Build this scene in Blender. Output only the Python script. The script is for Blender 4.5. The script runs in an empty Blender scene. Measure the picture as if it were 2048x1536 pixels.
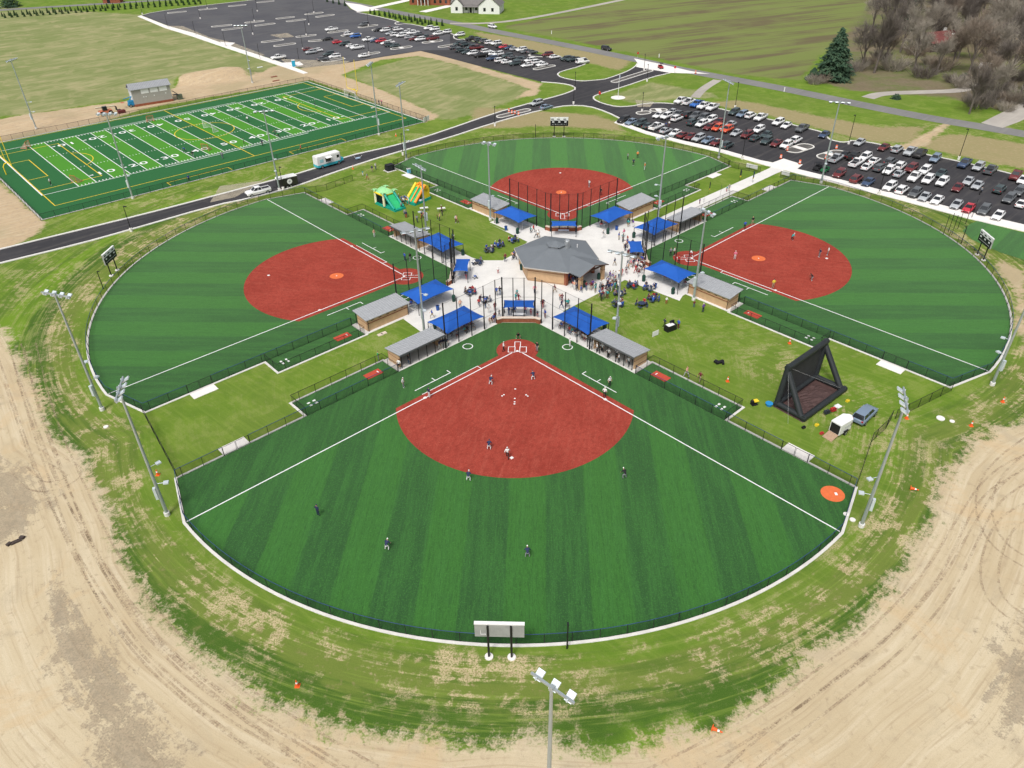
import bpy, bmesh, math, random
import numpy as np
from mathutils import Matrix, Vector
random.seed(7)
sc = bpy.context.scene
# ---------------------------------------------------------------- camera
F_PX, PITCH, ROLL, CAM_H = 1493.67, 0.6149, -0.0168, 63.62
cd = bpy.data.cameras.new('camera'); cam = bpy.data.objects.new('camera', cd); sc.collection.objects.link(cam)
cd.sensor_width = 36; cd.lens = F_PX/2048*36; cd.clip_end = 5000; cd.clip_start = 1
cam.matrix_world = Matrix.Translation((0, 0, CAM_H)) @ Matrix.Rotation(math.pi/2-PITCH, 4, 'X') @ Matrix.Rotation(ROLL, 4, 'Z')
sc.camera = cam
sc.render.resolution_x, sc.render.resolution_y = 1024, 768
# ---------------------------------------------------------------- sky, sun, exposure
SUN_EL, SUN_AZ = math.radians(58), math.radians(205)      # azimuth clockwise from +Y
w = bpy.data.worlds.new('World'); sc.world = w; w.use_nodes = True
nt = w.node_tree; bgn = nt.nodes['Background']
sky = nt.nodes.new('ShaderNodeTexSky'); sky.sky_type = 'NISHITA'; sky.sun_disc = False
sky.sun_elevation = SUN_EL; sky.sun_rotation = SUN_AZ; sky.air_density = 1.0; sky.dust_density = 4.0; sky.ozone_density = 1.0
mixw = nt.nodes.new('ShaderNodeMix'); mixw.data_type = 'RGBA'; mixw.inputs[0].default_value = .75
bw = nt.nodes.new('ShaderNodeRGBToBW')
nt.links.new(sky.outputs[0], bw.inputs[0]); nt.links.new(sky.outputs[0], mixw.inputs[6]); nt.links.new(bw.outputs[0], mixw.inputs[7])
nt.links.new(mixw.outputs[2], bgn.inputs[0]); bgn.inputs[1].default_value = 0.13
sl = bpy.data.lights.new('sun', 'SUN'); sl.energy = 1.5; sl.angle = math.radians(12); sl.color = (1, .96, .9)
so = bpy.data.objects.new('sun', sl); sc.collection.objects.link(so)
sd = Vector((math.sin(SUN_AZ)*math.cos(SUN_EL), math.cos(SUN_AZ)*math.cos(SUN_EL), math.sin(SUN_EL)))
so.rotation_euler = sd.to_track_quat('Z', 'Y').to_euler(); so.location = (0, 0, 200)
sc.view_settings.view_transform = 'Standard'; sc.view_settings.look = 'None'
sc.view_settings.exposure = 0.55; sc.view_settings.gamma = 1; sc.view_settings.use_curve_mapping = False
# ---------------------------------------------------------------- geometry helpers
CP, SP, CR, SR = math.cos(PITCH), math.sin(PITCH), math.cos(ROLL), math.sin(ROLL)
def G(px, py, z=0.0):
    """photo pixel (2048 wide) -> point on the horizontal plane z"""
    X, Y = px-1024, py-768
    x = (CR*X+SR*Y)/F_PX; y = -(-SR*X+CR*Y)/F_PX
    t = -(CAM_H-z)/(-SP+y*CP)
    return (x*t, (CP+y*SP)*t, z)
def PX(p):
    X, Y, Z = p[0], p[1], p[2]-CAM_H
    d = Y*CP-Z*SP; u = Y*SP+Z*CP; x = F_PX*X/d; y = -F_PX*u/d
    return (1024+CR*x-SR*y, 768+SR*x+CR*y)
def Zm(ox, oy, s): return lambda x, y, z=0.0: G(ox+x*s, oy+y*s, z)
K = 400/2048
def link(o, parent=None):
    sc.collection.objects.link(o)
    if parent is not None: o.parent = parent
    return o
def tag(o, label=None, cat=None, group=None, kind=None):
    if label: o['label'] = label
    if cat: o['category'] = cat
    if group: o['group'] = group
    if kind: o['kind'] = kind
    return o
def empty(name, loc=(0, 0, 0), rz=0.0, label=None, cat=None, group=None):
    o = bpy.data.objects.new(name, None); o.empty_display_size = .2
    o.location = loc; o.rotation_euler = (0, 0, rz); link(o)
    return tag(o, label, cat, group)
def inst(name, me, parent=None, loc=(0, 0, 0), rz=0.0, rot=None, scale=None):
    o = bpy.data.objects.new(name, me); o.location = loc; o.rotation_euler = rot if rot else (0, 0, rz)
    if scale: o.scale = scale if isinstance(scale, tuple) else (scale,)*3
    return link(o, parent)
class MB:
    def __init__(s): s.v = []; s.f = []; s.m = []; s.cur = 0; s.smooth = []
    def mat(s, i): s.cur = i; return s
    def add(s, vs, fs, sm=False):
        n = len(s.v); s.v += [tuple(v) for v in vs]
        for f in fs: s.f.append(tuple(i+n for i in f)); s.m.append(s.cur); s.smooth.append(sm)
        return s
    def box(s, c, d, rz=0.0, M=None):
        hx, hy, hz = d[0]/2, d[1]/2, d[2]/2
        vs = [Vector((x, y, z)) for z in (-hz, hz) for y in (-hy, hy) for x in (-hx, hx)]
        R = M if M else Matrix.Rotation(rz, 3, 'Z')
        vs = [R @ v+Vector(c) for v in vs]
        return s.add(vs, [(0, 2, 3, 1), (4, 5, 7, 6), (0, 1, 5, 4), (2, 6, 7, 3), (1, 3, 7, 5), (0, 4, 6, 2)])
    def tube(s, a, b, r0, r1=None, n=8, caps=True, sm=True):
        a, b = Vector(a), Vector(b); r1 = r0 if r1 is None else r1
        d = (b-a).normalized(); q = d.to_track_quat('Z', 'Y').to_matrix()
        vs = []
        for p, r in ((a, r0), (b, r1)):
            for i in range(n):
                t = 2*math.pi*i/n; vs.append(p+q @ Vector((r*math.cos(t), r*math.sin(t), 0)))
        fs = [(i, (i+1) % n, n+(i+1) % n, n+i) for i in range(n)]
        s.add(vs, fs, sm)
        if caps: s.add(vs, [tuple(range(n-1, -1, -1)), tuple(range(n, 2*n))])
        return s
    def prism(s, poly, z0, z1, bottom=False):
        n = len(poly); A = sum(poly[i][0]*poly[(i+1) % n][1]-poly[(i+1) % n][0]*poly[i][1] for i in range(n))
        if A < 0: poly = poly[::-1]
        vs = [(p[0], p[1], z0) for p in poly]+[(p[0], p[1], z1) for p in poly]
        s.add(vs, [tuple(range(n, 2*n))]+[(i, (i+1) % n, n+(i+1) % n, n+i) for i in range(n)]+([tuple(range(n-1, -1, -1))] if bottom else []))
        return s
    def flat(s, poly, z):
        n = len(poly); A = sum(poly[i][0]*poly[(i+1) % n][1]-poly[(i+1) % n][0]*poly[i][1] for i in range(n))
        if A < 0: poly = poly[::-1]
        return s.add([(p[0], p[1], z) for p in poly], [tuple(range(n))])
    def line(s, pts, wd, z, closed=False):
        """flat painted line with mitred corners"""
        L, R = offs(pts, wd/2, closed); n = len(pts)
        vs = [(p[0], p[1], z) for p in L]+[(p[0], p[1], z) for p in R]
        return s.add(vs, [(n+i, n+(i+1) % n, (i+1) % n, i) for i in range(n if closed else n-1)])
    def strip(s, pts, wd, z0, z1, closed=False):
        """kerb-like ribbon with a rectangular section"""
        L, R = offs(pts, wd/2, closed); n = len(pts); m = n if closed else n-1
        vs = [(p[0], p[1], z1) for p in L]+[(p[0], p[1], z1) for p in R]+[(p[0], p[1], z0) for p in L]+[(p[0], p[1], z0) for p in R]
        fs = []
        for i in range(m):
            j = (i+1) % n
            fs += [(n+i, n+j, j, i), (i, j, 2*n+j, 2*n+i), (n+j, n+i, 3*n+i, 3*n+j)]
        if not closed: fs += [(0, 2*n, 3*n, n), (n-1, 2*n-1, 4*n-1, 3*n-1)]
        return s.add(vs, fs)
    def wall(s, pts, z0, z1, closed=False):
        n = len(pts); vs = [(p[0], p[1], z0) for p in pts]+[(p[0], p[1], z1) for p in pts]
        return s.add(vs, [(i, (i+1) % n, n+(i+1) % n, n+i) for i in range(n if closed else n-1)])
    def mesh(s, name, mats):
        me = bpy.data.meshes.new(name); me.from_pydata(s.v, [], s.f)
        for m in (mats if isinstance(mats, (list, tuple)) else [mats]): me.materials.append(m)
        me.polygons.foreach_set('material_index', s.m); me.polygons.foreach_set('use_smooth', s.smooth)
        me.update(); return me
    def build(s, name, mats, parent=None, loc=(0, 0, 0), rz=0.0):
        return inst(name, s.mesh(name, mats), parent, loc, rz)
def offs(pts, h, closed):
    n = len(pts); L = []; R = []
    for i in range(n):
        p = Vector(pts[i][:2])
        a = Vector(pts[i-1][:2]) if (i > 0 or closed) else None
        b = Vector(pts[(i+1) % n][:2]) if (i < n-1 or closed) else None
        d1 = (p-a).normalized() if a is not None else None; d2 = (b-p).normalized() if b is not None else None
        d1 = d1 or d2; d2 = d2 or d1
        n1 = Vector((-d1.y, d1.x)); n2 = Vector((-d2.y, d2.x)); m = (n1+n2)
        m = m.normalized() if m.length > 1e-6 else n1
        k = h/max(.35, m.dot(n1))
        L.append(p+m*k); R.append(p-m*k)
    return L, R
def arc(cx, cy, r, a0, a1, n):
    return [(cx+r*math.cos(a0+(a1-a0)*i/n), cy+r*math.sin(a0+(a1-a0)*i/n)) for i in range(n+1)]
def circle(cx, cy, r, n=24): return arc(cx, cy, r, 0, 2*math.pi*(n-1)/n, n-1)
def resample(pts, d, closed=False):
    """points every ~d metres along a polyline with headings"""
    P = [Vector(p[:2]) for p in pts]+([Vector(pts[0][:2])] if closed else []); out = []
    for a, b in zip(P, P[1:]):
        L = (b-a).length; n = max(1, round(L/d)); ang = math.atan2(b.y-a.y, b.x-a.x)
        for i in range(n): q = a.lerp(b, i/n); out.append((q.x, q.y, ang))
    if not closed: out.append((P[-1].x, P[-1].y, ang))
    return out
def smooth_poly(pts, it=2, closed=False):
    P = [Vector(p[:2]) for p in pts]
    for _ in range(it):
        Q = []; n = len(P)
        if not closed: Q.append(P[0])
        for i in range(n if closed else n-1):
            a, b = P[i], P[(i+1) % n]; Q += [a.lerp(b, .25), a.lerp(b, .75)]
        if not closed: Q.append(P[-1])
        P = Q
    return [(p.x, p.y) for p in P]
ORD = ['first', 'second', 'third', 'fourth', 'fifth', 'sixth', 'seventh', 'eighth', 'ninth', 'tenth', 'eleventh', 'twelfth', 'thirteenth', 'fourteenth', 'fifteenth', 'sixteenth', 'seventeenth', 'eighteenth', 'nineteenth', 'twentieth']
def nth(i):
    if i < 20: return ORD[i]
    t, u = divmod(i+1, 10); base = {2: 'twenty', 3: 'thirty', 4: 'forty', 5: 'fifty'}[t]
    return (base[:-1]+'ieth') if u == 0 else base+'-'+ORD[u-1]
# ---------------------------------------------------------------- materials
class NT:
    """tiny node-tree writer"""
    def __init__(s, name):
        s.m = bpy.data.materials.new(name); s.m.use_nodes = True; s.t = s.m.node_tree; s.b = s.t.nodes['Principled BSDF']; s.o = s.t.nodes['Material Output']
    def n(s, typ, **k):
        x = s.t.nodes.new('ShaderNode'+typ)
        for a, v in k.items(): setattr(x, a, v)
        return x
    def l(s, a, b): s.t.links.new(a, b)
    def put(s, sock, v):
        if hasattr(v, 'is_output'): s.l(v, sock)
        else: sock.default_value = v
    def math(s, op, a, b=0.0, clamp=False):
        x = s.n('Math', operation=op); x.use_clamp = clamp; s.put(x.inputs[0], a); s.put(x.inputs[1], b); return x.outputs[0]
    def mix(s, f, a, b, mode='MIX'):
        x = s.n('Mix', data_type='RGBA', blend_type=mode); s.put(x.inputs[0], f)
        s.put(x.inputs[6], a if hasattr(a, 'is_output') else (*a, 1)); s.put(x.inputs[7], b if hasattr(b, 'is_output') else (*b, 1)); return x.outputs[2]
    def noise(s, vec, scale, detail=3, rough=.55, dist=0.0):
        x = s.n('TexNoise'); x.inputs['Scale'].default_value = scale; x.inputs['Detail'].default_value = detail; x.inputs['Roughness'].default_value = rough; x.inputs['Distortion'].default_value = dist
        if vec is not None: s.l(vec, x.inputs['Vector'])
        return x.outputs[0]
    def ramp(s, f, a, b): 
        x = s.n('MapRange'); x.interpolation_type = 'SMOOTHSTEP'; s.put(x.inputs[0], f); s.put(x.inputs[1], a); s.put(x.inputs[2], b); return x.outputs[0]
    def obj(s): return s.n('TexCoord').outputs['Object']
    def pos(s): return s.n('NewGeometry').outputs['Position']
    def scale(s, v, sc_, rz=0.0):
        """anisotropic coordinates whose x axis points along heading rz"""
        x = s.n('Mapping', vector_type='TEXTURE'); s.l(v, x.inputs[0]); x.inputs['Scale'].default_value = tuple(1/q for q in sc_); x.inputs['Rotation'].default_value = (0, 0, rz); return x.outputs[0]
    def attr(s, n): return s.n('Attribute', attribute_name=n).outputs['Fac']
    def bump(s, h, st=.3, d=.05):
        x = s.n('Bump'); x.inputs['Strength'].default_value = st; x.inputs['Distance'].default_value = d; s.l(h, x.inputs['Height']); s.l(x.outputs[0], s.b.inputs['Normal'])
    def done(s, col, rough=.8, metal=0.0, spec=.3):
        s.put(s.b.inputs['Base Color'], col if hasattr(col, 'is_output') else (*col, 1)); s.put(s.b.inputs['Roughness'], rough); s.b.inputs['Metallic'].default_value = metal
        s.b.inputs['Specular IOR Level'].default_value = spec; return s.m
MATS = {}
def pm(name, col, var=.12, scale=1.5, rough=.75, metal=0.0, spec=.3, world=False, fine=0.0):
    """procedural paint: base colour broken up by two noises"""
    if name in MATS: return MATS[name]
    t = NT(name); v = t.pos() if world else t.obj()
    n1 = t.noise(v, scale, 4); n2 = t.noise(v, scale*9, 2)
    f = t.math('ADD', t.math('MULTIPLY', n1, .65), t.math('MULTIPLY', n2, .35))
    c = t.mix(t.ramp(f, .3, .7), tuple(x*(1-var) for x in col), tuple(min(1, x*(1+var)) for x in col))
    MATS[name] = t.done(c, rough, metal, spec); return MATS[name]
def objcol(name, rough=.35, spec=.5, var=.06, metal=0.0):
    """paint whose colour is the object's own colour"""
    t = NT(name); oi = t.n('ObjectInfo').outputs['Color']; n = t.noise(t.obj(), 2.5, 3)
    c = t.mix(t.math('MULTIPLY', n, var*2), oi, (.35, .31, .26), 'MIX')
    MATS[name] = t.done(c, rough, metal, spec); return MATS[name]
def veil(name, col, fac, scale=2.0):
    """wire or net too fine to see singly: partly see-through"""
    t = NT(name); tr = t.n('BsdfTransparent'); mx = t.n('MixShader'); d = t.n('BsdfDiffuse')
    d.inputs[0].default_value = (*col, 1); n = t.noise(t.pos(), scale, 2)
    t.put(mx.inputs[0], t.math('MULTIPLY', t.math('ADD', n, .5), fac)); t.l(tr.outputs[0], mx.inputs[1]); t.l(d.outputs[0], mx.inputs[2]); t.l(mx.outputs[0], t.o.inputs[0])
    MATS[name] = t.m; return t.m
M_conc = pm('concrete', (.63, .615, .585), .08, .35, .85, world=True)
M_kerb = pm('kerb_concrete', (.60, .585, .55), .10, .8, .85, world=True)
M_walk = pm('sidewalk_concrete', (.72, .69, .66), .06, .4, .85, world=True)
M_white = pm('white_line_paint', (.74, .74, .74), .05, 2, .7, world=True)
M_yellow = pm('yellow_line_paint', (.72, .50, .03), .08, 2, .7, world=True)
M_black = pm('black_powder_coat', (.012, .012, .014), .2, 3, .5)
M_navy = pm('navy_rail_cap', (.02, .05, .14), .15, 3, .5)
M_steel = pm('galvanized_steel', (.42, .47, .48), .1, 1, .45, .6)
M_alu = pm('aluminium', (.55, .57, .58), .08, 2, .4, .7)
M_roofm = pm('standing_seam_metal', (.30, .31, .325), .08, 1.2, .45, 0)
M_cmu = pm('tan_block', (.50, .33, .19), .1, 1.6, .85)
M_cmud = pm('brown_block_band', (.22, .09, .045), .12, 2, .85)
M_brick = pm('red_brick', (.26, .085, .045), .22, 3, .85)
M_cap = pm('cast_stone_cap', (.60, .50, .42), .08, 2, .8)
M_chain = veil('chain_link', (.012, .014, .018), .27)
M_chain2 = veil('chain_link_light', (.02, .02, .022), .20)
M_net = veil('backstop_net', (.015, .015, .018), .07)
M_wnet = veil('white_goal_net', (.75, .75, .75), .34)
M_glass = pm('dark_glass', (.015, .018, .022), .2, 2, .12, 0, .6)
M_tyre = pm('tyre_rubber', (.012, .012, .012), .2, 4, .85)
M_rim = pm('wheel_rim', (.35, .36, .37), .1, 4, .35, .6)
M_paint = objcol('vehicle_paint', .28, .5, .05)
M_orange = pm('traffic_orange', (.75, .11, .02), .1, 4, .6)
M_wplas = pm('white_plastic', (.72, .72, .71), .05, 2, .5)
# shade cloth
t = NT('blue_shade_cloth'); v = t.obj(); n = t.noise(v, .8, 4); n2 = t.noise(t.scale(v, (30, 3, 3)), 1, 2)
M_cloth = t.done(t.mix(t.math('ADD', t.math('MULTIPLY', n, .7), t.math('MULTIPLY', n2, .3)), (.008, .065, .32), (.018, .115, .46)), .7, 0, .25)
# asphalt
def asphalt(name, a, b, c):
    t = NT(name); v = t.pos(); big = t.noise(v, .06, 5, .6); mid = t.noise(v, .5, 4); fine = t.noise(v, 9, 2)
    stre = t.noise(t.scale(v, (.05, .9, 1), .75), 1, 4, .6)
    col = t.mix(t.ramp(big, .35, .65), a, b); col = t.mix(t.math('MULTIPLY', t.ramp(stre, .48, .72), .55), col, c)
    col = t.mix(t.math('MULTIPLY', t.ramp(mid, .52, .8), .4), col, c); col = t.mix(t.math('MULTIPLY', fine, .25), col, tuple(x*.6 for x in a))
    return t.done(col, .85, 0, .25)
M_asph = asphalt('new_asphalt', (.034, .033, .037), (.048, .046, .050), (.10, .093, .087))
M_asphL = asphalt('dusty_asphalt', (.070, .070, .080), (.090, .090, .098), (.15, .14, .125))
M_road = asphalt('old_road_asphalt', (.175, .172, .172), (.21, .205, .20), (.26, .25, .235))
M_gravel = asphalt('gravel_drive', (.34, .31, .28), (.42, .39, .35), (.5, .46, .4))
# ================================================================ GROUND
HUB = (7.2, 127.0)
def W(pts): return [G(x, y)[:2] for x, y in pts]
REG = {
 'lawn_edge': [(-200, 560), (0, 660), (40, 725), (72, 800), (95, 868), (150, 905), (185, 960), (222, 1040), (238, 1120), (285, 1195), (335, 1262), (425, 1335), (500, 1395), (590, 1440), (700, 1468), (830, 1484), (900, 1497), (1010, 1488), (1180, 1500), (1270, 1502), (1380, 1480), (1480, 1430), (1560, 1380), (1640, 1312), (1720, 1258), (1788, 1180), (1830, 1110), (1862, 1050), (1882, 985), (1905, 930), (1960, 878), (2060, 838), (2300, 780), (2300, 400), (1500, 150), (1300, 10), (700, -60), (-200, -60)],
 'sand': [[(-150, 275), (0, 238), (70, 226), (250, 203), (330, 188), (385, 150), (465, 142), (500, 155), (560, 128), (600, 138), (640, 118), (760, 102), (835, 96), (880, 106), (985, 141), (1083, 167), (1075, 190), (1030, 196), (1062, 178), (980, 150), (870, 118), (835, 112), (760, 120), (680, 150), (760, 178), (880, 232), (850, 245), (700, 185), (620, 160), (300, 215), (0, 300), (-150, 320)],
          [(-60, 330), (0, 365), (90, 445), (75, 470), (0, 505), (-100, 530)],
          [(1760, 300), (1820, 285), (1880, 250), (1905, 247), (1850, 290), (1800, 312)],
          [(2000, 520), (2048, 545), (2048, 700), (2030, 640), (2035, 580), (1990, 540)]],
 'meadow': [[(-200, 250), (-200, 0), (290, 30), (440, 95), (560, 130), (500, 155), (385, 148), (330, 185), (60, 228)],
            [(690, 150), (830, 113), (870, 117), (985, 150), (1062, 178), (1045, 195), (930, 235), (885, 240), (800, 195)],
            [(1300, 165), (1420, 185), (1440, 195), (1330, 200), (1260, 205), (1225, 190)]],
 'dry': [[(1415, 205), (1480, 200), (1620, 228), (1760, 255), (1855, 252), (1820, 288), (1720, 280), (1655, 262), (1540, 232), (1450, 216)],
         [(1890, 268), (1960, 272), (2300, 330), (2300, 380), (2048, 338), (1900, 308), (1830, 290)],
         [(940, 62), (1010, 72), (1200, 108), (1265, 120), (1240, 142), (1150, 118), (1000, 90)],
         [(950, 215), (1080, 222), (1190, 230), (1235, 245), (1250, 262), (1100, 252), (940, 258)]],
 'crop': [[(1000, 55), (1200, 12), (1400, -30), (2000, -60), (1800, 40), (1640, 110), (1600, 160), (1480, 150), (1290, 112), (1120, 76)]],
 'wood': [[(1640, 165), (1700, 60), (1800, -60), (2400, -60), (2400, 280), (2040, 235), (1960, 210), (1900, 195), (1700, 180)]],
 'gravel': [[(120, 1140), (160, 1190), (230, 1290), (300, 1400), (390, 1560), (190, 1600), (190, 1480), (100, 1320)],
            [(-60, 900), (60, 930), (105, 1000), (60, 1060), (-60, 1120)],
            [(1985, 1290), (2100, 1230), (2100, 1450), (1990, 1460)]],
}
def grid_lines(segs):
    out = []
    for a, b, d in segs: out += list(np.arange(a, b, d))
    return np.array(out+[segs[-1][1]])
gx = grid_lines([(-2500, -400, 150), (-400, -190, 7), (-190, -95, 2.5), (-95, 105, 1.0), (105, 210, 2.5), (210, 420, 7), (420, 2500, 160)])
gy = grid_lines([(-600, 0, 100), (0, 18, 6), (18, 150, 1.0), (150, 300, 2.0), (300, 480, 5), (480, 900, 20), (900, 3500, 200)])
XX, YY = np.meshgrid(gx, gy); PV = np.stack([XX.ravel(), YY.ravel()], 1)
def sdist(poly):
    """signed distance of all ground vertices to a polygon, positive inside"""
    P = np.array(poly); x, y = PV[:, 0], PV[:, 1]; d2 = np.full(len(PV), 1e18); ins = np.zeros(len(PV), bool)
    for i in range(len(P)):
        a, b = P[i], P[(i+1) % len(P)]; ab = b-a
        t_ = np.clip(((x-a[0])*ab[0]+(y-a[1])*ab[1])/(ab@ab+1e-12), 0, 1)
        d2 = np.minimum(d2, (x-a[0]-t_*ab[0])**2+(y-a[1]-t_*ab[1])**2)
        c = (a[1] > y) != (b[1] > y)
        with np.errstate(divide='ignore', invalid='ignore'):
            xi = a[0]+(y-a[1])*ab[0]/(ab[1] if abs(ab[1]) > 1e-12 else 1e-12)
        ins ^= c & (x < xi)
    d = np.sqrt(d2); return np.where(ins, d, -d)
def smask(polys, wd):
    m = np.zeros(len(PV))
    for q in polys:
        s = np.clip((sdist(W(q))+wd)/(2*wd), 0, 1); m = np.maximum(m, s)
    return m
dist_l = sdist(W(REG['lawn_edge']))
att = {'dirt': np.clip((-dist_l+4.0)/7, 0, 1), 'sand': smask(REG['sand'], 3), 'meadow': smask(REG['meadow'], 5), 'dry': smask(REG['dry'], 5),
       'crop': smask(REG['crop'], 5), 'wood': smask(REG['wood'], 8), 'gravel': smask(REG['gravel'], 2.5)}
att['dirt'] *= (YY.ravel() < 135)
rr = np.hypot(PV[:, 0]-HUB[0], PV[:, 1]-HUB[1])
# straw left from seeding: mostly outside the fences
fr = np.clip(1-np.abs(dist_l-9)/11, 0, 1)*(YY.ravel() < 125)
att['straw'] = np.clip(.35+.55*fr+.25*(YY.ravel() > 160)*(YY.ravel() < 215), 0, 1)
ringd = np.full(len(PV), 1e9)
for _h in ((0.93, 99.27), (11.57, 153.51), (-19.45, 125.35), (34.68, 130.95)): ringd = np.minimum(ringd, np.hypot(PV[:, 0]-_h[0], PV[:, 1]-_h[1])-54.2)
att['ringd'] = np.clip(ringd, -60, 80); att['edged'] = np.clip(-dist_l, -60, 80)
fore = ((YY.ravel() < 118) | (np.abs(XX.ravel()-7) > 62)) & (YY.ravel() < 175)
att['fore'] = fore*np.clip((ringd+.5)/1.0, 0, 1)
att['straw'] = np.clip(.12+.12*att['fore']+.12*(ringd < -4)*(YY.ravel() > 95)*(YY.ravel() < 118)+.55*(YY.ravel() > 160)*(YY.ravel() < 215)*(ringd > 0)*.7, 0, 1)
nwl = G(770, 365); att['straw'] = np.maximum(att['straw'], .8*np.clip(1-np.hypot(PV[:, 0]-nwl[0], PV[:, 1]-nwl[1])/11, 0, 1))
for _p, _r in (((1700, 815), 9), ((1230, 605), 6), ((1560, 730), 8), ((1800, 905), 12), ((300, 480), 14), ((90, 560), 16), ((1990, 560), 10)):
    q_ = G(*_p); att['straw'] = np.maximum(att['straw'], .75*np.clip(1.25-np.hypot(PV[:, 0]-q_[0], PV[:, 1]-q_[1])/_r, 0, 1))
# gentle relief: spoil heap and rough dirt
ZZ = np.zeros(len(PV))
def bumpz(cx, cy, rx, ry, rz, h):
    dx, dy = PV[:, 0]-cx, PV[:, 1]-cy; u = dx*math.cos(rz)+dy*math.sin(rz); v = -dx*math.sin(rz)+dy*math.cos(rz)
    q = (u/rx)**2+(v/ry)**2; return h*np.clip(1-q, 0, 1)**.8
hp = G(420, 158); ZZ += bumpz(hp[0], hp[1], 17, 6, .45, 3.0)+bumpz(hp[0]+9, hp[1]+5, 9, 5, .3, .8)
hp = G(70, 243); ZZ += bumpz(hp[0], hp[1], 10, 4, .45, .6)
nx, ny = len(gx), len(gy)
idx = np.arange(nx*ny).reshape(ny, nx)
fs = np.stack([idx[:-1, :-1], idx[:-1, 1:], idx[1:, 1:], idx[1:, :-1]], -1).reshape(-1, 4)
me = bpy.data.meshes.new('ground'); me.from_pydata(np.column_stack([PV, ZZ]).tolist(), [], fs.tolist())
for k_, v_ in att.items():
    a_ = me.attributes.new(k_, 'FLOAT', 'POINT'); a_.data.foreach_set('value', v_.astype(np.float32))
me.polygons.foreach_set('use_smooth', [True]*len(me.polygons)); me.update()
_a, _b = G(1150, 75), G(1650, 20); CRA = -math.atan2(_b[1]-_a[1], _b[0]-_a[0])
t = NT('ground_cover'); v = t.pos()
# mower and tyre passes run parallel to the fences, ruts run along the edge of the grass
sep = t.n('SeparateXYZ'); t.l(v, sep.inputs[0]); rd, ed = t.attr('ringd'), t.attr('edged')
def along(d, k, c_):
    cmb = t.n('CombineXYZ'); t.put(cmb.inputs[0], t.math('MULTIPLY', d, k)); t.put(cmb.inputs[1], t.math('MULTIPLY', sep.outputs[0], c_)); t.put(cmb.inputs[2], t.math('MULTIPLY', sep.outputs[1], c_)); return cmb.outputs[0]
ps = t.noise(along(rd, .55, .05), 1, 4, .6); pf = t.noise(along(rd, 2.2, .09), 1, 4, .65); ef = t.noise(along(ed, 1.1, .05), 1, 5, .65); eg = t.noise(along(ed, 3.2, .10), 1, 4, .65)
nb = t.noise(v, .045, 5, .6); nm = t.noise(v, .22, 5, .6, .6); ns = t.noise(v, 1.1, 5, .65, .4); nf = t.noise(v, 5, 3, .7); ng = t.noise(v, 14, 2, .7)
mow = t.noise(t.scale(v, (.08, 1.5, 1), -.72), 1, 4, .6)
lawn = t.mix(t.ramp(nm, .35, .65), (.105, .192, .017), (.150, .238, .024))
lawn = t.mix(t.math('MULTIPLY', t.ramp(nb, .4, .65), .5), lawn, (.135, .185, .036))
lawn = t.mix(t.math('MULTIPLY', t.ramp(mow, .42, .72), .5), lawn, (.20, .275, .045))
rdn = t.math('ADD', rd, t.math('MULTIPLY', t.math('ADD', t.math('MULTIPLY', t.math('SUBTRACT', nm, .5), 5), t.math('MULTIPLY', t.math('SUBTRACT', ps, .5), 8)), 1.0)); fo = t.attr('fore')
def bell(c_, w_): return t.math('MULTIPLY', t.math('SUBTRACT', 1.0, t.ramp(t.math('ABSOLUTE', t.math('SUBTRACT', rdn, c_)), w_*.35, w_)), fo)
lawn = t.mix(t.math('MULTIPLY', bell(4.6, 4.2), .75), lawn, (.155, .185, .042))
lawn = t.mix(t.math('MULTIPLY', bell(8.2, 3.2), .85), lawn, (.034, .088, .012)); lawn = t.mix(t.math('MULTIPLY', bell(12.2, 3.4), .8), lawn, (.150, .265, .018))
lawn = t.mix(t.math('MULTIPLY', t.math('MULTIPLY', t.ramp(pf, .50, .64), fo), .7), lawn, (.19, .26, .045)); lawn = t.mix(t.math('MULTIPLY', t.math('MULTIPLY', t.ramp(ps, .48, .64), fo), .5), lawn, (.042, .105, .012))
lawn = t.mix(t.math('MULTIPLY', nf, .45), lawn, (.050, .095, .014)); lawn = t.mix(t.math('MULTIPLY', t.ramp(ng, .45, .75), .35), lawn, (.20, .25, .06))
sa_ = t.math('ADD', t.attr('straw'), t.math('MULTIPLY', t.math('MULTIPLY', bell(4.2, 4.2), t.ramp(nb, .36, .52)), 1.1))
stw = t.math('MULTIPLY', t.ramp(t.math('ADD', t.math('ADD', t.math('MULTIPLY', nm, .42), t.math('MULTIPLY', ns, .30)), t.math('MULTIPLY', pf, .28)), .485, .575), sa_)
straw = t.mix(nf, (.36, .28, .155), (.56, .46, .29))
lawn = t.mix(t.math('MULTIPLY', stw, t.ramp(t.math('ADD', t.math('MULTIPLY', nf, .6), t.math('MULTIPLY', ng, .4)), .40, .56)), lawn, straw)
thin = t.math('MULTIPLY', t.ramp(ns, .52, .75), .55); lawn = t.mix(t.math('MULTIPLY', thin, sa_), lawn, (.22, .19, .085))
dirtc = t.mix(t.ramp(nb, .35, .65), (.480, .390, .250), (.560, .475, .325)); dirtc = t.mix(t.math('MULTIPLY', t.ramp(ef, .46, .66), .55), dirtc, (.63, .55, .40))
dirtc = t.mix(t.math('MULTIPLY', t.ramp(eg, .50, .70), .5), dirtc, (.345, .255, .155)); dirtc = t.mix(t.math('MULTIPLY', t.ramp(t.noise(v, .09, 5, .7, 1.0), .52, .66), .55), dirtc, (.53, .385, .22)); dirtc = t.mix(t.math('MULTIPLY', t.ramp(ns, .54, .72), .5), dirtc, (.30, .225, .145))
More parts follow.
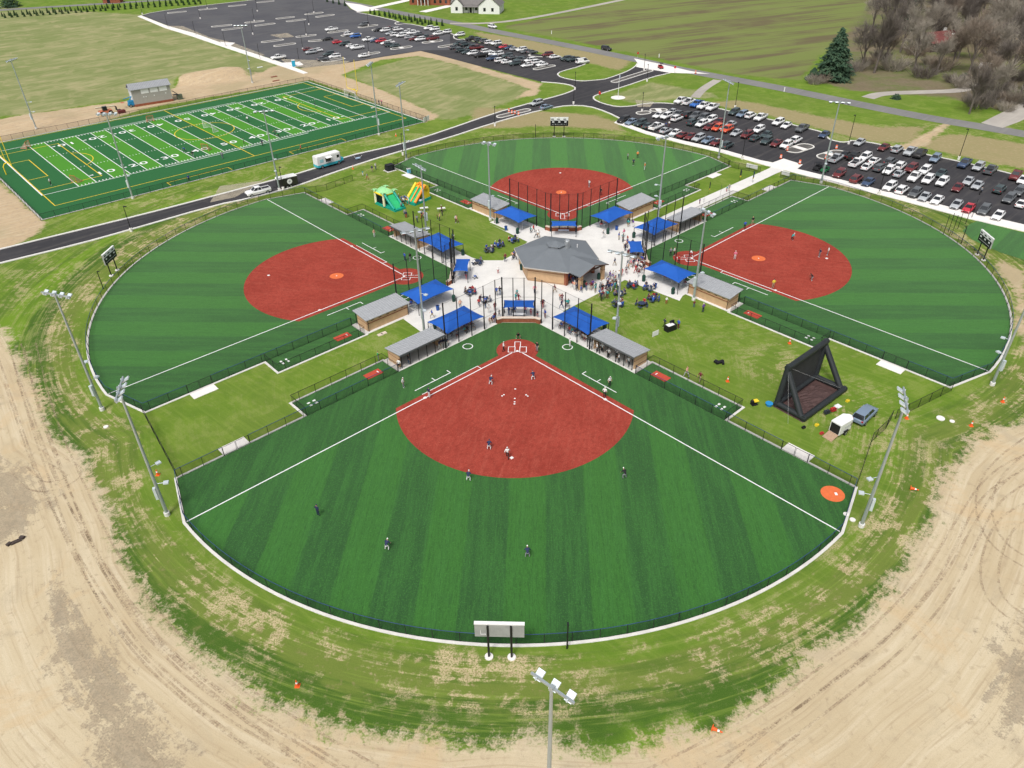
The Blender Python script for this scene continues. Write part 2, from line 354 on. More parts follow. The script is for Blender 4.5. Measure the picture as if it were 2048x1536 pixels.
dirtc = t.mix(t.math('MULTIPLY', t.ramp(nm, .54, .70), .5), dirtc, (.40, .335, .235)); dirtc = t.mix(t.math('MULTIPLY', nf, .35), dirtc, (.37, .295, .195)); dirtc = t.mix(t.math('MULTIPLY', t.ramp(ng, .52, .72), .45), dirtc, (.22, .165, .11)); dirtc = t.mix(t.math('MULTIPLY', t.ramp(t.noise(v, 2.4, 4, .7, .5), .60, .70), t.math('MULTIPLY', t.ramp(t.noise(v, .07, 4, .6), .46, .62), .75)), dirtc, (.17, .125, .085))
grc = t.mix(t.ramp(ns, .4, .6), (.20, .165, .12), (.31, .25, .175)); grc = t.mix(t.ramp(nf, .45, .7), grc, (.15, .125, .095))
gm = t.ramp(t.math('ADD', t.attr('gravel'), t.math('MULTIPLY', t.math('SUBTRACT', t.math('ADD', t.math('ADD', nm, ns), t.math('ADD', ef, t.math('MULTIPLY', nf, .6))), 1.8), 1.5)), .45, .80)
dirtc = t.mix(t.math('MULTIPLY', gm, .66), dirtc, grc)
sandc = t.mix(nm, (.42, .30, .175), (.53, .42, .28)); sandc = t.mix(t.math('MULTIPLY', t.ramp(ns, .45, .68), .6), sandc, (.34, .265, .19)); sandc = t.mix(t.math('MULTIPLY', t.ramp(t.noise(t.scale(v, (.12, 1.2, 1), .73), 1, 4, .65), .48, .7), .6), sandc, (.58, .48, .34)); sandc = t.mix(t.math('MULTIPLY', t.ramp(nb, .48, .64), .5), sandc, (.30, .27, .15)); sandc = t.mix(t.math('MULTIPLY', nf, .35), sandc, (.30, .23, .15))
mead = t.mix(t.ramp(nb, .38, .62), (.215, .24, .095), (.305, .295, .145)); mst = t.math('ADD', t.math('MULTIPLY', t.noise(t.scale(v, (.025, .22, 1), .55), 1, 5, .65), .6), t.math('MULTIPLY', t.noise(t.scale(v, (.05, .7, 1), 1.1), 1, 4, .65), .4))
mead = t.mix(t.math('MULTIPLY', t.ramp(mst, .40, .58), .75), mead, (.150, .190, .060)); mead = t.mix(t.math('MULTIPLY', t.ramp(t.noise(v, .12, 5, .65, .8), .48, .66), .55), mead, (.37, .325, .18)); mead = t.mix(t.math('MULTIPLY', nf, .25), mead, (.14, .165, .06))
dryc = t.mix(nm, (.30, .24, .13), (.24, .22, .10)); dryc = t.mix(t.math('MULTIPLY', t.ramp(ns, .5, .7), .5), dryc, (.38, .31, .19))
cst = t.math('ADD', t.math('MULTIPLY', t.noise(t.scale(v, (.010, .085, 1), -CRA), 1, 5, .62), .7), t.math('MULTIPLY', t.noise(t.scale(v, (.02, .40, 1), -CRA), 1, 3, .6), .3)); cropc = t.mix(t.ramp(cst, .42, .54), (.130, .108, .060), (.165, .205, .058)); cropc = t.mix(t.math('MULTIPLY', t.ramp(nb, .45, .65), .5), cropc, (.185, .215, .07)); cropc = t.mix(t.math('MULTIPLY', ns, .3), cropc, (.10, .09, .045))
woodc = t.mix(t.ramp(nb, .4, .6), (.165, .135, .085), (.125, .150, .050)); woodc = t.mix(t.math('MULTIPLY', t.ramp(nm, .42, .65), .6), woodc, (.19, .155, .105)); woodc = t.mix(t.math('MULTIPLY', t.ramp(ns, .45, .7), .6), woodc, (.115, .095, .06))
def msk(a, ragged=1.2):
    return t.ramp(t.math('ADD', t.attr(a), t.math('MULTIPLY', t.math('SUBTRACT', t.math('ADD', t.math('MULTIPLY', nm, .5), t.math('MULTIPLY', ns, .5)), .5), ragged)), .38, .62)
col = lawn
for a, c in (('meadow', mead), ('crop', cropc), ('dry', dryc), ('wood', woodc)): col = t.mix(msk(a, .9), col, c)
col = t.mix(msk('sand', 1.0), col, sandc)
dm = t.ramp(t.math('ADD', t.attr('dirt'), t.math('MULTIPLY', t.math('SUBTRACT', t.math('ADD', t.math('ADD', t.math('MULTIPLY', nm, .35), t.math('MULTIPLY', ns, .4)), t.math('MULTIPLY', nf, .25)), .5), 2.1)), .36, .66)
col = t.mix(dm, col, dirtc)
t.bump(t.math('ADD', t.math('MULTIPLY', ns, .6), t.math('MULTIPLY', nf, .4)), .35, .12)
M_ground = t.done(col, .95, 0, .1)
me.materials.append(M_ground)
tag(inst('ground', me), kind='structure')
# tyre tracks in the dirt
t = NT('tyre_track_soil'); v = t.pos(); n = t.noise(v, .5, 4, .7); n2 = t.noise(v, 4, 3, .7); tr = t.n('BsdfTransparent'); mx = t.n('MixShader')
t.done(t.mix(n2, (.33, .24, .15), (.42, .32, .22)), .95); t.put(mx.inputs[0], t.math('MULTIPLY', t.ramp(t.math('ADD', t.math('MULTIPLY', n, .6), t.math('MULTIPLY', n2, .4)), .40, .66), .55)); t.l(tr.outputs[0], mx.inputs[1]); t.l(t.b.outputs[0], mx.inputs[2]); t.l(mx.outputs[0], t.o.inputs[0])
M_track = t.m
TR = [[(5, 700), (40, 800), (75, 900), (110, 985), (150, 1080), (205, 1180), (290, 1290), (390, 1385), (520, 1485), (640, 1570)],
      [(60, 690), (85, 800), (120, 900), (170, 1010), (205, 1090), (262, 1185), (340, 1280), (450, 1370), (590, 1460), (760, 1560)],
      [(30, 690), (70, 830), (105, 930), (140, 1030), (180, 1130), (240, 1240), (330, 1345), (440, 1430), (560, 1520), (640, 1600)],
      [(20, 760), (90, 960), (170, 1100), (235, 1200), (320, 1310), (430, 1400), (600, 1500), (760, 1600)],
      [(2100, 930), (1985, 985), (1935, 1080), (1895, 1170), (1790, 1290), (1650, 1400), (1520, 1500), (1440, 1580)],
      [(2100, 900), (1990, 950), (1920, 1060), (1870, 1150), (1760, 1270), (1600, 1390), (1460, 1480), (1300, 1560)],
      [(2100, 1000), (2010, 1040), (1975, 1130), (1985, 1200), (2060, 1250)],
      [(2080, 870), (1990, 935), (1960, 1010), (1990, 1090), (2080, 1140)],
      [(40, 940), (70, 975), (120, 972), (160, 945), (100, 915)]]
for T_ in TR:
    P_ = smooth_poly(W(T_), 3); L_, R_ = offs(P_, .85, False)
    mb = MB(); mb.line([tuple(p) for p in L_], .26, .010); mb.line([tuple(p) for p in R_], .26, .010)
    tag(mb.build('tyre_track', M_track), kind='structure')
# ================================================================ ROADS AND LOTS
def sheet(name, px, z, m, kind='structure', world=None): return tag(MB().flat(world or W(px), z).build(name, m), kind=kind)
LOT_LEFT = [(600, 136), (574, 128), (526, 112), (451, 88), (390, 66), (335, 51), (284, 31), (304, 25), (390, 13), (509, 0), (600, -12), (690, 5), (700, 18), (714, 25), (747, 31), (801, 44), (814, 47), (849, 54), (910, 68), (917, 77), (1064, 107), (1124, 114), (1178, 123), (1164, 132), (1122, 143), (1114, 149), (1120, 154), (1134, 158), (1161, 163), (1200, 160), (1214, 158), (1253, 144), (1270, 134), (1275, 127), (1348, 145), (1341, 146), (1302, 155), (1253, 172), (1200, 188), (1187, 193), (1187, 199), (1204, 207), (1233, 214), (1263, 213), (1292, 207), (1321, 206), (1350, 208), (1437, 217), (1460, 223), (1533, 237.6), (1586, 250), (1655, 267), (1652, 273), (1660, 280), (1688, 286), (1709, 280), (1765, 290), (1850, 309), (1918, 323), (2024, 348), (2300, 420), (2300, 517), (2048, 449), (1937, 423.5), (1860, 404), (1763, 380), (1666, 355), (1592, 337), (1542, 324), (1520, 320), (1440, 297), (1366, 281), (1293, 262), (1243, 239), (1213, 224), (1176, 212), (1135, 211), (1100, 217), (1056, 227), (988, 246), (885, 280), (782, 308), (680, 341), (590, 374), (500, 397), (430, 411), (250, 463), (160, 488), (0, 527), (-200, 575), (-200, 540), (0, 499), (239, 441), (342, 415), (478, 379), (632, 338), (680, 316), (810, 287), (885, 263), (988, 227), (1066, 205), (1124, 190), (1148, 181), (1151, 177), (1146, 172), (1124, 167), (1083, 164), (988, 140), (871, 109), (841, 102), (765, 114), (680, 128)]
sheet('asphalt_lot', LOT_LEFT, .02, M_asph)
# dustier older part of the far lot lies on top of the newer asphalt
sheet('far_lot_asphalt', [(596, 134), (526, 112), (451, 88), (390, 66), (335, 51), (288, 31), (304, 26), (390, 14), (509, 1), (600, -11), (690, 6), (700, 18), (747, 32), (801, 45), (849, 55), (900, 68), (900, 100), (841, 101), (765, 113), (680, 127)], .026, M_asphL)
M_dust = veil('tracked_dust', (.50, .44, .34), .45, .35)
for q in ([(335, 52), (365, 52), (420, 75), (465, 85), (530, 110), (520, 113), (451, 90), (390, 68)], [(440, 372), (520, 362), (545, 350), (500, 378), (470, 395), (420, 405)], [(560, 118), (620, 120), (700, 122), (690, 128), (610, 136), (580, 132)], [(540, 70), (575, 66), (590, 74), (560, 76)], [(1270, 200), (1310, 203), (1300, 214), (1275, 214)]):
    sheet('dust_patch', q, .034, M_dust)
ROAD = smooth_poly(W([(560, -40), (640, -6), (700, 6), (800, 26), (900, 44), (1000, 65), (1100, 84), (1200, 104), (1290, 123), (1370, 141), (1480, 161), (1570, 178), (1700, 205), (1850, 235), (1960, 253), (2060, 270), (2400, 330)]), 2)
tag(MB().line(ROAD, 6.6, .03).build('county_road', M_road), kind='structure')
road_top = smooth_poly(W([(-250, 38), (0, 20), (230, 6), (420, -6), (640, -25)]), 2)
tag(MB().line(road_top, 6.0, .028).build('far_road', M_road), kind='structure')
sheet('entrance_apron', [(1268, 117), (1276, 127), (1272, 134), (1341, 146), (1420, 148), (1380, 142), (1320, 128)], .040, M_walk)
sheet('far_entrance_apron', [(690, 5), (702, 17), (715, 24), (760, 20), (720, 9)], .040, M_walk)
tag(MB().line(smooth_poly(W([(1735, 196), (1760, 187), (1850, 184), (1920, 182), (1945, 172), (1975, 125)]), 2), 4.2, .034).build('house_driveway', M_gravel), kind='structure')
sheet('field_track', [(1962, 246), (2048, 203), (2130, 170), (2130, 200), (2040, 243), (2005, 256)], .036, M_gravel)
tag(MB().line(smooth_poly(W([(900, 47), (990, 47), (1100, 30), (1300, -12)]), 2), 3.6, .036).build('farm_lane', M_gravel), kind='structure')
tag(MB().line(smooth_poly(W([(1390, 195), (1405, 178), (1435, 160)]), 2), 3.0, .012).build('gravel_spur', M_gravel), kind='structure')
tag(MB().line(smooth_poly(W([(740, 17), (800, 4), (850, -8)]), 2), 5, .036).build('brick_house_driveway', M_walk), kind='structure')
tag(MB().line(smooth_poly(W([(845, 24), (890, 14), (930, 4)]), 2), 5, .036).build('white_house_driveway', M_walk), kind='structure')
# sidewalk along the right lot and left-lot walk
SW_T = [(1236, 241), (1293, 263), (1366, 282), (1440, 298), (1520, 321), (1545, 326), (1592, 338), (1666, 356), (1763, 381), (1860, 405), (1937, 424.5), (2048, 450), (2300, 518)]
SW_B = [(2300, 535), (2048, 464), (1937, 438), (1860, 417), (1763, 391), (1640, 359), (1592, 347), (1530, 331), (1440, 305), (1366, 288), (1290, 268), (1228, 246)]
tag(MB().prism(W(SW_T+SW_B), -.02, .14).build('sidewalk', M_walk), kind='structure')
tag(MB().prism(W([(1545, 326), (1567, 318), (1605, 330), (1594, 339)]), -.02, .13).build('walk_landing', M_walk), kind='structure')
tag(MB().prism(W([(282, 31), (335, 52), (390, 67), (451, 89), (526, 113), (574, 129), (616, 146), (607, 148), (563, 133), (520, 119), (445, 94), (384, 73), (329, 56), (275, 33)]), -.02, .10).build('lot_sidewalk', M_walk), kind='structure')
for q in ([(440, 84), (470, 86), (462, 92), (452, 92)], [(565, 126), (600, 124), (607, 130), (590, 134)]): tag(MB().prism(W(q), -.02, .115).build('lot_landing', M_walk), kind='structure')
# kerbs
KERBS = [[(0, 499), (239, 441), (342, 415), (478, 379), (632, 338), (680, 316), (810, 287), (885, 263), (988, 227), (1066, 205), (1124, 190), (1148, 181), (1151, 177), (1146, 172), (1124, 167), (1083, 164)],
         [(0, 527), (160, 488), (250, 463), (430, 411), (500, 397), (590, 374), (680, 341), (782, 308), (885, 280), (988, 246), (1056, 227), (1100, 217), (1135, 211), (1176, 212), (1213, 224), (1243, 239)],
         [(1178, 123), (1164, 132), (1122, 143), (1114, 149), (1120, 154), (1134, 158), (1161, 163), (1200, 160), (1214, 158), (1253, 144), (1270, 134), (1275, 127)],
         [(1341, 146), (1302, 155), (1253, 172), (1200, 188), (1187, 193), (1187, 199), (1204, 207), (1233, 214), (1263, 213), (1292, 207), (1321, 206), (1350, 208), (1437, 217), (1460, 223), (1533, 237.6), (1586, 250), (1655, 267), (1652, 273), (1660, 280), (1688, 286), (1709, 280), (1765, 290), (1850, 309), (1918, 323), (2024, 348), (2300, 420)],
         [(284, 31), (304, 25), (390, 13), (509, 0)], [(714, 25), (747, 31), (801, 44), (788, 46), (795, 50), (814, 47), (849, 54), (910, 68), (906, 76), (917, 80), (930, 78), (1064, 107), (1055, 112), (1080, 114), (1124, 114), (1178, 123)]]
for i, q in enumerate(KERBS):
    tag(MB().strip(smooth_poly(W(q), 1), .62 if i < 2 else .5, 0, .14).build('kerb', M_kerb), kind='structure')
ISL = [((335, 26.5), (373, 23)), ((397, 20), (434, 17)), ((457, 13), (492, 9.5)), ((514, 5.5), (548, 2)), ((423, 54), (464, 50)), ((444, 60.5), (485, 55.5)), ((490, 46), (528, 42)), ((510, 52), (550, 47)), ((552, 38), (589, 34)), ((573, 43.5), (611, 39)), ((523, 85), (567, 79.5)), ((548, 93), (591, 87)), ((592, 74.5), (632, 70)), ((610, 29.5), (646, 25)), ((632, 34.6), (668, 29.5)), ((717, 55.5), (755, 50)), ((656, 66), (696, 60.6)), ((617, 83), (660, 79)), ((682.5, 72), (722.5, 67.6)), ((745, 61), (785, 55)), ((644, 123.5), (689.5, 117)), ((718, 111), (759, 105)), ((782, 99), (823.5, 93)), ((845, 86.5), (884.5, 81)), ((877.5, 95), (918, 88)), ((1068, 139.5), (1109, 131)), ((995, 235), (1059, 219)), ((1225, 165), (1303, 140.5)), ((1274, 228), (1300, 224)), ((1300, 221), (1334, 220)), ((1578, 304), (1621, 290)), ((1640, 317), (1686, 303))]
M_isl = asphalt('island_gravel', (.09, .085, .08), (.14, .13, .12), (.2, .19, .17))
for i, (a, b) in enumerate(ISL):
    A, B = Vector(G(*a)[:2]), Vector(G(*b)[:2]); d = (B-A).normalized(); r = 2.0 if i >= 30 else (1.5 if i < 25 or i > 27 else 1.25)
    A2, B2 = A+d*r, B-d*r; a0 = math.atan2(d.y, d.x); ring = arc(B2.x, B2.y, r, a0-math.pi/2, a0+math.pi/2, 8)+arc(A2.x, A2.y, r, a0+math.pi/2, a0+1.5*math.pi, 8)
    k = tag(MB().strip(ring, .38, 0, .16, True).build('island_kerb', M_kerb), kind='structure')
    inst('island_bed', MB().flat(ring, .07).mesh('island_bed', M_isl), k)
    if i in (22, 23, 30, 31, 29):
        c = (A+B)/2; inst('concrete_strip', MB().box((c.x, c.y, .09), (1.6, 2*r-.3, .14), a0).mesh('concrete_strip', M_walk), k)
# ================================================================ SOFTBALL FIELDS
FLD = {'near': (0.93, 99.27, -137.5), 'top': (11.57, 153.51, 42.5), 'left': (-19.45, 125.35, 132.2), 'right': (34.68, 130.95, -47.5)}
E_, BP, D1, D2, CO, RF = 8.15, 12.3, 17.1, 32.8, 51.4, 53.8
def turf_mat(name, lo, hi, contrast, phase, fade):
    """local x,y are the foul lines; the turf rolls run along the bisector"""
    t = NT(name); v = t.obj(); rot = t.scale(v, (1, 1, 1), math.pi/4); s = t.n('SeparateXYZ'); t.l(rot, s.inputs[0])
    u, vv = s.outputs[0], s.outputs[1]
    q = t.math('MULTIPLY', t.math('ADD', vv, phase), 1/9.14); fr_ = t.math('FRACT', t.math('ADD', q, 20)); wob = t.math('MULTIPLY', t.math('SUBTRACT', t.noise(v, .5, 4, .7), .5), .05); fr2 = t.math('ADD', fr_, wob); band = t.math('MULTIPLY', t.ramp(fr2, .0, .035), t.math('SUBTRACT', 1, t.ramp(fr2, .48, .52)))
    so_ = t.n('SeparateXYZ'); t.l(v, so_.inputs[0]); fair = t.math('MULTIPLY', t.ramp(so_.outputs[0], -.05, .05), t.ramp(so_.outputs[1], -.05, .05))
    band = t.math('MULTIPLY', t.math('MULTIPLY', band, fair), contrast)
    n1 = t.noise(v, .09, 5, .6); n2 = t.noise(t.scale(rot, (.25, 4, 1)), 1, 4, .65); n3 = t.noise(t.scale(rot, (1.2, 9, 1)), 1, 3, .7)
    n4 = t.noise(t.scale(rot, (.06, .9, 1)), 1, 4, .6); n5 = t.noise(v, .35, 5, .65, .6)
    foul = t.mix(t.math('MULTIPLY', fair, .6), tuple(x*.86 for x in lo), lo)
    c = t.mix(band, foul, hi); mid_ = tuple(.5*(a+b) for a, b in zip(lo, hi))
    c = t.mix(t.math('MULTIPLY', t.ramp(n1, .38, .66), .22), c, mid_); c = t.mix(t.math('MULTIPLY', t.ramp(n4, .42, .60), .45), c, tuple(x*1.25 for x in mid_)); c = t.mix(t.math('MULTIPLY', t.ramp(n5, .52, .72), .2), c, tuple(x*1.35 for x in lo))
    c = t.mix(t.math('MULTIPLY', t.ramp(n2, .4, .7), .4), c, tuple(x*.66 for x in lo)); c = t.mix(t.math('MULTIPLY', t.ramp(n3, .45, .7), .5), c, tuple(x*.62 for x in lo)); c = t.mix(t.math('MULTIPLY', t.ramp(t.noise(v, 7, 2, .7), .5, .7), .35), c, tuple(x*1.6 for x in hi))
    t.bump(n3, .35, .04); t.b.inputs['Sheen Weight'].default_value = .45; t.b.inputs['Sheen Roughness'].default_value = .45; t.b.inputs['Sheen Tint'].default_value = (.6, .95, .45, 1); return t.done(c, .9, 0, .12)
GLO, GHI = (.025, .082, .024), (.040, .148, .023)
T_MAT = {'near': turf_mat('turf_near', GLO, GHI, .70, 0.2, False), 'top': turf_mat('turf_top', GLO, GHI, 1.0, 2.28, False),  # per-field band contrast puts the pile's view-dependent sheen into the colour
         'left': turf_mat('turf_left', GLO, GHI, .7, 1.2, False), 'right': turf_mat('turf_right', GLO, GHI, .75, 0, False)}
def clay(name, c0, c1, c2):
    t = NT(name); v = t.obj(); n1 = t.noise(v, .15, 5, .6); n2 = t.noise(v, 1.5, 4, .65, .5); n3 = t.noise(t.scale(v, (1, 1, 1)), 10, 2, .7); sw = t.noise(t.scale(v, (.25, 1.6, 1), .6), 1, 4, .6, .8)
    c = t.mix(t.ramp(n1, .35, .65), c0, c1); c = t.mix(t.math('MULTIPLY', t.ramp(sw, .45, .75), .4), c, c2); c = t.mix(t.math('MULTIPLY', t.ramp(n2, .42, .68), .4), c, tuple(x*.62 for x in c0)); c = t.mix(t.math('MULTIPLY', t.ramp(n3, .45, .7), .5), c, tuple(x*.6 for x in c0)); c = t.mix(t.math('MULTIPLY', t.ramp(t.noise(v, 6, 3, .7), .55, .72), .4), c, tuple(min(1, x*1.5) for x in c2))
    t.bump(n2, .2, .04); return t.done(c, .95, 0, .1)
M_clay = clay('red_infill_turf', (.265, .041, .028), (.32, .054, .037), (.385, .095, .066))
M_mound = pm('orange_mound_turf', (.62, .14, .045), .1, 2, .9)
M_bpm = pm('bullpen_mat_red', (.42, .06, .035), .1, 3, .85)
t = NT('infield_edge'); 
turf_poly = [(-3.2, -8.2), (D1, -E_), (D1, -BP), (D2, -BP), (D2, -E_), (CO, -E_)]
tp_m = [(b, a) for a, b in turf_poly[::-1]]
OUT = turf_poly+arc(0, 0, RF, 0, math.pi/2, 48)+tp_m+[(-7.9, -4.1), (-4.1, -7.9)]
ca, sa = 9.0, 17.05
def infield_poly():
    P = []
    th0 = math.atan2(-.9, 22.8); 
    A0 = math.atan2(-.9-ca, 22.8-ca); A1 = math.atan2(22.8-ca, -.9-ca)
    P += [(3.17, -.9), (22.8, -.9)]; P += arc(ca, ca, math.hypot(22.8-ca, -.9-ca), A0, A1, 40)[1:-1]; P += [(-.9, 22.8), (-.9, 3.17)]
    P += arc(0, 0, 3.3, math.atan2(3.17, -.9), math.atan2(-.9, 3.17)+2*math.pi, 28)[1:-1]
    return P
INF = infield_poly()
def uv(u, v_): return ((u-v_)/math.sqrt(2), (u+v_)/math.sqrt(2))     # bisector frame -> foul-line frame
LBL = {'near': 'the nearest field', 'top': 'the farthest softball field', 'left': 'the left softball field', 'right': 'the right softball field'}
post_me = MB().tube((0, 0, 0), (0, 0, 1), .038, n=6).mesh('post', M_black)
post_big = MB().tube((0, 0, 0), (0, 0, 1), .055, n=6).mesh('post', M_black)
def fence(name, runs, h, label, cap=M_navy, chain=M_chain, group=None, sp=2.75, thick=.035, gates=()):
    """runs: list of polylines; each post is its own part"""
    c = runs[0][0]; root = empty(name, (c[0], c[1], 0), 0, label, 'fence', group)
    for R in runs:
        R = [(p[0]-c[0], p[1]-c[1]) for p in R]; rl = MB(); lo = MB()
        for a, b in zip(R, R[1:]):
            rl.tube((*a, h), (*b, h), thick, n=6, caps=False); lo.tube((*a, .09), (*b, .09), .02, n=4, caps=False)
        for x, y, an in resample_path(R, sp): inst('post', post_me, root, (x, y, 0), 0, scale=(1, 1, h+.03))
        inst('chain_link', MB().wall(R, .06, h-.03).mesh('chain_link', chain), root); inst('top_rail', rl.mesh('top_rail', cap), root); inst('bottom_rail', lo.mesh('bottom_rail', M_black), root)
    return root
def resample_path(R, d):
    """evenly spaced points along a whole polyline, ends included"""
    P = [Vector(p) for p in R]; L = [0]
    for a, b in zip(P, P[1:]): L.append(L[-1]+(b-a).length)
    n = max(1, round(L[-1]/d)); out = []
    for k in range(n+1):
        s = L[-1]*k/n; i = max(j for j in range(len(P)-1) if L[j] <= s+1e-9); q = P[i].lerp(P[i+1], (s-L[i])/max(1e-9, L[i+1]-L[i])); out.append((q.x, q.y, 0))
    return out
def XF(f):
    x, y, a = FLD[f]; a = math.radians(a); c, s = math.cos(a), math.sin(a)
    return lambda p, q: (x+c*p-s*q, y+s*p+c*q)
sw = lambda P: [(b, a) for a, b in P]
for fn, (hx, hy, ha) in FLD.items():
    rz = math.radians(ha); X = XF(fn); loc = (hx, hy, 0)
    turf = tag(MB().flat(OUT, .045).build('softball_turf', T_MAT[fn], None, loc, rz), kind='structure')
    cl = inst('infield_clay', MB().flat(INF, .049).mesh('infield_clay', M_clay), turf)
    # paint
    for P in ([(1.15, 0), (RF-.1, 0)], [(0, 1.15), (0, RF-.1)]): inst('foul_line', MB().line(P, .16, .054).mesh('foul_line', M_white), turf)
    for s_ in (-1, 1):
        inst('batter_box', MB().line([uv(-.95, s_*.38), uv(-.95, s_*1.42), uv(.62, s_*1.42), uv(.62, s_*.38)], .11, .054, True).mesh('batter_box', M_white), turf)
    inst('catcher_box', MB().line([uv(-.95, -.45), uv(-2.45, -.45), uv(-2.45, .45), uv(-.95, .45)], .11, .0545).mesh('catcher_box', M_white), turf)
    inst('home_plate', MB().flat([uv(0, 0), uv(.24, -.24), uv(.5, -.24), uv(.5, .24), uv(.24, .24)], .056).mesh('home_plate', M_white), turf)
    for P in ([(7.5, -.05), (7.5, -.95), (18.1, -.95)],): inst('running_lane', MB().line(P, .12, .0535).mesh('running_lane', M_white), turf)
    for mk in (lambda P: P, sw):
        inst('coach_box', MB().line(mk([(11.6, -3.3), (11.6, -2.45), (18.3, -2.45)]), .14, .054).line(mk([(14.5, -2.52), (14.5, -3.3)]), .12, .054).mesh('coach_box', M_white), turf)
        inst('on_deck_circle', MB().line(circle(*mk([(4.9, -6.3)])[0], .78, 20), .14, .054, True).mesh('on_deck_circle', M_white), turf)
        inst('bullpen_mat', MB().box((*mk([(20.2, -10.3)])[0], .07), (2.7, 1.45, .06) if mk is not sw else (1.45, 2.7, .06)).mesh('bullpen_mat', M_bpm), turf)
        inst('pitching_rubber', MB().box((*mk([(19.4, -10.3)])[0], .115), (.15, .5, .03) if mk is not sw else (.5, .15, .03)).mesh('pitching_rubber', M_wplas), turf)
        for q in (30.2, 31.1):
            for dy_ in (-.35, .35): inst('bullpen_plate', MB().box((*mk([(q, -10.3+dy_)])[0], .062), (.42, .3, .03)).mesh('bullpen_plate', M_wplas), turf)
    bs = MB().box((0, 0, .03), (.40, .40, .07)).mesh('base', M_wplas)
    for p in ((18.3, 0), (18.3, 18.3), (0, 18.3)): inst('base', bs, turf, (p[0], p[1], .052))
    if fn != 'near':
        inst('pitching_circle', MB().flat([uv(13+1.3*math.cos(k*.2618), 1.2*math.sin(k*.2618)) for k in range(24)], .056).mesh('pitching_circle', M_mound), turf)
    for k_, (u_, v_) in enumerate([(10.55, 0), (12.9, 0), (13.7, 0), (14.2, 0), (12.0, 1.6), (12.3, 1.85), (12.0, -1.6), (12.3, -1.85)] if fn == 'near' else [(13, 0)]):
        q = uv(u_, v_); inst('pitching_plate', MB().box((q[0], q[1], .065), (.22, .22, .03), .785).mesh('pitching_plate', M_wplas), turf)
    if fn == 'near': inst('warm_up_mat', MB().flat(circle(-5.2, 50.1, 1.4), .058).mesh('warm_up_mat', M_mound), turf); inst('pitching_rubber', MB().box((-5.45, 50.4, .075), (.45, .3, .04), .785).mesh('pitching_rubber', M_wplas), turf)
    # concrete mow strip outside the turf
    rim = OUT[:]; L_, R_ = offs(rim, .17, True)
    tag(MB().strip([tuple(p) for p in R_], .36, 0, .075, True).build('mow_strip', M_kerb, None, loc, rz), kind='structure')
    # slabs of the gates and of the dugouts
    for mk in (lambda P: P, sw):
        for nm_, P in (('gate_slab', [(41.4, -E_-.35), (45.1, -E_-.35), (45.1, -10.1), (41.4, -10.1)]), ('dugout_slab', [(-3.9, -E_-.02), (D1, -E_-.02), (D1, -BP-.3), (16.7, -BP-.3), (16.7, -12.4), (8.0, -12.4), (8.0, -14.0), (-3.9, -14.0)])):
            tag(MB().prism(mk(P), -.02, .062 if nm_ == 'gate_slab' else .052).build(nm_, M_walk if nm_ == 'gate_slab' else M_conc, None, loc, rz), kind='structure')
    # fences
    o = -.02
    A_ = [[X(D1, -E_), X(41.4, -E_)], [X(45.1, -E_), X(CO, -E_)]+[X(*p) for p in arc(0, 0, RF, 0, math.pi/2, 40)]+[X(-E_, CO), X(-E_, 45.1)], [X(-E_, 41.4), X(-E_, D1)]]
    fence('softball_fence', A_, 1.5, 'chain-link fence with navy rail enclosing '+LBL[fn], M_navy if fn in ('near', 'left', 'right') else M_black, M_chain)
    for sd_, mk in (('first base', lambda P: P), ('third base', sw)):
        fence('bullpen_fence', [[X(*p) for p in mk([(D1, -E_-.1), (D1, -BP), (D2, -BP), (D2, -E_-.1)])]], 1.45, 'black chain-link fence round the %s side bullpen of %s' % (sd_, LBL[fn]), M_black, M_chain2, 'bullpen fences')
        g = mk([(41.4, -E_), (43.25, -E_), (45.1, -E_)]); gp = [X(*p) for p in g]
        gr = empty('field_gate', (*gp[0], 0), 0, 'double chain-link gate at the %s side slab of %s' % (sd_, LBL[fn]), 'gate', 'field gates')
        for a, b in zip(gp, gp[1:]):
            a = (a[0]-gp[0][0], a[1]-gp[0][1]); b = (b[0]-gp[0][0], b[1]-gp[0][1]); mb = MB()
            a2 = tuple(a[i]+(b[i]-a[i])*.03 for i in (0, 1)); b2 = tuple(a[i]+(b[i]-a[i])*.97 for i in (0, 1))
            mb.tube((*a2, 1.45), (*b2, 1.45), .03, n=6).tube((*a2, .12), (*b2, .12), .03, n=6).tube((*a2, .12), (*a2, 1.45), .03, n=6).tube((*b2, .12), (*b2, 1.45), .03, n=6)
            lf = inst('gate_leaf', mb.mesh('gate_leaf', M_black), gr); inst('chain_link', MB().wall([a2, b2], .12, 1.45).mesh('chain_link', M_chain2), lf)
# plaza and walk
PLAZA = [(801, 634), (842, 664), (930, 668), (1000, 645), (1080, 645), (1150, 611), (1250, 560), (1359, 602), (1385, 560), (1318, 520), (1335, 470), (1385, 412), (1340, 432), (1317, 440), (1294, 446), (1262, 441), (1170, 455), (1080, 455), (1010, 462), (977, 447), (1055, 484), (1030, 508), (1005, 521), (960, 521), (932, 511), (900, 540), (880, 562), (826, 600)]
tag(MB().flat(W(PLAZA), .040).build('plaza', M_conc), kind='structure')
tag(MB().flat(W([(1310, 440), (1400, 398), (1538, 337), (1550, 328), (1575, 338), (1555, 346), (1440, 400), (1370, 432), (1330, 450)]), .044).build('hub_walk', M_conc), kind='structure')
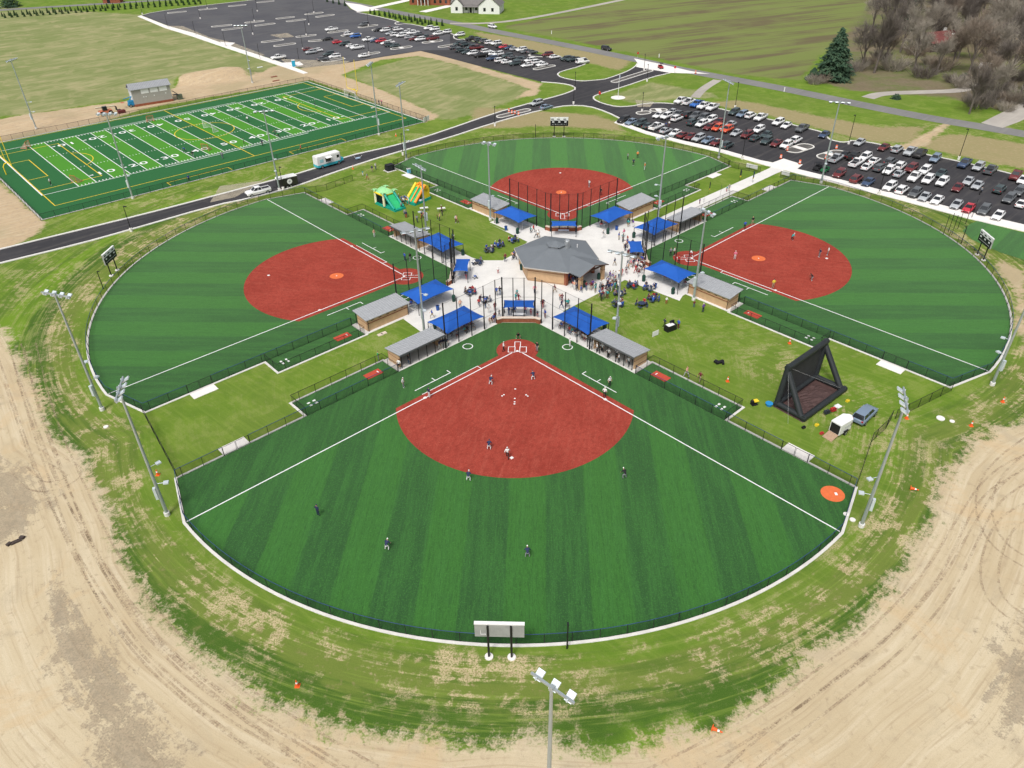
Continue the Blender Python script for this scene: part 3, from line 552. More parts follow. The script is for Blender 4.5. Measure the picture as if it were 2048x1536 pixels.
# ================================================================ FOOTBALL FIELD
U = .9144*.9; FC = (-87.62, 219.47); FA = .7297
t = NT('football_turf'); v = t.obj(); s = t.n('SeparateXYZ'); t.l(v, s.inputs[0])
fr_ = t.math('FRACT', t.math('MULTIPLY', t.math('ADD', s.outputs[0], 100*U), 1/(10*U))); band = t.math('SUBTRACT', 1, t.ramp(fr_, .499, .501))
ins = t.math('MULTIPLY', t.math('LESS_THAN', t.math('ABSOLUTE', s.outputs[0]), 50*U), t.math('LESS_THAN', t.math('ABSOLUTE', s.outputs[1]), 26.67*U))
n1 = t.noise(v, .1, 4, .6); n2 = t.noise(t.scale(v, (4, .3, 1)), 1, 3, .6); n3 = t.noise(v, 5, 3, .7)
c = t.mix(t.math('MULTIPLY', band, ins), (.026, .125, .042), (.085, .29, .022)); c = t.mix(t.math('MULTIPLY', n1, .3), c, (.03, .12, .04)); c = t.mix(t.math('MULTIPLY', n2, .25), c, (.022, .09, .03)); c = t.mix(t.math('MULTIPLY', n3, .2), c, (.02, .08, .03))
M_fturf = t.done(c, .9, 0, .12)
FX0, FX1, FY0, FY1 = -65.2*U, 62.0*U, -46.2*U, 37.6*U
fturf = tag(MB().flat([(FX0, FY0), (FX1, FY0), (FX1, FY1), (FX0, FY1)], .040).build('football_turf', M_fturf, None, (*FC, 0), FA), kind='structure')
def fl(name, P, wd, m, z=.046, closed=False): return inst(name, MB().line([(a*U, b*U) for a, b in P], wd, z, closed).mesh(name, m), fturf)
for i in range(-10, 11): fl('yard_line', [(i*5, -26.5), (i*5, 26.5)], .19, M_white)
for s_ in (-1, 1):
    fl('sideline', [(-60, s_*26.8), (60, s_*26.8)], .2, M_white); fl('end_line', [(s_*60, -27), (s_*60, 27)], .26, M_white); fl('coach_area_line', [(-25, s_*28.2), (25, s_*28.2)], .22, M_white)
    for sy in (-8.9, 8.9):
        mb = MB()
        for j in range(-50, 51):
            if j % 5: mb.box((j*U, sy*s_/abs(s_)*U if False else sy*U, .047), (.13, .6, .004))
        if s_ == 1: inst('hash_marks', mb.mesh('hash_marks', M_white), fturf)
    mb = MB()
    for j in range(-50, 51):
        if j % 5: mb.box((j*U, s_*26.0*U, .047), (.2, .75, .004))
    inst('hash_marks', mb.mesh('hash_marks', M_white), fturf)
    X0 = s_*59.6
    fl('goal_area_line', [(X0, -10.3), (s_*54, -10.3), (s_*54, 10.3), (X0, 10.3)], .2, M_yellow, .049); fl('penalty_area_line', [(X0, -21.9), (s_*42, -21.9), (s_*42, 21.9), (X0, 21.9)], .2, M_yellow, .049)
    fl('penalty_arc', [(s_*(48-10*math.cos(a_)), 10*math.sin(a_)) for a_ in np.linspace(-.92, .92, 14)], .2, M_yellow, .049)
fl('touch_line', [(-59.7, -37.8), (59.5, -37.8), (59.5, 36.6), (-59.7, 36.6)], .2, M_yellow, .049, True); fl('halfway_line', [(0, -37.8), (0, 36.6)], .2, M_yellow, .0505)
fl('centre_circle', [(10*math.cos(a_), 10*math.sin(a_)) for a_ in np.linspace(0, 6.02, 24)], .2, M_yellow, .049, True)
for a_, b_ in ((-30, -11), (10, 29.6)): fl('team_area_line', [(a_, -45), (a_, -42), (b_, -42), (b_, -45)], .18, M_yellow, .049)
def text_mesh(s_, size):
    cu = bpy.data.curves.new('t', 'FONT'); cu.body = s_; cu.size = size; cu.align_x = 'CENTER'; cu.align_y = 'CENTER'; cu.offset = .03; ob = bpy.data.objects.new('t', cu)
    sc.collection.objects.link(ob); dg = bpy.context.evaluated_depsgraph_get(); m_ = bpy.data.meshes.new_from_object(ob.evaluated_get(dg)); bpy.data.objects.remove(ob); m_.materials.clear(); m_.materials.append(M_white); return m_
for dgt in '12345': pass
NUM = {d: text_mesh(d, 3.1) for d in '012345'}
for i in range(-4, 5):
    val = 50-abs(i)*10
    for s_ in (-1, 1):
        for k_, d in enumerate(str(val)):
            off = (-1.35 if k_ == 0 else 1.35)*(1 if s_ < 0 else -1)
            inst('yard_number', NUM[d], fturf, (i*10*U+off, s_*19.2*U, .0485), 0 if s_ < 0 else math.pi, scale=(1.35, 1, 1))
        if i: inst('direction_arrow', MB().flat([(i*10*U+math.copysign(3.0, i), s_*19.2*U-.35), (i*10*U+math.copysign(3.0, i), s_*19.2*U+.35), (i*10*U+math.copysign(4.2, i), s_*19.2*U)], .0485).mesh('direction_arrow', M_white), fturf)
def FXF(a, b): return (FC[0]+math.cos(FA)*a-math.sin(FA)*b, FC[1]+math.sin(FA)*a+math.cos(FA)*b)
e_ = .3
tag(MB().strip([FXF(FX0, FY0), FXF(FX1, FY0), FXF(FX1, FY1), FXF(FX0, FY1)], .35, 0, .07, True).build('mow_strip', M_kerb), kind='structure')
fence('football_fence', [[FXF(FX0-e_, FY0-e_), FXF(FX1+e_, FY0-e_), FXF(FX1+e_, FY1+e_), FXF(FX0-e_, FY1+e_), FXF(FX0-e_, FY0-e_)]], 1.5, 'long black chain-link fence round the football field', M_black, M_chain2, None, 3.0)
# ================================================================ HUB BUILDINGS
def field_side(f, side):
    """frame of a foul-side structure: x along the foul line, y away from the field"""
    x, y, a = FLD[f]; X = XF(f); r = math.radians(a)
    if side == 'first base': return (lambda d, e: X(d, -e)), r+math.pi        # centre distance d along line, e away
    return (lambda d, e: X(-e, d)), r+math.pi/2
SIDES = [(f, s) for f in ('near', 'left', 'right', 'top') for s in ('first base', 'third base')]
# --- dugout (centre of front line at origin, x along, y away from the field)
DL, DD = 8.2, 3.4
def make_dugout():
    d = {}
    d['back_wall'] = MB().box((0, DD-.1, 1.05), (DL, .2, 2.1)).mesh('back_wall', M_cmu)
    d['wall_band'] = MB().box((0, DD+.003, 1.42), (DL+.02, .2, .1)).mesh('wall_band', M_cmud)
    d['side_wall'] = MB().box((0, 0, 1.05), (.2, DD-.62, 2.1)).mesh('side_wall', M_cmu)
    d['side_band'] = MB().box((0, 0, 1.42), (.206, DD-.60, .1)).mesh('side_band', M_cmud)
    hl = DL/2+.3; y0, y1, z0, z1 = -.25, DD+.3, 2.62, 2.22
    mb = MB(); mb.add([(-hl, y0, z0), (hl, y0, z0), (hl, y1, z1), (-hl, y1, z1), (-hl, y0, z0-.1), (hl, y0, z0-.1), (hl, y1, z1-.1), (-hl, y1, z1-.1)], [(0, 1, 2, 3), (7, 6, 5, 4), (0, 4, 5, 1), (1, 5, 6, 2), (2, 6, 7, 3), (3, 7, 4, 0)])
    d['roof'] = mb.mesh('roof', M_roofm)
    d['fascia'] = MB().box((0, y0-.03, z0-.12), (2*hl+.04, .05, .3)).mesh('fascia', pm('fascia_metal', (.13, .135, .145), .08, 1, .45, .3))
    mb = MB(); sl = (z1-z0)/(y1-y0)
    for i in range(19):
        x = -hl+.12+i*(2*hl-.24)/18
        mb.add([(x-.025, y0, z0+.002), (x+.025, y0, z0+.002), (x+.025, y1, z1+.002), (x-.025, y1, z1+.002), (x-.02, y0, z0+.055), (x+.02, y0, z0+.055), (x+.02, y1, z1+.055), (x-.02, y1, z1+.055)], [(4, 5, 6, 7), (0, 4, 7, 3), (1, 2, 6, 5), (0, 1, 5, 4)])
    d['roof_seams'] = mb.mesh('roof_seams', pm('seam_metal', (.40, .41, .425), .08, 1, .4, 0))
    d['bench'] = MB().box((0, DD-.6, .45), (DL-.7, .32, .06)).box((-3, DD-.6, .22), (.08, .3, .42)).box((0, DD-.6, .22), (.08, .3, .42)).box((3, DD-.6, .22), (.08, .3, .42)).mesh('bench', M_alu)
    d['screen'] = MB().wall([(-DL/2, 0), (DL/2, 0)], .05, 2.2).mesh('screen', M_chain2)
    d['floor_mark'] = None
    d['gutter'] = MB().tube((-DL/2+.1, DD+.15, 0), (-DL/2+.1, DD+.15, 2.2), .05, n=6).mesh('gutter', M_black)
    d['vent'] = MB().box((0, DD+.01, 1.75), (.5, .04, .1)).mesh('vent', M_black)
    return d
DUG = make_dugout()
dpost = MB().box((0, 0, 1.25), (.09, .09, 2.5)).mesh('roof_post', M_black)
for f, s in SIDES:
    P, r = field_side(f, s); x, y = P(12.15, E_+.28)
    o = empty('dugout', (x, y, .05), r, 'tan dugout with grey metal roof, %s side of %s' % (s, LBL[f]), 'dugout', 'dugouts')
    for k_ in ('back_wall', 'wall_band', 'roof', 'fascia', 'roof_seams', 'bench', 'screen'):
        inst(k_, DUG[k_], o)
    for q in (-1, 1):
        inst('side_wall', DUG['side_wall'], o, (q*(DL/2-.1), DD/2+.18, 0)); inst('side_band', DUG['side_band'], o, (q*(DL/2-.1), DD/2+.18, 0)); inst('gutter', DUG['gutter'], o, ((DL-.2) if q > 0 else 0, 0, 0))
    for q in (-2, -1, 0, 1, 2): inst('vent', DUG['vent'], o, (q*1.5, 0, 0))
    for q in range(6): inst('roof_post', dpost, o, (-DL/2+.06+q*(DL-.12)/5, 0, 0))
# --- big shade canopies over the bleachers
def hip_canopy(lx, ly, z, rise, ridge, sag):
    """fabric hip: concave edges, ridge of given length"""
    mb = MB(); n = 10
    def edge(a, b):
        a, b = Vector(a), Vector(b); out = []
        for i in range(n):
            t_ = i/n; p = a.lerp(b, t_); c_ = Vector((0, 0, 0)); inn = (Vector((0, 0, p.z))-Vector((p.x, p.y, p.z))); k = sag*4*t_*(1-t_)
            nrm = Vector((-(b-a).y, (b-a).x, 0)).normalized(); p = p+nrm*k+Vector((0, 0, k*.35)); out.append(p)
        return out
    C = [(-lx/2, -ly/2, z), (lx/2, -ly/2, z), (lx/2, ly/2, z), (-lx/2, ly/2, z)]
    E = [edge(C[i], C[(i+1) % 4]) for i in range(4)]; R = [Vector((-ridge/2, 0, z+rise)), Vector((ridge/2, 0, z+rise))]
    def grid(edge_pts, end, top0, top1):
        pts = edge_pts+[end]; m = 5; rows = []
        for j in range(m+1):
            s_ = j/m; row = []
            for i, p in enumerate(pts):
                q = top0.lerp(top1, i/(len(pts)-1)); w_ = p.lerp(q, s_); w_.z -= .22*rise*math.sin(math.pi*s_)*.6; row.append(w_)
            rows.append(row)
        vs = [p for r_ in rows for p in r_]; k = len(pts); mb.add(vs, [(j*k+i, j*k+i+1, (j+1)*k+i+1, (j+1)*k+i) for j in range(m) for i in range(k-1)], True)
    grid(E[0], Vector(C[1]), R[0], R[1]); grid(E[1], Vector(C[2]), R[1], R[1]); grid(E[2], Vector(C[3]), R[1], R[0]); grid(E[3], Vector(C[0]), R[0], R[0])
    return mb
can_me = hip_canopy(7.8, 5.2, 2.3, 1.15, 2.6, .28).mesh('canopy', M_cloth)
cap_post = MB().tube((0, 0, 0), (0, 0, 2.32), .06, n=8).mesh('post', M_black)
can_s = hip_canopy(5.2, 2.7, 2.35, .18, 4.2, .22).mesh('canopy', M_cloth)
def beam_mesh(lx, ly, z): 
    return MB().tube((-lx/2, -ly/2, z), (-lx/2, ly/2, z), .03, n=5).tube((lx/2, -ly/2, z), (lx/2, ly/2, z), .03, n=5).mesh('beam', M_black)
beam_b = beam_mesh(7.6, 5.0, 2.2)
for f, s in SIDES:
    P, r = field_side(f, s); x, y = P(3.25, 11.05)
    o = empty('shade_canopy', (x, y, .05), r, 'large blue canopy over the %s side bleachers of %s' % (s, LBL[f]), 'canopy', 'large bleacher canopies')
    inst('canopy', can_me, o); inst('beam', beam_b, o)
    for a in (-3.8, 3.8):
        for b in (-2.5, 2.5): inst('post', cap_post, o, (a, b, 0))
BSC = {}
for f in FLD:
    X = XF(f); x, y = X(*uv(-10.6, 0)); r = math.radians(FLD[f][2])+math.radians(45)+math.pi/2
    o = empty('small_canopy', (x, y, .05), r, 'small blue fabric canopy behind the backstop of '+LBL[f], 'canopy', 'backstop canopies')
    inst('canopy', can_s, o); inst('beam', beam_mesh(5.0, 2.5, 2.27), o)
    for a in (-2.5, 2.5):
        for b in (-1.25, 1.25): inst('post', cap_post, o, (a, b, 0))
    # scorer's table under it
    tb = empty('scorer_table', (x+0, y, .05), r, 'folding table under the small canopy of '+LBL[f], 'table', 'scorer tables')
    inst('table_top', MB().box((0, -.5, .74), (2.2, .7, .05)).mesh('table_top', M_wplas), tb)
    for a in (-.95, .95): inst('leg', MB().tube((a, -.75, 0), (a, -.25, .72), .02, n=5).tube((a, -.25, 0), (a, -.75, .72), .02, n=5).mesh('leg', M_steel), tb)
# --- bleachers
plank = MB().box((0, 0, 0), (6.6, .26, .045)).mesh('seat_plank', M_alu)
fplank = MB().box((0, 0, 0), (6.6, .24, .03)).mesh('foot_plank', M_steel)
def frame_mesh():
    mb = MB()
    for i in range(4): mb.tube((0, i*.65, 0), (0, i*.65, .40+i*.24), .025, n=5)
    mb.tube((0, 0, .1), (0, 2.1, .95), .025, n=5).tube((0, -.2, .04), (0, 2.3, .04), .025, n=5); return mb.mesh('frame', M_alu)
bframe = frame_mesh()
BL = {}
for f, s in SIDES:
    P, r = field_side(f, s); x, y = P(3.3, 9.75)
    o = empty('bleachers', (x, y, .055), r, 'aluminium bleachers under the %s side canopy of %s' % (s, LBL[f]), 'bleachers', 'bleachers'); BL[(f, s)] = (x, y, r)
    for i in range(4):
        inst('seat_plank', plank, o, (0, i*.65, .43+i*.24))
        if i: inst('foot_plank', fplank, o, (0, i*.65-.3, .2+(i-1)*.24+.03))
    for a in (-3.0, -1, 1, 3.0): inst('frame', bframe, o, (a, 0, 0))
    inst('back_rail', MB().tube((-3.3, 2.3, 1.9), (3.3, 2.3, 1.9), .022, n=5).tube((-3.3, 2.3, 1.55), (3.3, 2.3, 1.55), .018, n=5).tube((-3.3, 2.3, .05), (-3.3, 2.3, 1.9), .02, n=5).tube((3.3, 2.3, .05), (3.3, 2.3, 1.9), .02, n=5).mesh('back_rail', M_alu), o)
# --- backstop walls, net poles and nets
netp = MB().tube((0, 0, 0), (0, 0, 8.1), .085, .07, n=8).mesh('net_pole', M_black)
netp2 = MB().tube((0, 0, 0), (0, 0, 8.2), .13, .11, n=8).mesh('net_pole', M_black)
for f in FLD:
    X = XF(f); WP = [(-3.2, -8.35), (-4.2, -8.1), (-8.1, -4.2), (-8.35, -3.2)]; WW = [X(*p) for p in WP]
    o = empty('backstop_wall', (*X(*uv(-8.7, 0)), 0), 0, 'low brick backstop wall with pale cap behind home plate of '+LBL[f], 'wall', 'backstop walls')
    L0 = o.location; Q = [(p[0]-L0.x, p[1]-L0.y) for p in WW]
    inst('brickwork', MB().strip(Q, .42, 0, .85).mesh('brickwork', M_brick), o); inst('cap', MB().strip(Q, .56, .85, .97).mesh('cap', M_cap), o)
    n_ = empty('backstop_net', (*X(*uv(-8.9, 0)), 0), 0, 'tall black net on poles behind home plate of '+LBL[f], 'net', 'backstop nets'); L0 = n_.location
    line = [(7.75, -8.3), (5.05, -8.3), (2.3, -8.3), (-.45, -8.3), (-3.15, -8.45)]+[uv(-9.05, v_) for v_ in (-2.75, -.9, .9, 2.75)]
    line = line[:5]+[uv(-9.05, 2.75*k_) for k_ in (-1, -.33, .33, 1)] if False else None
    left = [(7.75, -8.3), (5.05, -8.3), (2.3, -8.3), (-.45, -8.3), (-3.15, -8.5)]; mid = [uv(-9.0, -2.7), uv(-9.0, -.9), uv(-9.0, .9), uv(-9.0, 2.7)]
    full = left+mid+[(b, a) for a, b in left[::-1]]
    if (Vector(left[-1])-Vector(mid[0])).length > (Vector(left[-1])-Vector(mid[-1])).length: full = left+mid[::-1]+[(b, a) for a, b in left[::-1]]
    pts = [X(*p) for p in full]; pts = [(p[0]-L0.x, p[1]-L0.y) for p in pts]
    for i, p in enumerate(pts): inst('net_pole', netp2 if i in (0, 5, 8, 13) else netp, n_, (*p, 0))
    inst('net', MB().wall(pts, .9, 8.05).mesh('net', M_net), n_)
    mb = MB()
    for z_ in (8.05, 4.6, 2.2):
        for a, b in zip(pts, pts[1:]): mb.tube((*a, z_), (*b, z_), .022, n=4, caps=False)
    inst('cable', mb.mesh('cable', M_black), n_)
# --- pavilion
PC = (8.6, 127.8); t = NT('asphalt_shingles'); v = t.obj(); n1 = t.noise(v, .7, 4, .6); n2 = t.noise(t.scale(v, (3, 9, 9)), 1.5, 3, .7); n3 = t.noise(v, 12, 2)
M_shing = t.done(t.mix(t.math('MULTIPLY', n3, .4), t.mix(t.math('ADD', t.math('MULTIPLY', n1, .5), t.math('MULTIPLY', n2, .5)), (.115, .13, .145), (.205, .225, .245)), (.085, .092, .10)), .9, 0, .2)
pav = empty('pavilion', (*PC, .05), math.radians(42), 'hexagonal tan pavilion with grey shingle roof in the middle of the plaza', 'building')
hexp = lambda R, z: [(R*math.cos(math.radians(60*k_)), R*math.sin(math.radians(60*k_)), z) for k_ in range(6)]
EV, AP, HR = 2.95, 5.0, 8.15
mb = MB(); H_ = hexp(HR, EV); T_ = hexp(1.5, AP-.36)
mb.add(H_+T_, [(k_, (k_+1) % 6, 6+(k_+1) % 6, 6+k_) for k_ in range(6)]+[(6, 7, 8, 9, 10, 11)])
mb.add(hexp(HR, EV-.14)+hexp(HR, EV-.002), [(k_, (k_+1) % 6, 6+(k_+1) % 6, 6+k_) for k_ in range(6)]+[(5, 4, 3, 2, 1, 0)])
roof = inst('roof', mb.mesh('roof', M_shing), pav)
inst('eave_trim', MB().strip([p[:2] for p in hexp(HR+.03, 0)], .05, EV-.17, EV+.02, True).mesh('eave_trim', pm('eave_trim', (.45, .42, .38), .05)), roof)
wl = hexp(7.15, 0)
for k_ in range(6):
    a, b = wl[k_], wl[(k_+1) % 6]; c_ = ((a[0]+b[0])/2, (a[1]+b[1])/2); L_ = 7.15; an = math.atan2(b[1]-a[1], b[0]-a[0])
    if k_ == 4:   # porch side is open with a service counter
        inst('counter_wall', MB().box((c_[0]*.86, c_[1]*.86, 1.4), (L_*.86, .2, 2.8), an).mesh('counter_wall', M_brick), pav); inst('serving_hatch', MB().box((c_[0]*.885, c_[1]*.885, 1.5), (3.2, .12, 1.1), an).mesh('serving_hatch', M_glass), pav); continue
    wo = inst('wall', MB().box((c_[0], c_[1], 1.44), (L_, .22, 2.88), an).mesh('wall', M_cmu), pav)
    inst('wall_band', MB().box((c_[0]*1.0005, c_[1]*1.0005, 2.05), (L_*.998, .235, .12), an).mesh('wall_band', M_cmud), wo); inst('wall_base', MB().box((c_[0], c_[1], .15), (L_*.999, .24, .3), an).mesh('wall_base', pm('base_block', (.38, .24, .14), .1, 2)), wo)
for k_ in (4, 5):
    inst('corner_pier', MB().box((wl[k_][0], wl[k_][1], 1.42), (.55, .55, 2.84), math.radians(60*k_+30)).mesh('corner_pier', M_brick), pav)
    inst('downpipe', MB().tube((wl[k_][0]*1.03, wl[k_][1]*1.03, 0), (wl[k_][0]*1.03, wl[k_][1]*1.03, 2.8), .05, n=6).mesh('downpipe', M_black), pav)
# porch gable on the side between hexagon vertices 4 and 5 (facing lower right of the photo)
pa = math.radians(270); ux, uy = math.cos(pa), math.sin(pa); tx, ty = -uy, ux
def PP(o_, s_, z): return (ux*o_+tx*s_, uy*o_+ty*s_, z)
mb = MB(); f0, hw = 9.75, 3.75
A, B, C_ = PP(f0, -hw, EV-.05), PP(f0, hw, EV-.05), PP(f0, 0, EV+1.0); Ai, Bi, Ci = PP(6.6, -hw, EV-.05), PP(6.6, hw, EV-.05), PP(3.4, 0, EV+1.0)
mb.add([A, B, C_, Ai, Bi, Ci], [(0, 2, 5, 3), (2, 1, 4, 5)]); mb.add([PP(f0, -hw, EV-.17), PP(f0, hw, EV-.17), PP(f0, 0, EV+.88), PP(6.6, -hw, EV-.17), PP(6.6, hw, EV-.17), PP(4.4, 0, EV+.88)], [(3, 5, 2, 0), (5, 4, 1, 2)])
pr = inst('porch_roof', mb.mesh('porch_roof', M_shing), pav)
inst('gable_trim', MB().tube(PP(f0+.02, -hw, EV-.1), PP(f0+.02, 0, EV+.95), .09, n=4).tube(PP(f0+.02, hw, EV-.1), PP(f0+.02, 0, EV+.95), .09, n=4).mesh('gable_trim', pm('brown_trim', (.10, .055, .04), .1)), pr)
for s_ in (-2.9, 2.9):
    c_ = PP(9.1, s_, 0); cp = inst('column', MB().box((c_[0], c_[1], 1.36), (.62, .62, 2.72)).mesh('column', M_cmu), pav); inst('column_band', MB().box((c_[0], c_[1], 2.0), (.64, .64, .12)).mesh('column_band', M_cmud), cp)
inst('porch_beam', MB().box(PP(9.1, 0, 2.78), (6.6, .25, .2)).mesh('porch_beam', pm('brown_trim', (.10, .055, .04), .1)), pav)
cup = inst('cupola', MB().add(hexp(1.55, AP-.6)+hexp(1.55, AP-.02), [(k_, (k_+1) % 6, 6+(k_+1) % 6, 6+k_) for k_ in range(6)]).mesh('cupola', pm('cupola_wall', (.16, .17, .18), .1)), pav)
inst('cupola_roof', MB().add(hexp(1.95, AP-.04)+[(0, 0, AP+.55)], [(k_, (k_+1) % 6, 6) for k_ in range(6)]+[(5, 4, 3, 2, 1, 0)]).mesh('cupola_roof', M_shing), cup)
for k_ in range(6):
    a, b = hexp(1.57, 0)[k_], hexp(1.57, 0)[(k_+1) % 6]; c_ = ((a[0]+b[0])/2, (a[1]+b[1])/2); inst('louvre', MB().box((c_[0], c_[1], AP-.24), (1.3, .06, .3), math.atan2(b[1]-a[1], b[0]-a[0])).mesh('louvre', pm('louvre_grey', (.42, .43, .44), .05)), cup)
Rv = Matrix.Rotation(-math.radians(42), 3, 'Z'); vp = Rv @ Vector((2.0, -.7, 0))
vt = inst('roof_vent', MB().box((vp.x, vp.y, AP-.05), (.7, .7, 1.1)).tube((vp.x, vp.y, AP+.45), (vp.x, vp.y, AP+.75), .36, n=10).tube((vp.x, vp.y, AP+.75), (vp.x, vp.y, AP+.95), .48, .4, n=10).mesh('roof_vent', M_alu), pav)
vp = Rv @ Vector((4.0, .6, 0)); inst('vent_pipe', MB().tube((vp.x, vp.y, 3.6), (vp.x, vp.y, 4.5), .09, n=6).mesh('vent_pipe', M_wplas), pav)
# ================================================================ LIGHT POLES
M_lamp = pm('lamp_housing', (.60, .66, .70), .05, 2, .4, .3)
def flood_mesh():
    mb = MB(); mb.box((0, .12, 0), (.62, .85, .16), M=Matrix.Rotation(.55, 3, 'X')); mb.mat(1).box((0, .14, -.10), (.52, .72, .04), M=Matrix.Rotation(.55, 3, 'X')); mb.mat(0).box((0, -.25, .05), (.12, .3, .25)); return mb.mesh('floodlight', [M_lamp, M_glass])
FLOOD = flood_mesh()
pole_me = MB().tube((0, 0, 0), (0, 0, 1), .21, .12, n=10).mesh('pole', M_steel)
base_me = MB().tube((0, 0, 0), (0, 0, .5), .34, n=12).mesh('base', M_conc)
box_me = MB().box((0, 0, 0), (.38, .3, 1.7)).mesh('control_box', M_lamp)
serv_me = MB().tube((0, 0, 0), (0, .75, .0), .035, n=5).box((0, .95, -.02), (.5, .55, .16)).mesh('service_light', M_lamp)
M_lit = None
POLES = [((335, 1030), 18.6, 'near', 4, 'left of the nearest field beside its left fence corner'), ((205, 820), 18.6, 'left', 4, 'outside the left field fence at far left'), ((1722, 1053), 18.2, 'near', 4, 'right of the nearest field near the orange warm-up mat'), (PX((*G(1103, 1376, 18.2)[:2], 0)), 18.2, 'near', 3, 'in the foreground at the bottom edge'), ((1984, 770), 18.6, 'right', 4, 'outside the right field fence at the right edge'),
 ((849, 668), 18.3, 'near', 4, 'between the two dugouts left of the plaza'), ((1231, 684), 15.6, 'near', 4, 'behind the right dugout of the nearest field'), ((853, 467), 14.2, 'left', 4, 'behind the far dugout of the left field'), ((981, 440), 16.4, 'top', 3, 'behind the left dugout of the farthest softball field'), ((1315, 440), 17.6, 'top', 4, 'behind the right dugout of the farthest softball field'), ((1387, 600), 16.2, 'right', 3, 'beside the near dugout of the right field'),
 ((1437, 316), 18.7, 'top', 4, 'by the sidewalk at the farthest softball field'), ((1642, 366), 18.5, 'right', 4, 'by the sidewalk at the top corner of the right field'), ((813, 320), 18.9, 'top', 4, 'at the left corner of the farthest softball field'), ((559, 380), 18.3, 'left', 4, 'at the road side corner of the left field'), ((266, 397), 19.2, 'fb', 4, 'on the near side of the football field, left'), ((758, 270), 19.0, 'fb', 4, 'on the near side of the football field, right'), ((73, 258), 19.2, 'fb', 4, 'on the far side of the football field at far left'), ((505, 166), 18.6, 'fb', 4, 'beside the sand heap beyond the football field')]
for px, h, tgt, nl, where in POLES:
    g = G(*px); tc = FC if tgt == 'fb' else XF(tgt)(18, 18); yaw = math.atan2(tc[1]-g[1], tc[0]-g[0])-math.pi/2-(.75 if nl == 3 and tgt == 'near' else 0)
    o = empty('stadium_light', g, yaw, 'tall steel stadium light pole '+where, 'light pole', 'stadium light poles')
    inst('pole', pole_me, o, scale=(1, 1, h)); inst('base', base_me, o)
    wd = 1.0*nl; ca_ = inst('crossarm', MB().box((0, .1, h-.1), (wd+.6, .16, .18)).box((0, .05, h-.1), (.3, .3, .5)).mesh('crossarm', M_steel), o)
    for i in range(nl):
        x_ = (i-(nl-1)/2)*wd/(nl-.4)*1.12; inst('floodlight', FLOOD, o, (x_, .28, h-.2), scale=.92)
    inst('service_light', serv_me, o, (0, .15, 5.0), scale=1.05); inst('control_box', box_me, o, (0, -.34, 3.6))
    if nl == 4: inst('service_light', serv_me, o, (0, .15, 7.6), rot=(0, 0, .6))
# black area lights
alp = MB().tube((0, 0, 0), (0, 0, 1), .085, .065, n=8).mesh('pole', M_black)
alb = MB().tube((0, 0, 0), (0, 0, .75), .3, n=12).mesh('base', M_walk)
alh = MB().box((0, .35, 0), (.3, .7, .12)).mesh('lamp_head', M_black)
AREA = [(285, 29, 'at the far left corner of the big lot'), (336, 55, 'on the sidewalk of the big lot, second from the far corner'), (391, 70, 'on the sidewalk of the big lot, third from the far corner'), (401, 38, 'standing alone on asphalt near the far left of the big lot'), (451.5, 93, 'beside the sidewalk landing of the big lot'), (415, 18, 'on a kerbed island near the top left of the big lot'), (506, 69, 'alone on asphalt left of the middle of the big lot'), (515, 23, 'alone on asphalt near the top of the big lot'), (509, 43, 'on a long kerbed island in the upper big lot'), (520, 118, 'on the sidewalk above the white pickup'), (606, 99.5, 'alone on asphalt left of the parked cars'), (613, 71, 'on the island left of the black coupe'), (599, 127, 'at the blue portable toilet corner of the lot'), (618, 50, 'alone on asphalt in the middle of the big lot'), (628, 26, 'on the island near the top of the big lot'), (738, 107, 'on the island by the lone white car'), (737, 52, 'on the island beside the lone dark car'), (995, 115, 'between the car rows of the right part of the big lot'), (1147, 208, 'on the lower kerb of the driveway junction'), (1150, 179, 'on the upper kerb of the driveway junction'), (990, 252, 'beside the driveway above the farthest field'), (1294, 163, 'right of the entrance drive'), (1288, 141, 'on the entrance median'), (1284, 223, 'on the island at the start of the right lot'), (1470, 216, 'on the grass behind the pickup row of the right lot'), (1697, 288, 'on the grass bump-out of the right lot'), (1484, 318, 'on the sidewalk near the paved landing'), (1757, 389, 'on the sidewalk by the white cars of the right lot'), (1917, 319, 'on the grass at the far right of the right lot'), (263, 463, 'beside the driveway at far left'), (567, 380, 'beside the black trailer on the driveway'), (806, 310, 'beside the driveway at the farthest field corner'), (207, 578, 'at the left field fence near the scoreboard'), (1134, 1297, 'at the nearest field fence right of the scoreboard'), (1071, 275, 'behind the farthest field fence left of the scoreboard'), (1922, 487, 'behind the right field fence left of the scoreboard')]
for i, (x, y, where) in enumerate(AREA):
    g = G(x, y); small = i >= len(AREA)-4; h = 3.6 if small else (5.6 if i < 24 or i > 28 else 7.6)
    o = empty('area_light', g, math.atan2(HUB[1]-g[1], HUB[0]-g[0])-math.pi/2, ('slim black pole with speaker ' if small else 'slim black light pole ')+where, 'light pole', 'black light poles')
    inst('pole', alp, o, scale=(1, 1, h)); inst('lamp_head', alh, o, (0, 0, h-.05), scale=.6 if small else 1)
    if not small: inst('base', alb, o)
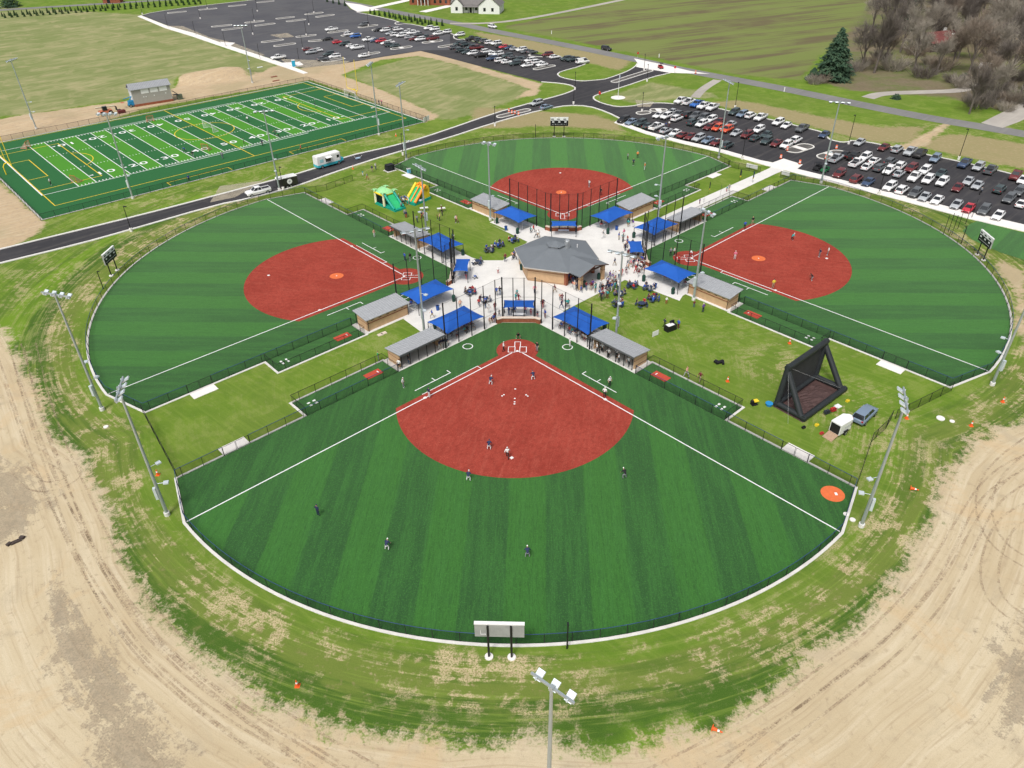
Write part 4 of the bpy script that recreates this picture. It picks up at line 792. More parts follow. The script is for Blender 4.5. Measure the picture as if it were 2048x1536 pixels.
# ================================================================ SCOREBOARDS
M_sbk = pm('scoreboard_black', (.012, .012, .014), .1, 2, .4); M_sgr = pm('scoreboard_back', (.30, .31, .30), .12, 1.2, .5, 0)
for f, px, wd, hh, z0 in (('near', (1001, 1309), 4.7, 1.8, 3.1), ('left', (232, 546), 4.2, 2.0, 2.6), ('top', (1118, 274), 4.9, 2.2, 3.0), ('right', (1957, 515), 4.4, 2.0, 2.7)):
    g = G(*px); hx, hy, _ = FLD[f]; ya = math.atan2(hy-g[1], hx-g[0])+math.pi/2
    o = empty('scoreboard', g, ya, ('scoreboard seen from its grey back' if f == 'near' else 'black and white scoreboard on two posts')+' outside '+LBL[f], 'scoreboard', 'scoreboards')
    inst('panel', MB().box((0, .12, z0+hh/2), (wd, .25, hh)).mesh('panel', M_sgr), o)
    inst('header', MB().box((0, -.02, z0+hh*.84), (wd*.985, .06, hh*.31)).mesh('header', M_wplas), o)
    inst('display', MB().box((0, -.02, z0+hh*.335), (wd*.985, .06, hh*.65)).mesh('display', M_sbk), o)
    inst('top_cap', MB().box((0, .1, z0+hh+.05), (wd+.06, .34, .12)).mesh('top_cap', M_wplas), o)
    for q in (-.38, -.05, .3): inst('header_block', MB().box((q*wd, -.06, z0+hh*.84), (wd*.16, .03, hh*.1)).mesh('header_block', M_sbk), o)
    for q in (-.34, 0, .34): inst('digit_window', MB().box((q*wd, -.06, z0+hh*.5), (wd*.11, .03, hh*.13)).mesh('digit_window', M_wplas), o)
    mb = MB()
    for q in range(10): mb.box(((q-4.5)*wd*.085, -.06, z0+hh*.22), (.14, .02, .1))
    inst('inning_marks', mb.mesh('inning_marks', M_wplas), o)
    inst('conduit', MB().tube((wd*.27, .27, z0+.4), (wd*.38, .27, z0+.4), .025, n=4).tube((wd*.38, .27, z0+.4), (wd*.38, .27, z0+1), .025, n=4).mesh('conduit', M_wplas), o)
    for q in ((-.235, .235) if f == 'near' else (-.275, .275)):
        inst('post', MB().tube((q*wd, .3, 0), (q*wd, .3, z0+hh-.1), .11, n=8).mesh('post', M_black), o); inst('footing', MB().tube((q*wd, .3, 0), (q*wd, .3, .12), .42, n=14).mesh('footing', M_walk), o)
# ================================================================ OTHER FENCES
def pxfence(name, pts, h, label, **k): return fence(name, [W(q) for q in pts], h, label, M_black, **k)
pxfence('boundary_fence', [[(287, 827), (355, 955)]], 1.6, 'short black fence joining the left and nearest field corners', chain=M_chain)
pxfence('boundary_fence', [[(1712, 975), (1742, 885), (1771, 858)], [(1790, 838), (1850, 808), (1902, 782)]], 1.6, 'black fence with an opening behind the white trailer and grey suv', chain=M_chain)
pxfence('boundary_fence', [[(611, 388), (650, 382), (706, 362)], [(770, 345), (805, 338)]], 1.5, 'black fence between the left field corner and the bounce houses', chain=M_chain2)
pxfence('boundary_fence', [[(1456, 334), (1490, 341), (1520, 346)], [(1560, 355), (1590, 362)]], 1.5, 'black fence beside the walkway to the right lot', chain=M_chain)
gp = G(1772, 856); gt = empty('open_gate', gp, .9, 'open chain-link gate leaf beside the grey suv', 'gate'); inst('gate_frame', MB().tube((0, 0, .1), (0, 0, 1.7), .03, n=5).tube((2.2, 0, .1), (2.2, 0, 1.7), .03, n=5).tube((0, 0, 1.7), (2.2, 0, 1.7), .03, n=5).tube((0, 0, .1), (2.2, 0, .1), .03, n=5).tube((0, 0, .1), (2.2, 0, 1.7), .02, n=4).mesh('gate_frame', M_black), gt); inst('chain_link', MB().wall([(0, 0), (2.2, 0)], .1, 1.7).mesh('chain_link', M_chain), gt)
for px, wd, lb in (((1503, 340), 3.0, 'white banner on the fence left of the walkway'), ((1570, 354), 2.0, 'white banner on the fence right of the walkway')):
    g = G(*px); a = G(px[0]-20, px[1]-5); rz_ = math.atan2(g[1]-a[1], g[0]-a[0]); o = inst('banner', MB().box((0, -.06, .95), (wd, .02, .95)).mesh('banner', M_wplas), None, g, rz_); tag(o, lb, 'banner')
# batting practice nets at right edge
for i, (x, y) in enumerate([(1896, 465), (1903, 470), (1915, 458), (1931, 448), (1943, 436), (1886, 470)]):
    o = inst('net_pole', MB().tube((0, 0, 0), (0, 0, 4.2), .06, n=6).mesh('net_pole', M_black), None, G(x, y)); tag(o, 'bare black net pole, %s from the left, above the right scoreboard' % nth(i), 'pole', 'bare net poles')
tag(MB().flat(W([(1940, 448), (1955, 442), (2048, 466), (2140, 490), (2140, 545), (2048, 520), (2000, 505), (1945, 480), (1925, 462)]), .042).build('practice_turf', T_MAT['right']), kind='structure')
# ================================================================ VEHICLES
def loft(mb, rings, caps=True, sm=True):
    n = len(rings[0]); vs = [p for r in rings for p in r]
    fs = [(i*n+j, i*n+(j+1) % n, (i+1)*n+(j+1) % n, (i+1)*n+j) for i in range(len(rings)-1) for j in range(n)]
    mb.add(vs, fs, sm)
    if caps: mb.add(vs, [tuple(range(n-1, -1, -1)), tuple(range((len(rings)-1)*n, len(rings)*n))])
def body_ring(x, w, zb, zt): 
    m = zb+(zt-zb)*.55
    return [(x, -w*.93, zb), (x, -w, m), (x, -w*.93, zt-.05), (x, -w*.80, zt), (x, w*.80, zt), (x, w*.93, zt-.05), (x, w, m), (x, w*.93, zb)]
KINDS = {}
def make_vehicle(kind):
    L, Wd, H, belt, hood = {'sedan': (4.7, 1.82, 1.46, .98, .88), 'suv': (4.75, 1.92, 1.74, 1.14, 1.06), 'pickup': (5.75, 2.0, 1.88, 1.22, 1.16), 'van': (5.4, 2.0, 2.05, 1.25, 1.12)}[kind]
    h, w = L/2, Wd/2; zb = .28 if kind == 'sedan' else .36
    mb = MB(); S = [(-h, w*.80, zb+.18, hood-.12), (-h+.10, w*.94, zb+.05, belt-.06), (-h+.55, w, zb, belt), (-.2, w, zb, belt), (h-1.25, w, zb, hood+.06), (h-.45, w*.97, zb, hood-.06), (h-.1, w*.88, zb+.05, hood-.18), (h, w*.74, zb+.15, hood-.30)]
    if kind == 'pickup': S = [(-h, w*.96, zb+.2, belt-.02), (-h+.06, w, zb+.1, belt), (-.2, w, zb, belt), (h-1.45, w, zb, hood+.05), (h-.35, w*.98, zb, hood), (h-.08, w*.94, zb+.05, hood-.1), (h, w*.84, zb+.15, hood-.25)]
    loft(mb, [body_ring(*s_) for s_ in S])
    cab = {'sedan': ((-h+.45, h-1.45), (-h+1.15, h-2.25)), 'suv': ((-h+.12, h-1.25), (-h+.42, h-1.95)), 'pickup': ((-.75, h-1.5), (-.55, h-2.15)), 'van': ((-h+.06, h-.75), (-h+.14, h-1.55))}[kind]
    (b0, b1), (r0, r1) = cab; wb, wr = w*.86, w*.70; zc = belt-.03
    bl = [(b0, -wb, zc), (b1, -wb*.96, zc), (b1, wb*.96, zc), (b0, wb, zc)]; rf = [(r0, -wr, H-.04), (r1, -wr*.97, H-.06), (r1, wr*.97, H-.06), (r0, wr, H-.04)]
    # roof with soft crown
    rc = [(r0+.1, -wr*.72, H), (r1-.12, -wr*.72, H-.01), (r1-.12, wr*.72, H-.01), (r0+.1, wr*.72, H)]
    mb.add(rf+rc, [(4, 5, 6, 7), (0, 1, 5, 4), (1, 2, 6, 5), (2, 3, 7, 6), (3, 0, 4, 7)], True)
    # pillars
    for i in range(4): mb.tube(bl[i], rf[i], .06, .05, n=5)
    for sgn in (-1, 1):
        xm = (b0+b1)/2-.1; mb.tube((xm, sgn*wb*.985, zc), ((r0+r1)/2-.05, sgn*wr*.99, H-.05), .045, n=4)
    if kind == 'van':
        for sgn in (-1, 1): mb.add([(b0+.05, sgn*wb*1.005, zc), (.1, sgn*wb*1.005, zc), (-.1, sgn*wr*1.01, H-.08), (r0+.04, sgn*wr*1.01, H-.08)], [(0, 1, 2, 3) if sgn < 0 else (3, 2, 1, 0)])
    if kind == 'pickup':      # bed walls stand proud of a dark floor
        mb.mat(1).add([(-h+.1, -w*.72, belt+.004), (-.85, -w*.72, belt+.004), (-.85, w*.72, belt+.004), (-h+.1, w*.72, belt+.004)], [(0, 1, 2, 3)]); mb.mat(0)
        for sgn in (-1, 1): mb.box(((-h-.8)/2+.02, sgn*w*.86, belt+.03), (h-.85, .18, .09))
        mb.box((-h+.07, 0, belt+.02), (.1, w*1.75, .08))
    body = mb.mesh('body', [M_paint, M_black])
    g = MB(); g.add(bl+rf, [(0, 1, 5, 4), (1, 2, 6, 5), (2, 3, 7, 6), (3, 0, 4, 7)])
    glass = g.mesh('windows', M_glass)
    lt = MB().mat(0).box((h-.10, -w*.66, hood-.30), (.14, .34, .13)).box((h-.10, w*.66, hood-.30), (.14, .34, .13)).mat(1).box((-h+.03, -w*.72, belt-.18), (.1, .26, .2)).box((-h+.03, w*.72, belt-.18), (.1, .26, .2)).mat(2).box((h-.03, 0, zb+.26), (.1, w*1.1, .16)).mesh('lamps', [M_wplas, pm('tail_lamp_red', (.35, .02, .02), .1, 3, .3), M_black])
    KINDS[kind] = (body, glass, lt, L, w, .33 if kind == 'sedan' else .39)
for k_ in ('sedan', 'suv', 'pickup', 'van'): make_vehicle(k_)
wh = MB(); wh.tube((0, -.11, 0), (0, .11, 0), 1, n=14, caps=False)
wh.add([(math.cos(a_*.4488), s_*.11, math.sin(a_*.4488)) for s_ in (-1, 1) for a_ in range(14)], [tuple(range(14)), tuple(range(27, 13, -1))])
wh.mat(1).add([(.62*math.cos(a_*.4488), s_*.116, .62*math.sin(a_*.4488)) for s_ in (-1, 1) for a_ in range(14)], [tuple(range(14)), tuple(range(27, 13, -1))]); WHEEL = wh.mesh('wheel', [M_tyre, M_rim])
COLS = {'W': ((.74, .74, .74), 'white'), 'S': ((.38, .40, .42), 'silver'), 'G': ((.09, .10, .11), 'dark grey'), 'K': ((.012, .012, .014), 'black'), 'B': ((.03, .06, .13), 'navy'), 'R': ((.13, .012, .016), 'maroon'), 'D': ((.50, .02, .04), 'bright red'), 'O': ((.60, .07, .02), 'orange'), 'L': ((.02, .12, .42), 'bright blue'), 'N': ((.03, .055, .06), 'dark teal grey'), 'C': ((.16, .22, .30), 'blue-grey')}
def vehicle(kind, col, loc, rz, label, group=None, name=None, parts=True):
    body, glass, lt, L, w, r = KINDS[kind]; nm = name or {'sedan': 'parked_sedan', 'suv': 'parked_suv', 'pickup': 'parked_pickup', 'van': 'parked_van'}[kind]
    o = empty(nm, loc, rz, label, {'sedan': 'car', 'suv': 'suv', 'pickup': 'pickup truck', 'van': 'van'}[kind], group)
    b = inst('body', body, o); b.color = (*COLS[col][0], 1); inst('windows', glass, b); inst('lamps', lt, b)
    for x in (-L/2+.95, L/2-.95):
        for s_ in (-1, 1): inst('wheel', WHEEL, o, (x, s_*(w-.11), r), scale=(r, 1, r))
    return o
TY = {'s': 'sedan', 'u': 'suv', 'p': 'pickup', 'v': 'van'}
def heading(a, b):
    A, B = G(*a), G(*b); return math.atan2(B[1]-A[1], B[0]-A[0])
h_edge = heading((1366, 281), (1860, 404)); H_R = h_edge-math.pi/2+.05
def zz(ox, oy, s, L): return [(ox+x*s, oy+y*s, t_[0], t_[1]) for x, y, t_ in L]
a_, b_, c_, d_ = (1220, 180, .14648), (1460, 220, .14648), (1640, 260, .10742), (1820, 290, .11133)
e1, e2, e3 = (520, 20, .12695), (720, 30, .12695), (900, 50, .14648)
RIGHT = {
 'sidewalk row': zz(*a_, [(185, 405, 'uK'), (290, 430, 'sC'), (415, 450, 'uN'), (525, 480, 'sN'), (635, 500, 'pW'), (765, 545, 'sS'), (890, 580, 'sW'), (1005, 605, 'sR'), (1100, 630, 'sR'), (1210, 655, 'uS'), (1340, 680, 'sC'), (1455, 710, 'sR'), (1600, 750, 'uN')])+zz(*c_, [(360, 810, 'uR'), (680, 905, 'uR'), (900, 960, 'sB'), (1300, 1050, 'uW'), (1530, 1110, 'uW'), (1770, 1170, 'uG'), (1950, 1235, 'sS')])+zz(*d_, [(490, 980, 'sW'), (840, 1060, 'sS'), (1060, 1125, 'sD'), (1330, 1165, 'uG'), (1590, 1255, 'sW')]),
 'second row': zz(*a_, [(665, 340, 'sW'), (770, 355, 'uW'), (915, 385, 'uW'), (1130, 440, 'uN'), (1250, 460, 'uW'), (1355, 500, 'sR'), (1470, 515, 'uO'), (1600, 535, 'uO'), (1725, 580, 'sS'), (1870, 610, 'uR')])+zz(*b_, [(345, 375, 'sN'), (500, 420, 'uN'), (635, 450, 'sR'), (770, 475, 'uW'), (1450, 660, 'pS')])+zz(*c_, [(680, 610, 'pW'), (880, 670, 'sW'), (1110, 700, 'uG'), (1280, 750, 'uW'), (1480, 800, 'sS'), (1760, 870, 'pW'), (2010, 920, 'uW')])+zz(*d_, [(580, 660, 'uW'), (860, 755, 'sR'), (1780, 960, 'uG'), (2010, 1040, 'sW')]),
 'third row': zz(*a_, [(845, 295, 'sS'), (930, 320, 'sG'), (1070, 335, 'uK'), (1180, 350, 'pG'), (1280, 375, 'uG'), (1380, 400, 'uW'), (1490, 425, 'sR'), (1645, 465, 'sS')])+zz(*b_, [(390, 265, 'uW'), (495, 330, 'sN'), (905, 405, 'uW')])+zz(*c_, [(490, 440, 'sK'), (640, 485, 'pK'), (840, 500, 'uW'), (1020, 560, 'sW'), (1310, 585, 'uG'), (1500, 660, 'uW'), (1700, 710, 'uR'), (1950, 750, 'uW')])+zz(*d_, [(560, 500, 'sN'), (1050, 640, 'sS'), (1215, 715, 'sS'), (1615, 790, 'uN'), (1960, 830, 'uG')]),
 'grass-side row': zz(*a_, [(970, 145, 'pW'), (1080, 160, 'pW'), (1190, 190, 'pL'), (1285, 215, 'pW'), (1400, 235, 'pW'), (1695, 300, 'uN'), (1805, 330, 'uC'), (1920, 345, 'uW')])+zz(*b_, [(420, 100, 'pW'), (660, 165, 'uW'), (770, 205, 'sW'), (985, 250, 'pG'), (1290, 330, 'sB')])+zz(*c_, [(740, 220, 'sS'), (1190, 315, 'sR'), (1440, 355, 'uS'), (1680, 400, 'pS'), (1860, 440, 'pK')])+zz(*d_, [(455, 240, 'uC'), (980, 330, 'pB'), (1230, 390, 'uS'), (1450, 445, 'pG'), (1900, 545, 'pR'), (2030, 620, 'sW')])}
H_L = heading((592, 74.5), (632, 70))
LEFT = {
 'lower left group of the big lot': zz(*e1, [(290, 745, 'pW'), (765, 615, 'sR'), (805, 660, 'uS'), (900, 630, 'sW'), (1080, 690, 'uN'), (990, 765, 'sG'), (1175, 730, 'uW'), (1635, 715, 'sW')]),
 'short left row of the big lot': zz(*e1, [(1055, 450, 'sK'), (1225, 500, 'sD'), (1330, 530, 'uN'), (1440, 560, 'sW'), (1530, 590, 'pW')]),
 'loose upper group of the big lot': zz(*e1, [(1125, 305, 'pW'), (1640, 225, 'uG'), (1405, 380, 'uW'), (1500, 410, 'uL')]),
 'left-hand middle row of the big lot': zz(*e1, [(1715, 465, 'pW'), (1815, 475, 'sB'), (1900, 485, 'uD'), (1980, 515, 'sW')])+zz(*e2, [(460, 425, 'sW'), (465, 468, 'uN'), (550, 478, 'sN')]),
 'dense upper row of the big lot': zz(*e2, [(290, 228, 'sK'), (395, 240, 'uW'), (452, 205, 'sR'), (515, 222, 'pG'), (600, 225, 'uW'), (480, 285, 'sS'), (560, 312, 'uW'), (650, 322, 'uW'), (700, 275, 'sW'), (775, 262, 'pW'), (835, 280, 'pW'), (785, 345, 'sS'), (850, 372, 'sR'), (915, 297, 'sG'), (945, 380, 'uW'), (1025, 335, 'sN'), (1140, 368, 'pR')]),
 'white group by the young trees': zz(*e2, [(1085, 205, 'uW'), (1175, 222, 'uW'), (1225, 292, 'uW'), (1360, 265, 'uW'), (1570, 308, 'uW')]),
 'road-side row of the big lot': zz(*e3, [(300, 185, 'pK'), (400, 202, 'uN'), (480, 218, 'uG'), (550, 240, 'uW'), (630, 248, 'uW'), (690, 278, 'sN'), (738, 292, 'sD'), (812, 304, 'sB'), (888, 322, 'sS'), (975, 335, 'uW'), (1035, 356, 'sG'), (1125, 362, 'sG'), (1330, 400, 'uR'), (1435, 430, 'sW'), (1585, 458, 'uN'), (1680, 468, 'pN'), (1810, 500, 'vW')]),
 'right-hand middle row of the big lot': zz(*e3, [(120, 255, 'uN'), (205, 262, 'uN'), (295, 302, 'uN'), (365, 310, 'pR'), (500, 360, 'uW'), (575, 388, 'sW'), (655, 395, 'uW'), (785, 420, 'uN'), (860, 436, 'sG'), (955, 470, 'uN'), (1030, 470, 'sG'), (1095, 480, 'uW'), (1190, 505, 'uW'), (1255, 535, 'sW')]),
 'right-hand front row of the big lot': zz(*e3, [(60, 300, 'sG'), (145, 340, 'uN'), (230, 365, 'sN'), (308, 385, 'uW'), (420, 412, 'pK'), (575, 455, 'uB'), (690, 482, 'uW'), (780, 500, 'sW'), (890, 522, 'uN'), (1050, 545, 'sW')])}
for rows, hd, lot in ((RIGHT, H_R, 'the right lot'), (LEFT, H_L, '')):
    for row, cars in rows.items():
        cars = sorted(cars)
        for i, (x, y, ty, co) in enumerate(cars):
            kind = TY[ty]; g = G(x, y, .75); back = random.random() < .22
            if lot: row_ = row+' of '+lot
            else: row_ = row
            lab = '%s %s, %s from left in the %s' % (COLS[co][1], {'sedan': 'car', 'suv': 'suv', 'pickup': 'pickup', 'van': 'van'}[kind], nth(i), row_)
            base = hd if lot else hd+math.pi
            vehicle(kind, co, (g[0], g[1], .036), base+(math.pi if back else 0)+random.uniform(-.04, .04), lab, 'cars parked in '+(lot or 'the big far lot'))
# moving or lone vehicles
hr = heading((900, 44), (1100, 84))
vehicle('suv', 'W', (*G(985, 53, .7)[:2], .035), hr, 'white suv driving on the county road near the white house', name='suv')
hr = heading((1150, 94), (1290, 123)); vehicle('suv', 'K', (*G(1213, 97, .7)[:2], .035), hr, 'black suv driving on the county road above the entrance', name='suv')
hr = heading((988, 240), (1066, 218)); vehicle('suv', 'S', (*G(1073, 206, .7)[:2], .03), hr+math.pi, 'silver suv leaving along the upper lane of the driveway', name='suv'); vehicle('sedan', 'C', (*G(1093, 214, .6)[:2], .03), hr, 'blue-grey sedan entering along the lower lane of the driveway', name='sedan')
tp = Zm(480, 290, 300/2048); hr = heading((430, 400), (590, 362)); vehicle('pickup', 'W', (*G(516, 382, .8)[:2], .03), hr+math.pi, 'white pickup truck towing a black trailer on the driveway', name='pickup_truck')
vehicle('suv', 'C', (*G(1730, 827, .8)[:2], .0), heading((1715, 840), (1745, 812)), 'blue-grey suv hitched to a small white trailer on the grass', name='suv')
vehicle('sedan', 'S', (*G(1986, 104, .7)[:2], .03), .3, 'silver car parked by the house in the woods', name='sedan')
# small trailer helper: body box on wheels
def trailer(name, loc, rz, L, Wd, H, col, label, nose=.6, group=None):
    o = empty(name, loc, rz, label, 'trailer', group); w = Wd/2
    P = [(-L/2, -w), (L/2-nose, -w), (L/2, -w*.25), (L/2, w*.25), (L/2-nose, w), (-L/2, w)]
    b = inst('body', MB().prism(P, .45, .45+H, True).mesh('body', M_paint), o); b.color = (*col, 1)
    inst('roof_cap', MB().prism([(x*1.006, y*1.012) for x, y in P], .45+H-.08, .45+H+.03).mesh('roof_cap', M_wplas), o)
    for x in ((-.55, .35) if L > 3.5 else (-.2,)):
        for s_ in (-1, 1): inst('wheel', WHEEL, o, (x, s_*(w+.06), .34), scale=(.34, 1, .34)); inst('fender', MB().box((x, s_*(w+.08), .74), (.9, .24, .07)).mesh('fender', M_black), o)
    inst('drawbar', MB().tube((L/2-.1, 0, .5), (L/2+1.1, 0, .48), .05, n=6).mesh('drawbar', M_black), o); return o
tr_ = trailer('enclosed_trailer', (*G(573, 366, .9)[:2], .03), heading((590, 364), (430, 402)), 4.9, 2.1, 2.0, (.012, .012, .014), 'black enclosed trailer with a white roof and round white emblem', .3)
inst('emblem', MB().tube((-.45, 1.052, 1.45), (-.45, 1.07, 1.45), .62, n=20).mesh('emblem', M_wplas), tr_); inst('emblem_star', MB().tube((-.45, 1.07, 1.45), (-.45, 1.075, 1.45), .28, n=5).mesh('emblem_star', pm('emblem_grey', (.4, .4, .42), .1)), tr_)
wt = trailer('cargo_trailer', (*G(1683, 853, .8)[:2], 0), heading((1675, 856), (1715, 832)), 3.1, 1.55, 1.6, (.76, .76, .74), 'small white cargo trailer with its ramp down behind the blue-grey suv')
inst('ramp', MB().add([(-1.56, -.7, .47), (-1.56, .7, .47), (-2.9, .7, .06), (-2.9, -.7, .06), (-1.56, -.7, .40), (-1.56, .7, .40), (-2.9, .7, .0), (-2.9, -.7, .0)], [(0, 1, 2, 3), (0, 3, 7, 4), (1, 5, 6, 2), (2, 6, 7, 3)]).mesh('ramp', pm('plywood', (.36, .24, .16), .15, 4)), wt)
inst('interior', MB().box((-1.57, 0, 1.22), (.03, 1.35, 1.4)).mesh('interior', M_black), wt); inst('side_lettering', MB().box((.1, -.79, 1.35), (1.3, .01, .07)).box((.1, -.79, 1.15), (.9, .01, .07)).mesh('side_lettering', pm('faded_print', (.35, .37, .38), .1)), wt)
inst('side_print', MB().box((.85, -.79, 1.35), (.35, .012, .45)).mesh('side_print', pm('side_print', (.28, .24, .18), .3, 8)), wt)
# food truck
ft = empty('food_truck', (*G(656, 330, .2)[:2], .03), heading((640, 336), (690, 322)), 'white and turquoise step-van food truck parked on the driveway', 'truck')
M_turq = pm('turquoise_paint', (.05, .42, .50), .08, 2, .4)
P = [(-3.4, -1.1), (3.0, -1.1), (3.4, -.9), (3.4, .9), (3.0, 1.1), (-3.4, 1.1)]
inst('body', MB().prism(P, .95, 2.95).prism([(p[0]*.97, p[1]*.93) for p in P], 2.95, 3.1).mesh('body', M_wplas), ft); inst('lower_panel', MB().prism([(p[0]*1.004, p[1]*1.006) for p in P], .42, 1.02, True).mesh('lower_panel', M_turq), ft)
inst('hood', MB().box((3.75, 0, 1.0), (.9, 1.7, .75)).mesh('hood', M_turq), ft); inst('windscreen', MB().box((3.38, 0, 2.15), (.08, 1.6, .8)).mesh('windscreen', M_glass), ft)
for s_ in (-1, 1): inst('cab_window', MB().box((2.55, s_*1.1, 2.15), (.7, .05, .7)).mesh('cab_window', M_glass), ft)
inst('serving_hatch', MB().box((-.3, -1.105, 1.95), (1.5, .04, 1.1)).mesh('serving_hatch', M_glass), ft); inst('awning', MB().box((-.3, -1.5, 2.62), (1.7, .85, .05), M=Matrix.Rotation(.25, 3, 'X')).mesh('awning', M_wplas), ft); inst('counter', MB().box((-.3, -1.3, 1.3), (1.6, .4, .05)).mesh('counter', M_alu), ft); inst('menu_panel', MB().box((-2.2, -1.105, 1.95), (1.0, .03, .8)).mesh('menu_panel', pm('menu_print', (.30, .55, .58), .3, 5)), ft)
for x in (-2.2, 2.6):
    for s_ in (-1, 1): inst('wheel', WHEEL, ft, (x, s_*1.0, .42), scale=(.42, 1.2, .42))
# ================================================================ INFLATABLE SCREEN
M_tube = pm('black_inflatable', (.022, .026, .028), .12, 1, .45); M_tarp = pm('brown_tarp', (.075, .045, .042), .25, 1.2, .5)
A, B, C_, D_ = [Vector(G(x, y)[:2]) for x, y in ((1553, 811), (1607, 841), (1686, 783), (1629, 757))]
ctr = (A+B+C_+D_)/4; scr = empty('inflatable_screen', (ctr.x, ctr.y, 0), 0, 'huge black inflatable movie screen frame standing on a brown tarp', 'inflatable screen')
r_ = .42; T1 = Vector(G(1577, 735, 6.0)); T2 = Vector(G(1652, 683, 6.0))
q3 = lambda v2, z: Vector((v2.x-ctr.x, v2.y-ctr.y, z)); T1 = Vector((T1.x-ctr.x, T1.y-ctr.y, 6.0)); T2 = Vector((T2.x-ctr.x, T2.y-ctr.y, 6.0))
for nm_, a, b in (('base_tube', q3(A, r_), q3(B, r_)), ('base_tube', q3(B, r_), q3(C_, r_)), ('base_tube', q3(C_, r_), q3(D_, r_)), ('base_tube', q3(D_, r_), q3(A, r_)), ('side_tube', q3(A, r_), T1), ('side_tube', q3(D_, r_), T2), ('top_tube', T1, T2), ('strut', T1-Vector((0, 0, .5)), q3(B, r_).lerp(q3(A, r_), .12)), ('strut', T2-Vector((0, 0, .5)), q3(C_, r_).lerp(q3(D_, r_), .12))):
    d = (b-a).normalized()*(.34 if 'strut' not in nm_ else 0); inst(nm_, MB().tube(a-d, b+d, r_, n=16).mesh(nm_, M_tube), scr)
s0, s1, s2, s3 = q3(A, r_), q3(D_, r_), T2, T1; mb = MB(); rows = 9
vs = []
for j in range(rows+1):
    for i in range(rows+1):
        p = s0.lerp(s1, i/rows).lerp(s3.lerp(s2, i/rows), j/rows); vs.append(p+Vector((-.15, -.2, 0))*0)
mb.add(vs, [(j*(rows+1)+i, j*(rows+1)+i+1, (j+1)*(rows+1)+i+1, (j+1)*(rows+1)+i) for j in range(rows) for i in range(rows)], True); inst('screen_cloth', mb.mesh('screen_cloth', pm('screen_cloth', (.035, .036, .038), .2, 1.5, .7)), scr)
mb = MB(); nn = 18; e0, e1_, e2_, e3_ = [q3(p+(p-ctr)*k_, 0) for p, k_ in ((A, .12), (B, .10), (C_, .06), (D_, .06))]
vs = [e0.lerp(e1_, i/nn).lerp(e3_.lerp(e2_, i/nn), j/nn)+Vector((0, 0, .02+.16*random.random()**2*(1 if 2 < i < 16 and 2 < j < 16 else .1))) for j in range(nn+1) for i in range(nn+1)]
mb.add(vs, [(j*(nn+1)+i, j*(nn+1)+i+1, (j+1)*(nn+1)+i+1, (j+1)*(nn+1)+i) for j in range(nn) for i in range(nn)], False)
tag(mb.build('ground_tarp', M_tarp, None, (ctr.x, ctr.y, 0)), 'wrinkled brown tarp spread under the inflatable screen', 'tarp')
for nm_, a, b in (('guy_rope', T1, Vector((*G(1576, 848)[:2], 0))-Vector((ctr.x, ctr.y, 0))), ('guy_rope', T1, q3(C_, .4))): inst(nm_, MB().tube(a, b, .008, n=4).mesh(nm_, M_wplas), scr)
# ================================================================ BOUNCE HOUSES
M_jg = pm('inflatable_green', (.03, .42, .16), .12, 1, .4); M_jt = pm('inflatable_teal', (.01, .30, .22), .12, 1, .4); M_jy = pm('inflatable_yellow', (.78, .56, .03), .1, 1, .4); M_jo = pm('inflatable_orange', (.80, .26, .03), .1, 1, .4); M_jc = pm('inflatable_cream', (.70, .68, .45), .1, 1, .4); M_jl = pm('inflatable_light_green', (.30, .62, .28), .12, 1, .4)
zj = Zm(730, 360, 150/2048); g = zj(520, 740); h_ = heading((730+300*.0732, 360+690*.0732), (730+860*.0732, 360+950*.0732))
bh = empty('bounce_house', (*G(772, 408)[:2], 0), h_, 'green and yellow tropical bounce house with a slide', 'bounce house', 'bounce houses')
inst('base', MB().box((0, 0, .3), (3.6, 3.4, .6)).mesh('base', M_jt), bh)
for x in (-1.6, 1.6):
    for y in (-1.5, 1.5): inst('column', MB().tube((x, y, .4), (x, y, 3.3), .32, .28, n=10).mesh('column', M_jc), bh); inst('palm_top', MB().add([(x, y, 3.3)]+[(x+.95*math.cos(a_*.785)*(1 if a_ % 2 else .45), y+.95*math.sin(a_*.785)*(1 if a_ % 2 else .45), 3.15+(.1 if a_ % 2 else .35)) for a_ in range(8)], [(0, 1+a_, 1+(a_+1) % 8) for a_ in range(8)], True).mesh('palm_top', M_jl), bh)
inst('roof', MB().add([(-1.8, -1.7, 2.95), (1.8, -1.7, 2.95), (1.8, 1.7, 2.95), (-1.8, 1.7, 2.95), (-.9, 0, 3.95), (.9, 0, 3.95)], [(0, 1, 5, 4), (1, 2, 5), (2, 3, 4, 5), (3, 0, 4)], True).mesh('roof', M_jl), bh)
inst('top_beam', MB().tube((-1.6, -1.6, 2.8), (1.6, -1.6, 2.8), .22, n=10).tube((-1.6, 1.6, 2.8), (1.6, 1.6, 2.8), .22, n=10).tube((-1.6, -1.6, 2.8), (-1.6, 1.6, 2.8), .22, n=10).tube((1.6, -1.6, 2.8), (1.6, 1.6, 2.8), .22, n=10).mesh('top_beam', M_jy), bh)
inst('mesh_wall', MB().wall([(-1.6, -1.5), (1.6, -1.5)], .6, 2.6).wall([(-1.6, 1.5), (1.6, 1.5)], .6, 2.6).wall([(-1.6, -1.5), (-1.6, 1.5)], .6, 2.6).mesh('mesh_wall', veil('bounce_mesh', (.01, .02, .02), .85)), bh)
mb = MB()
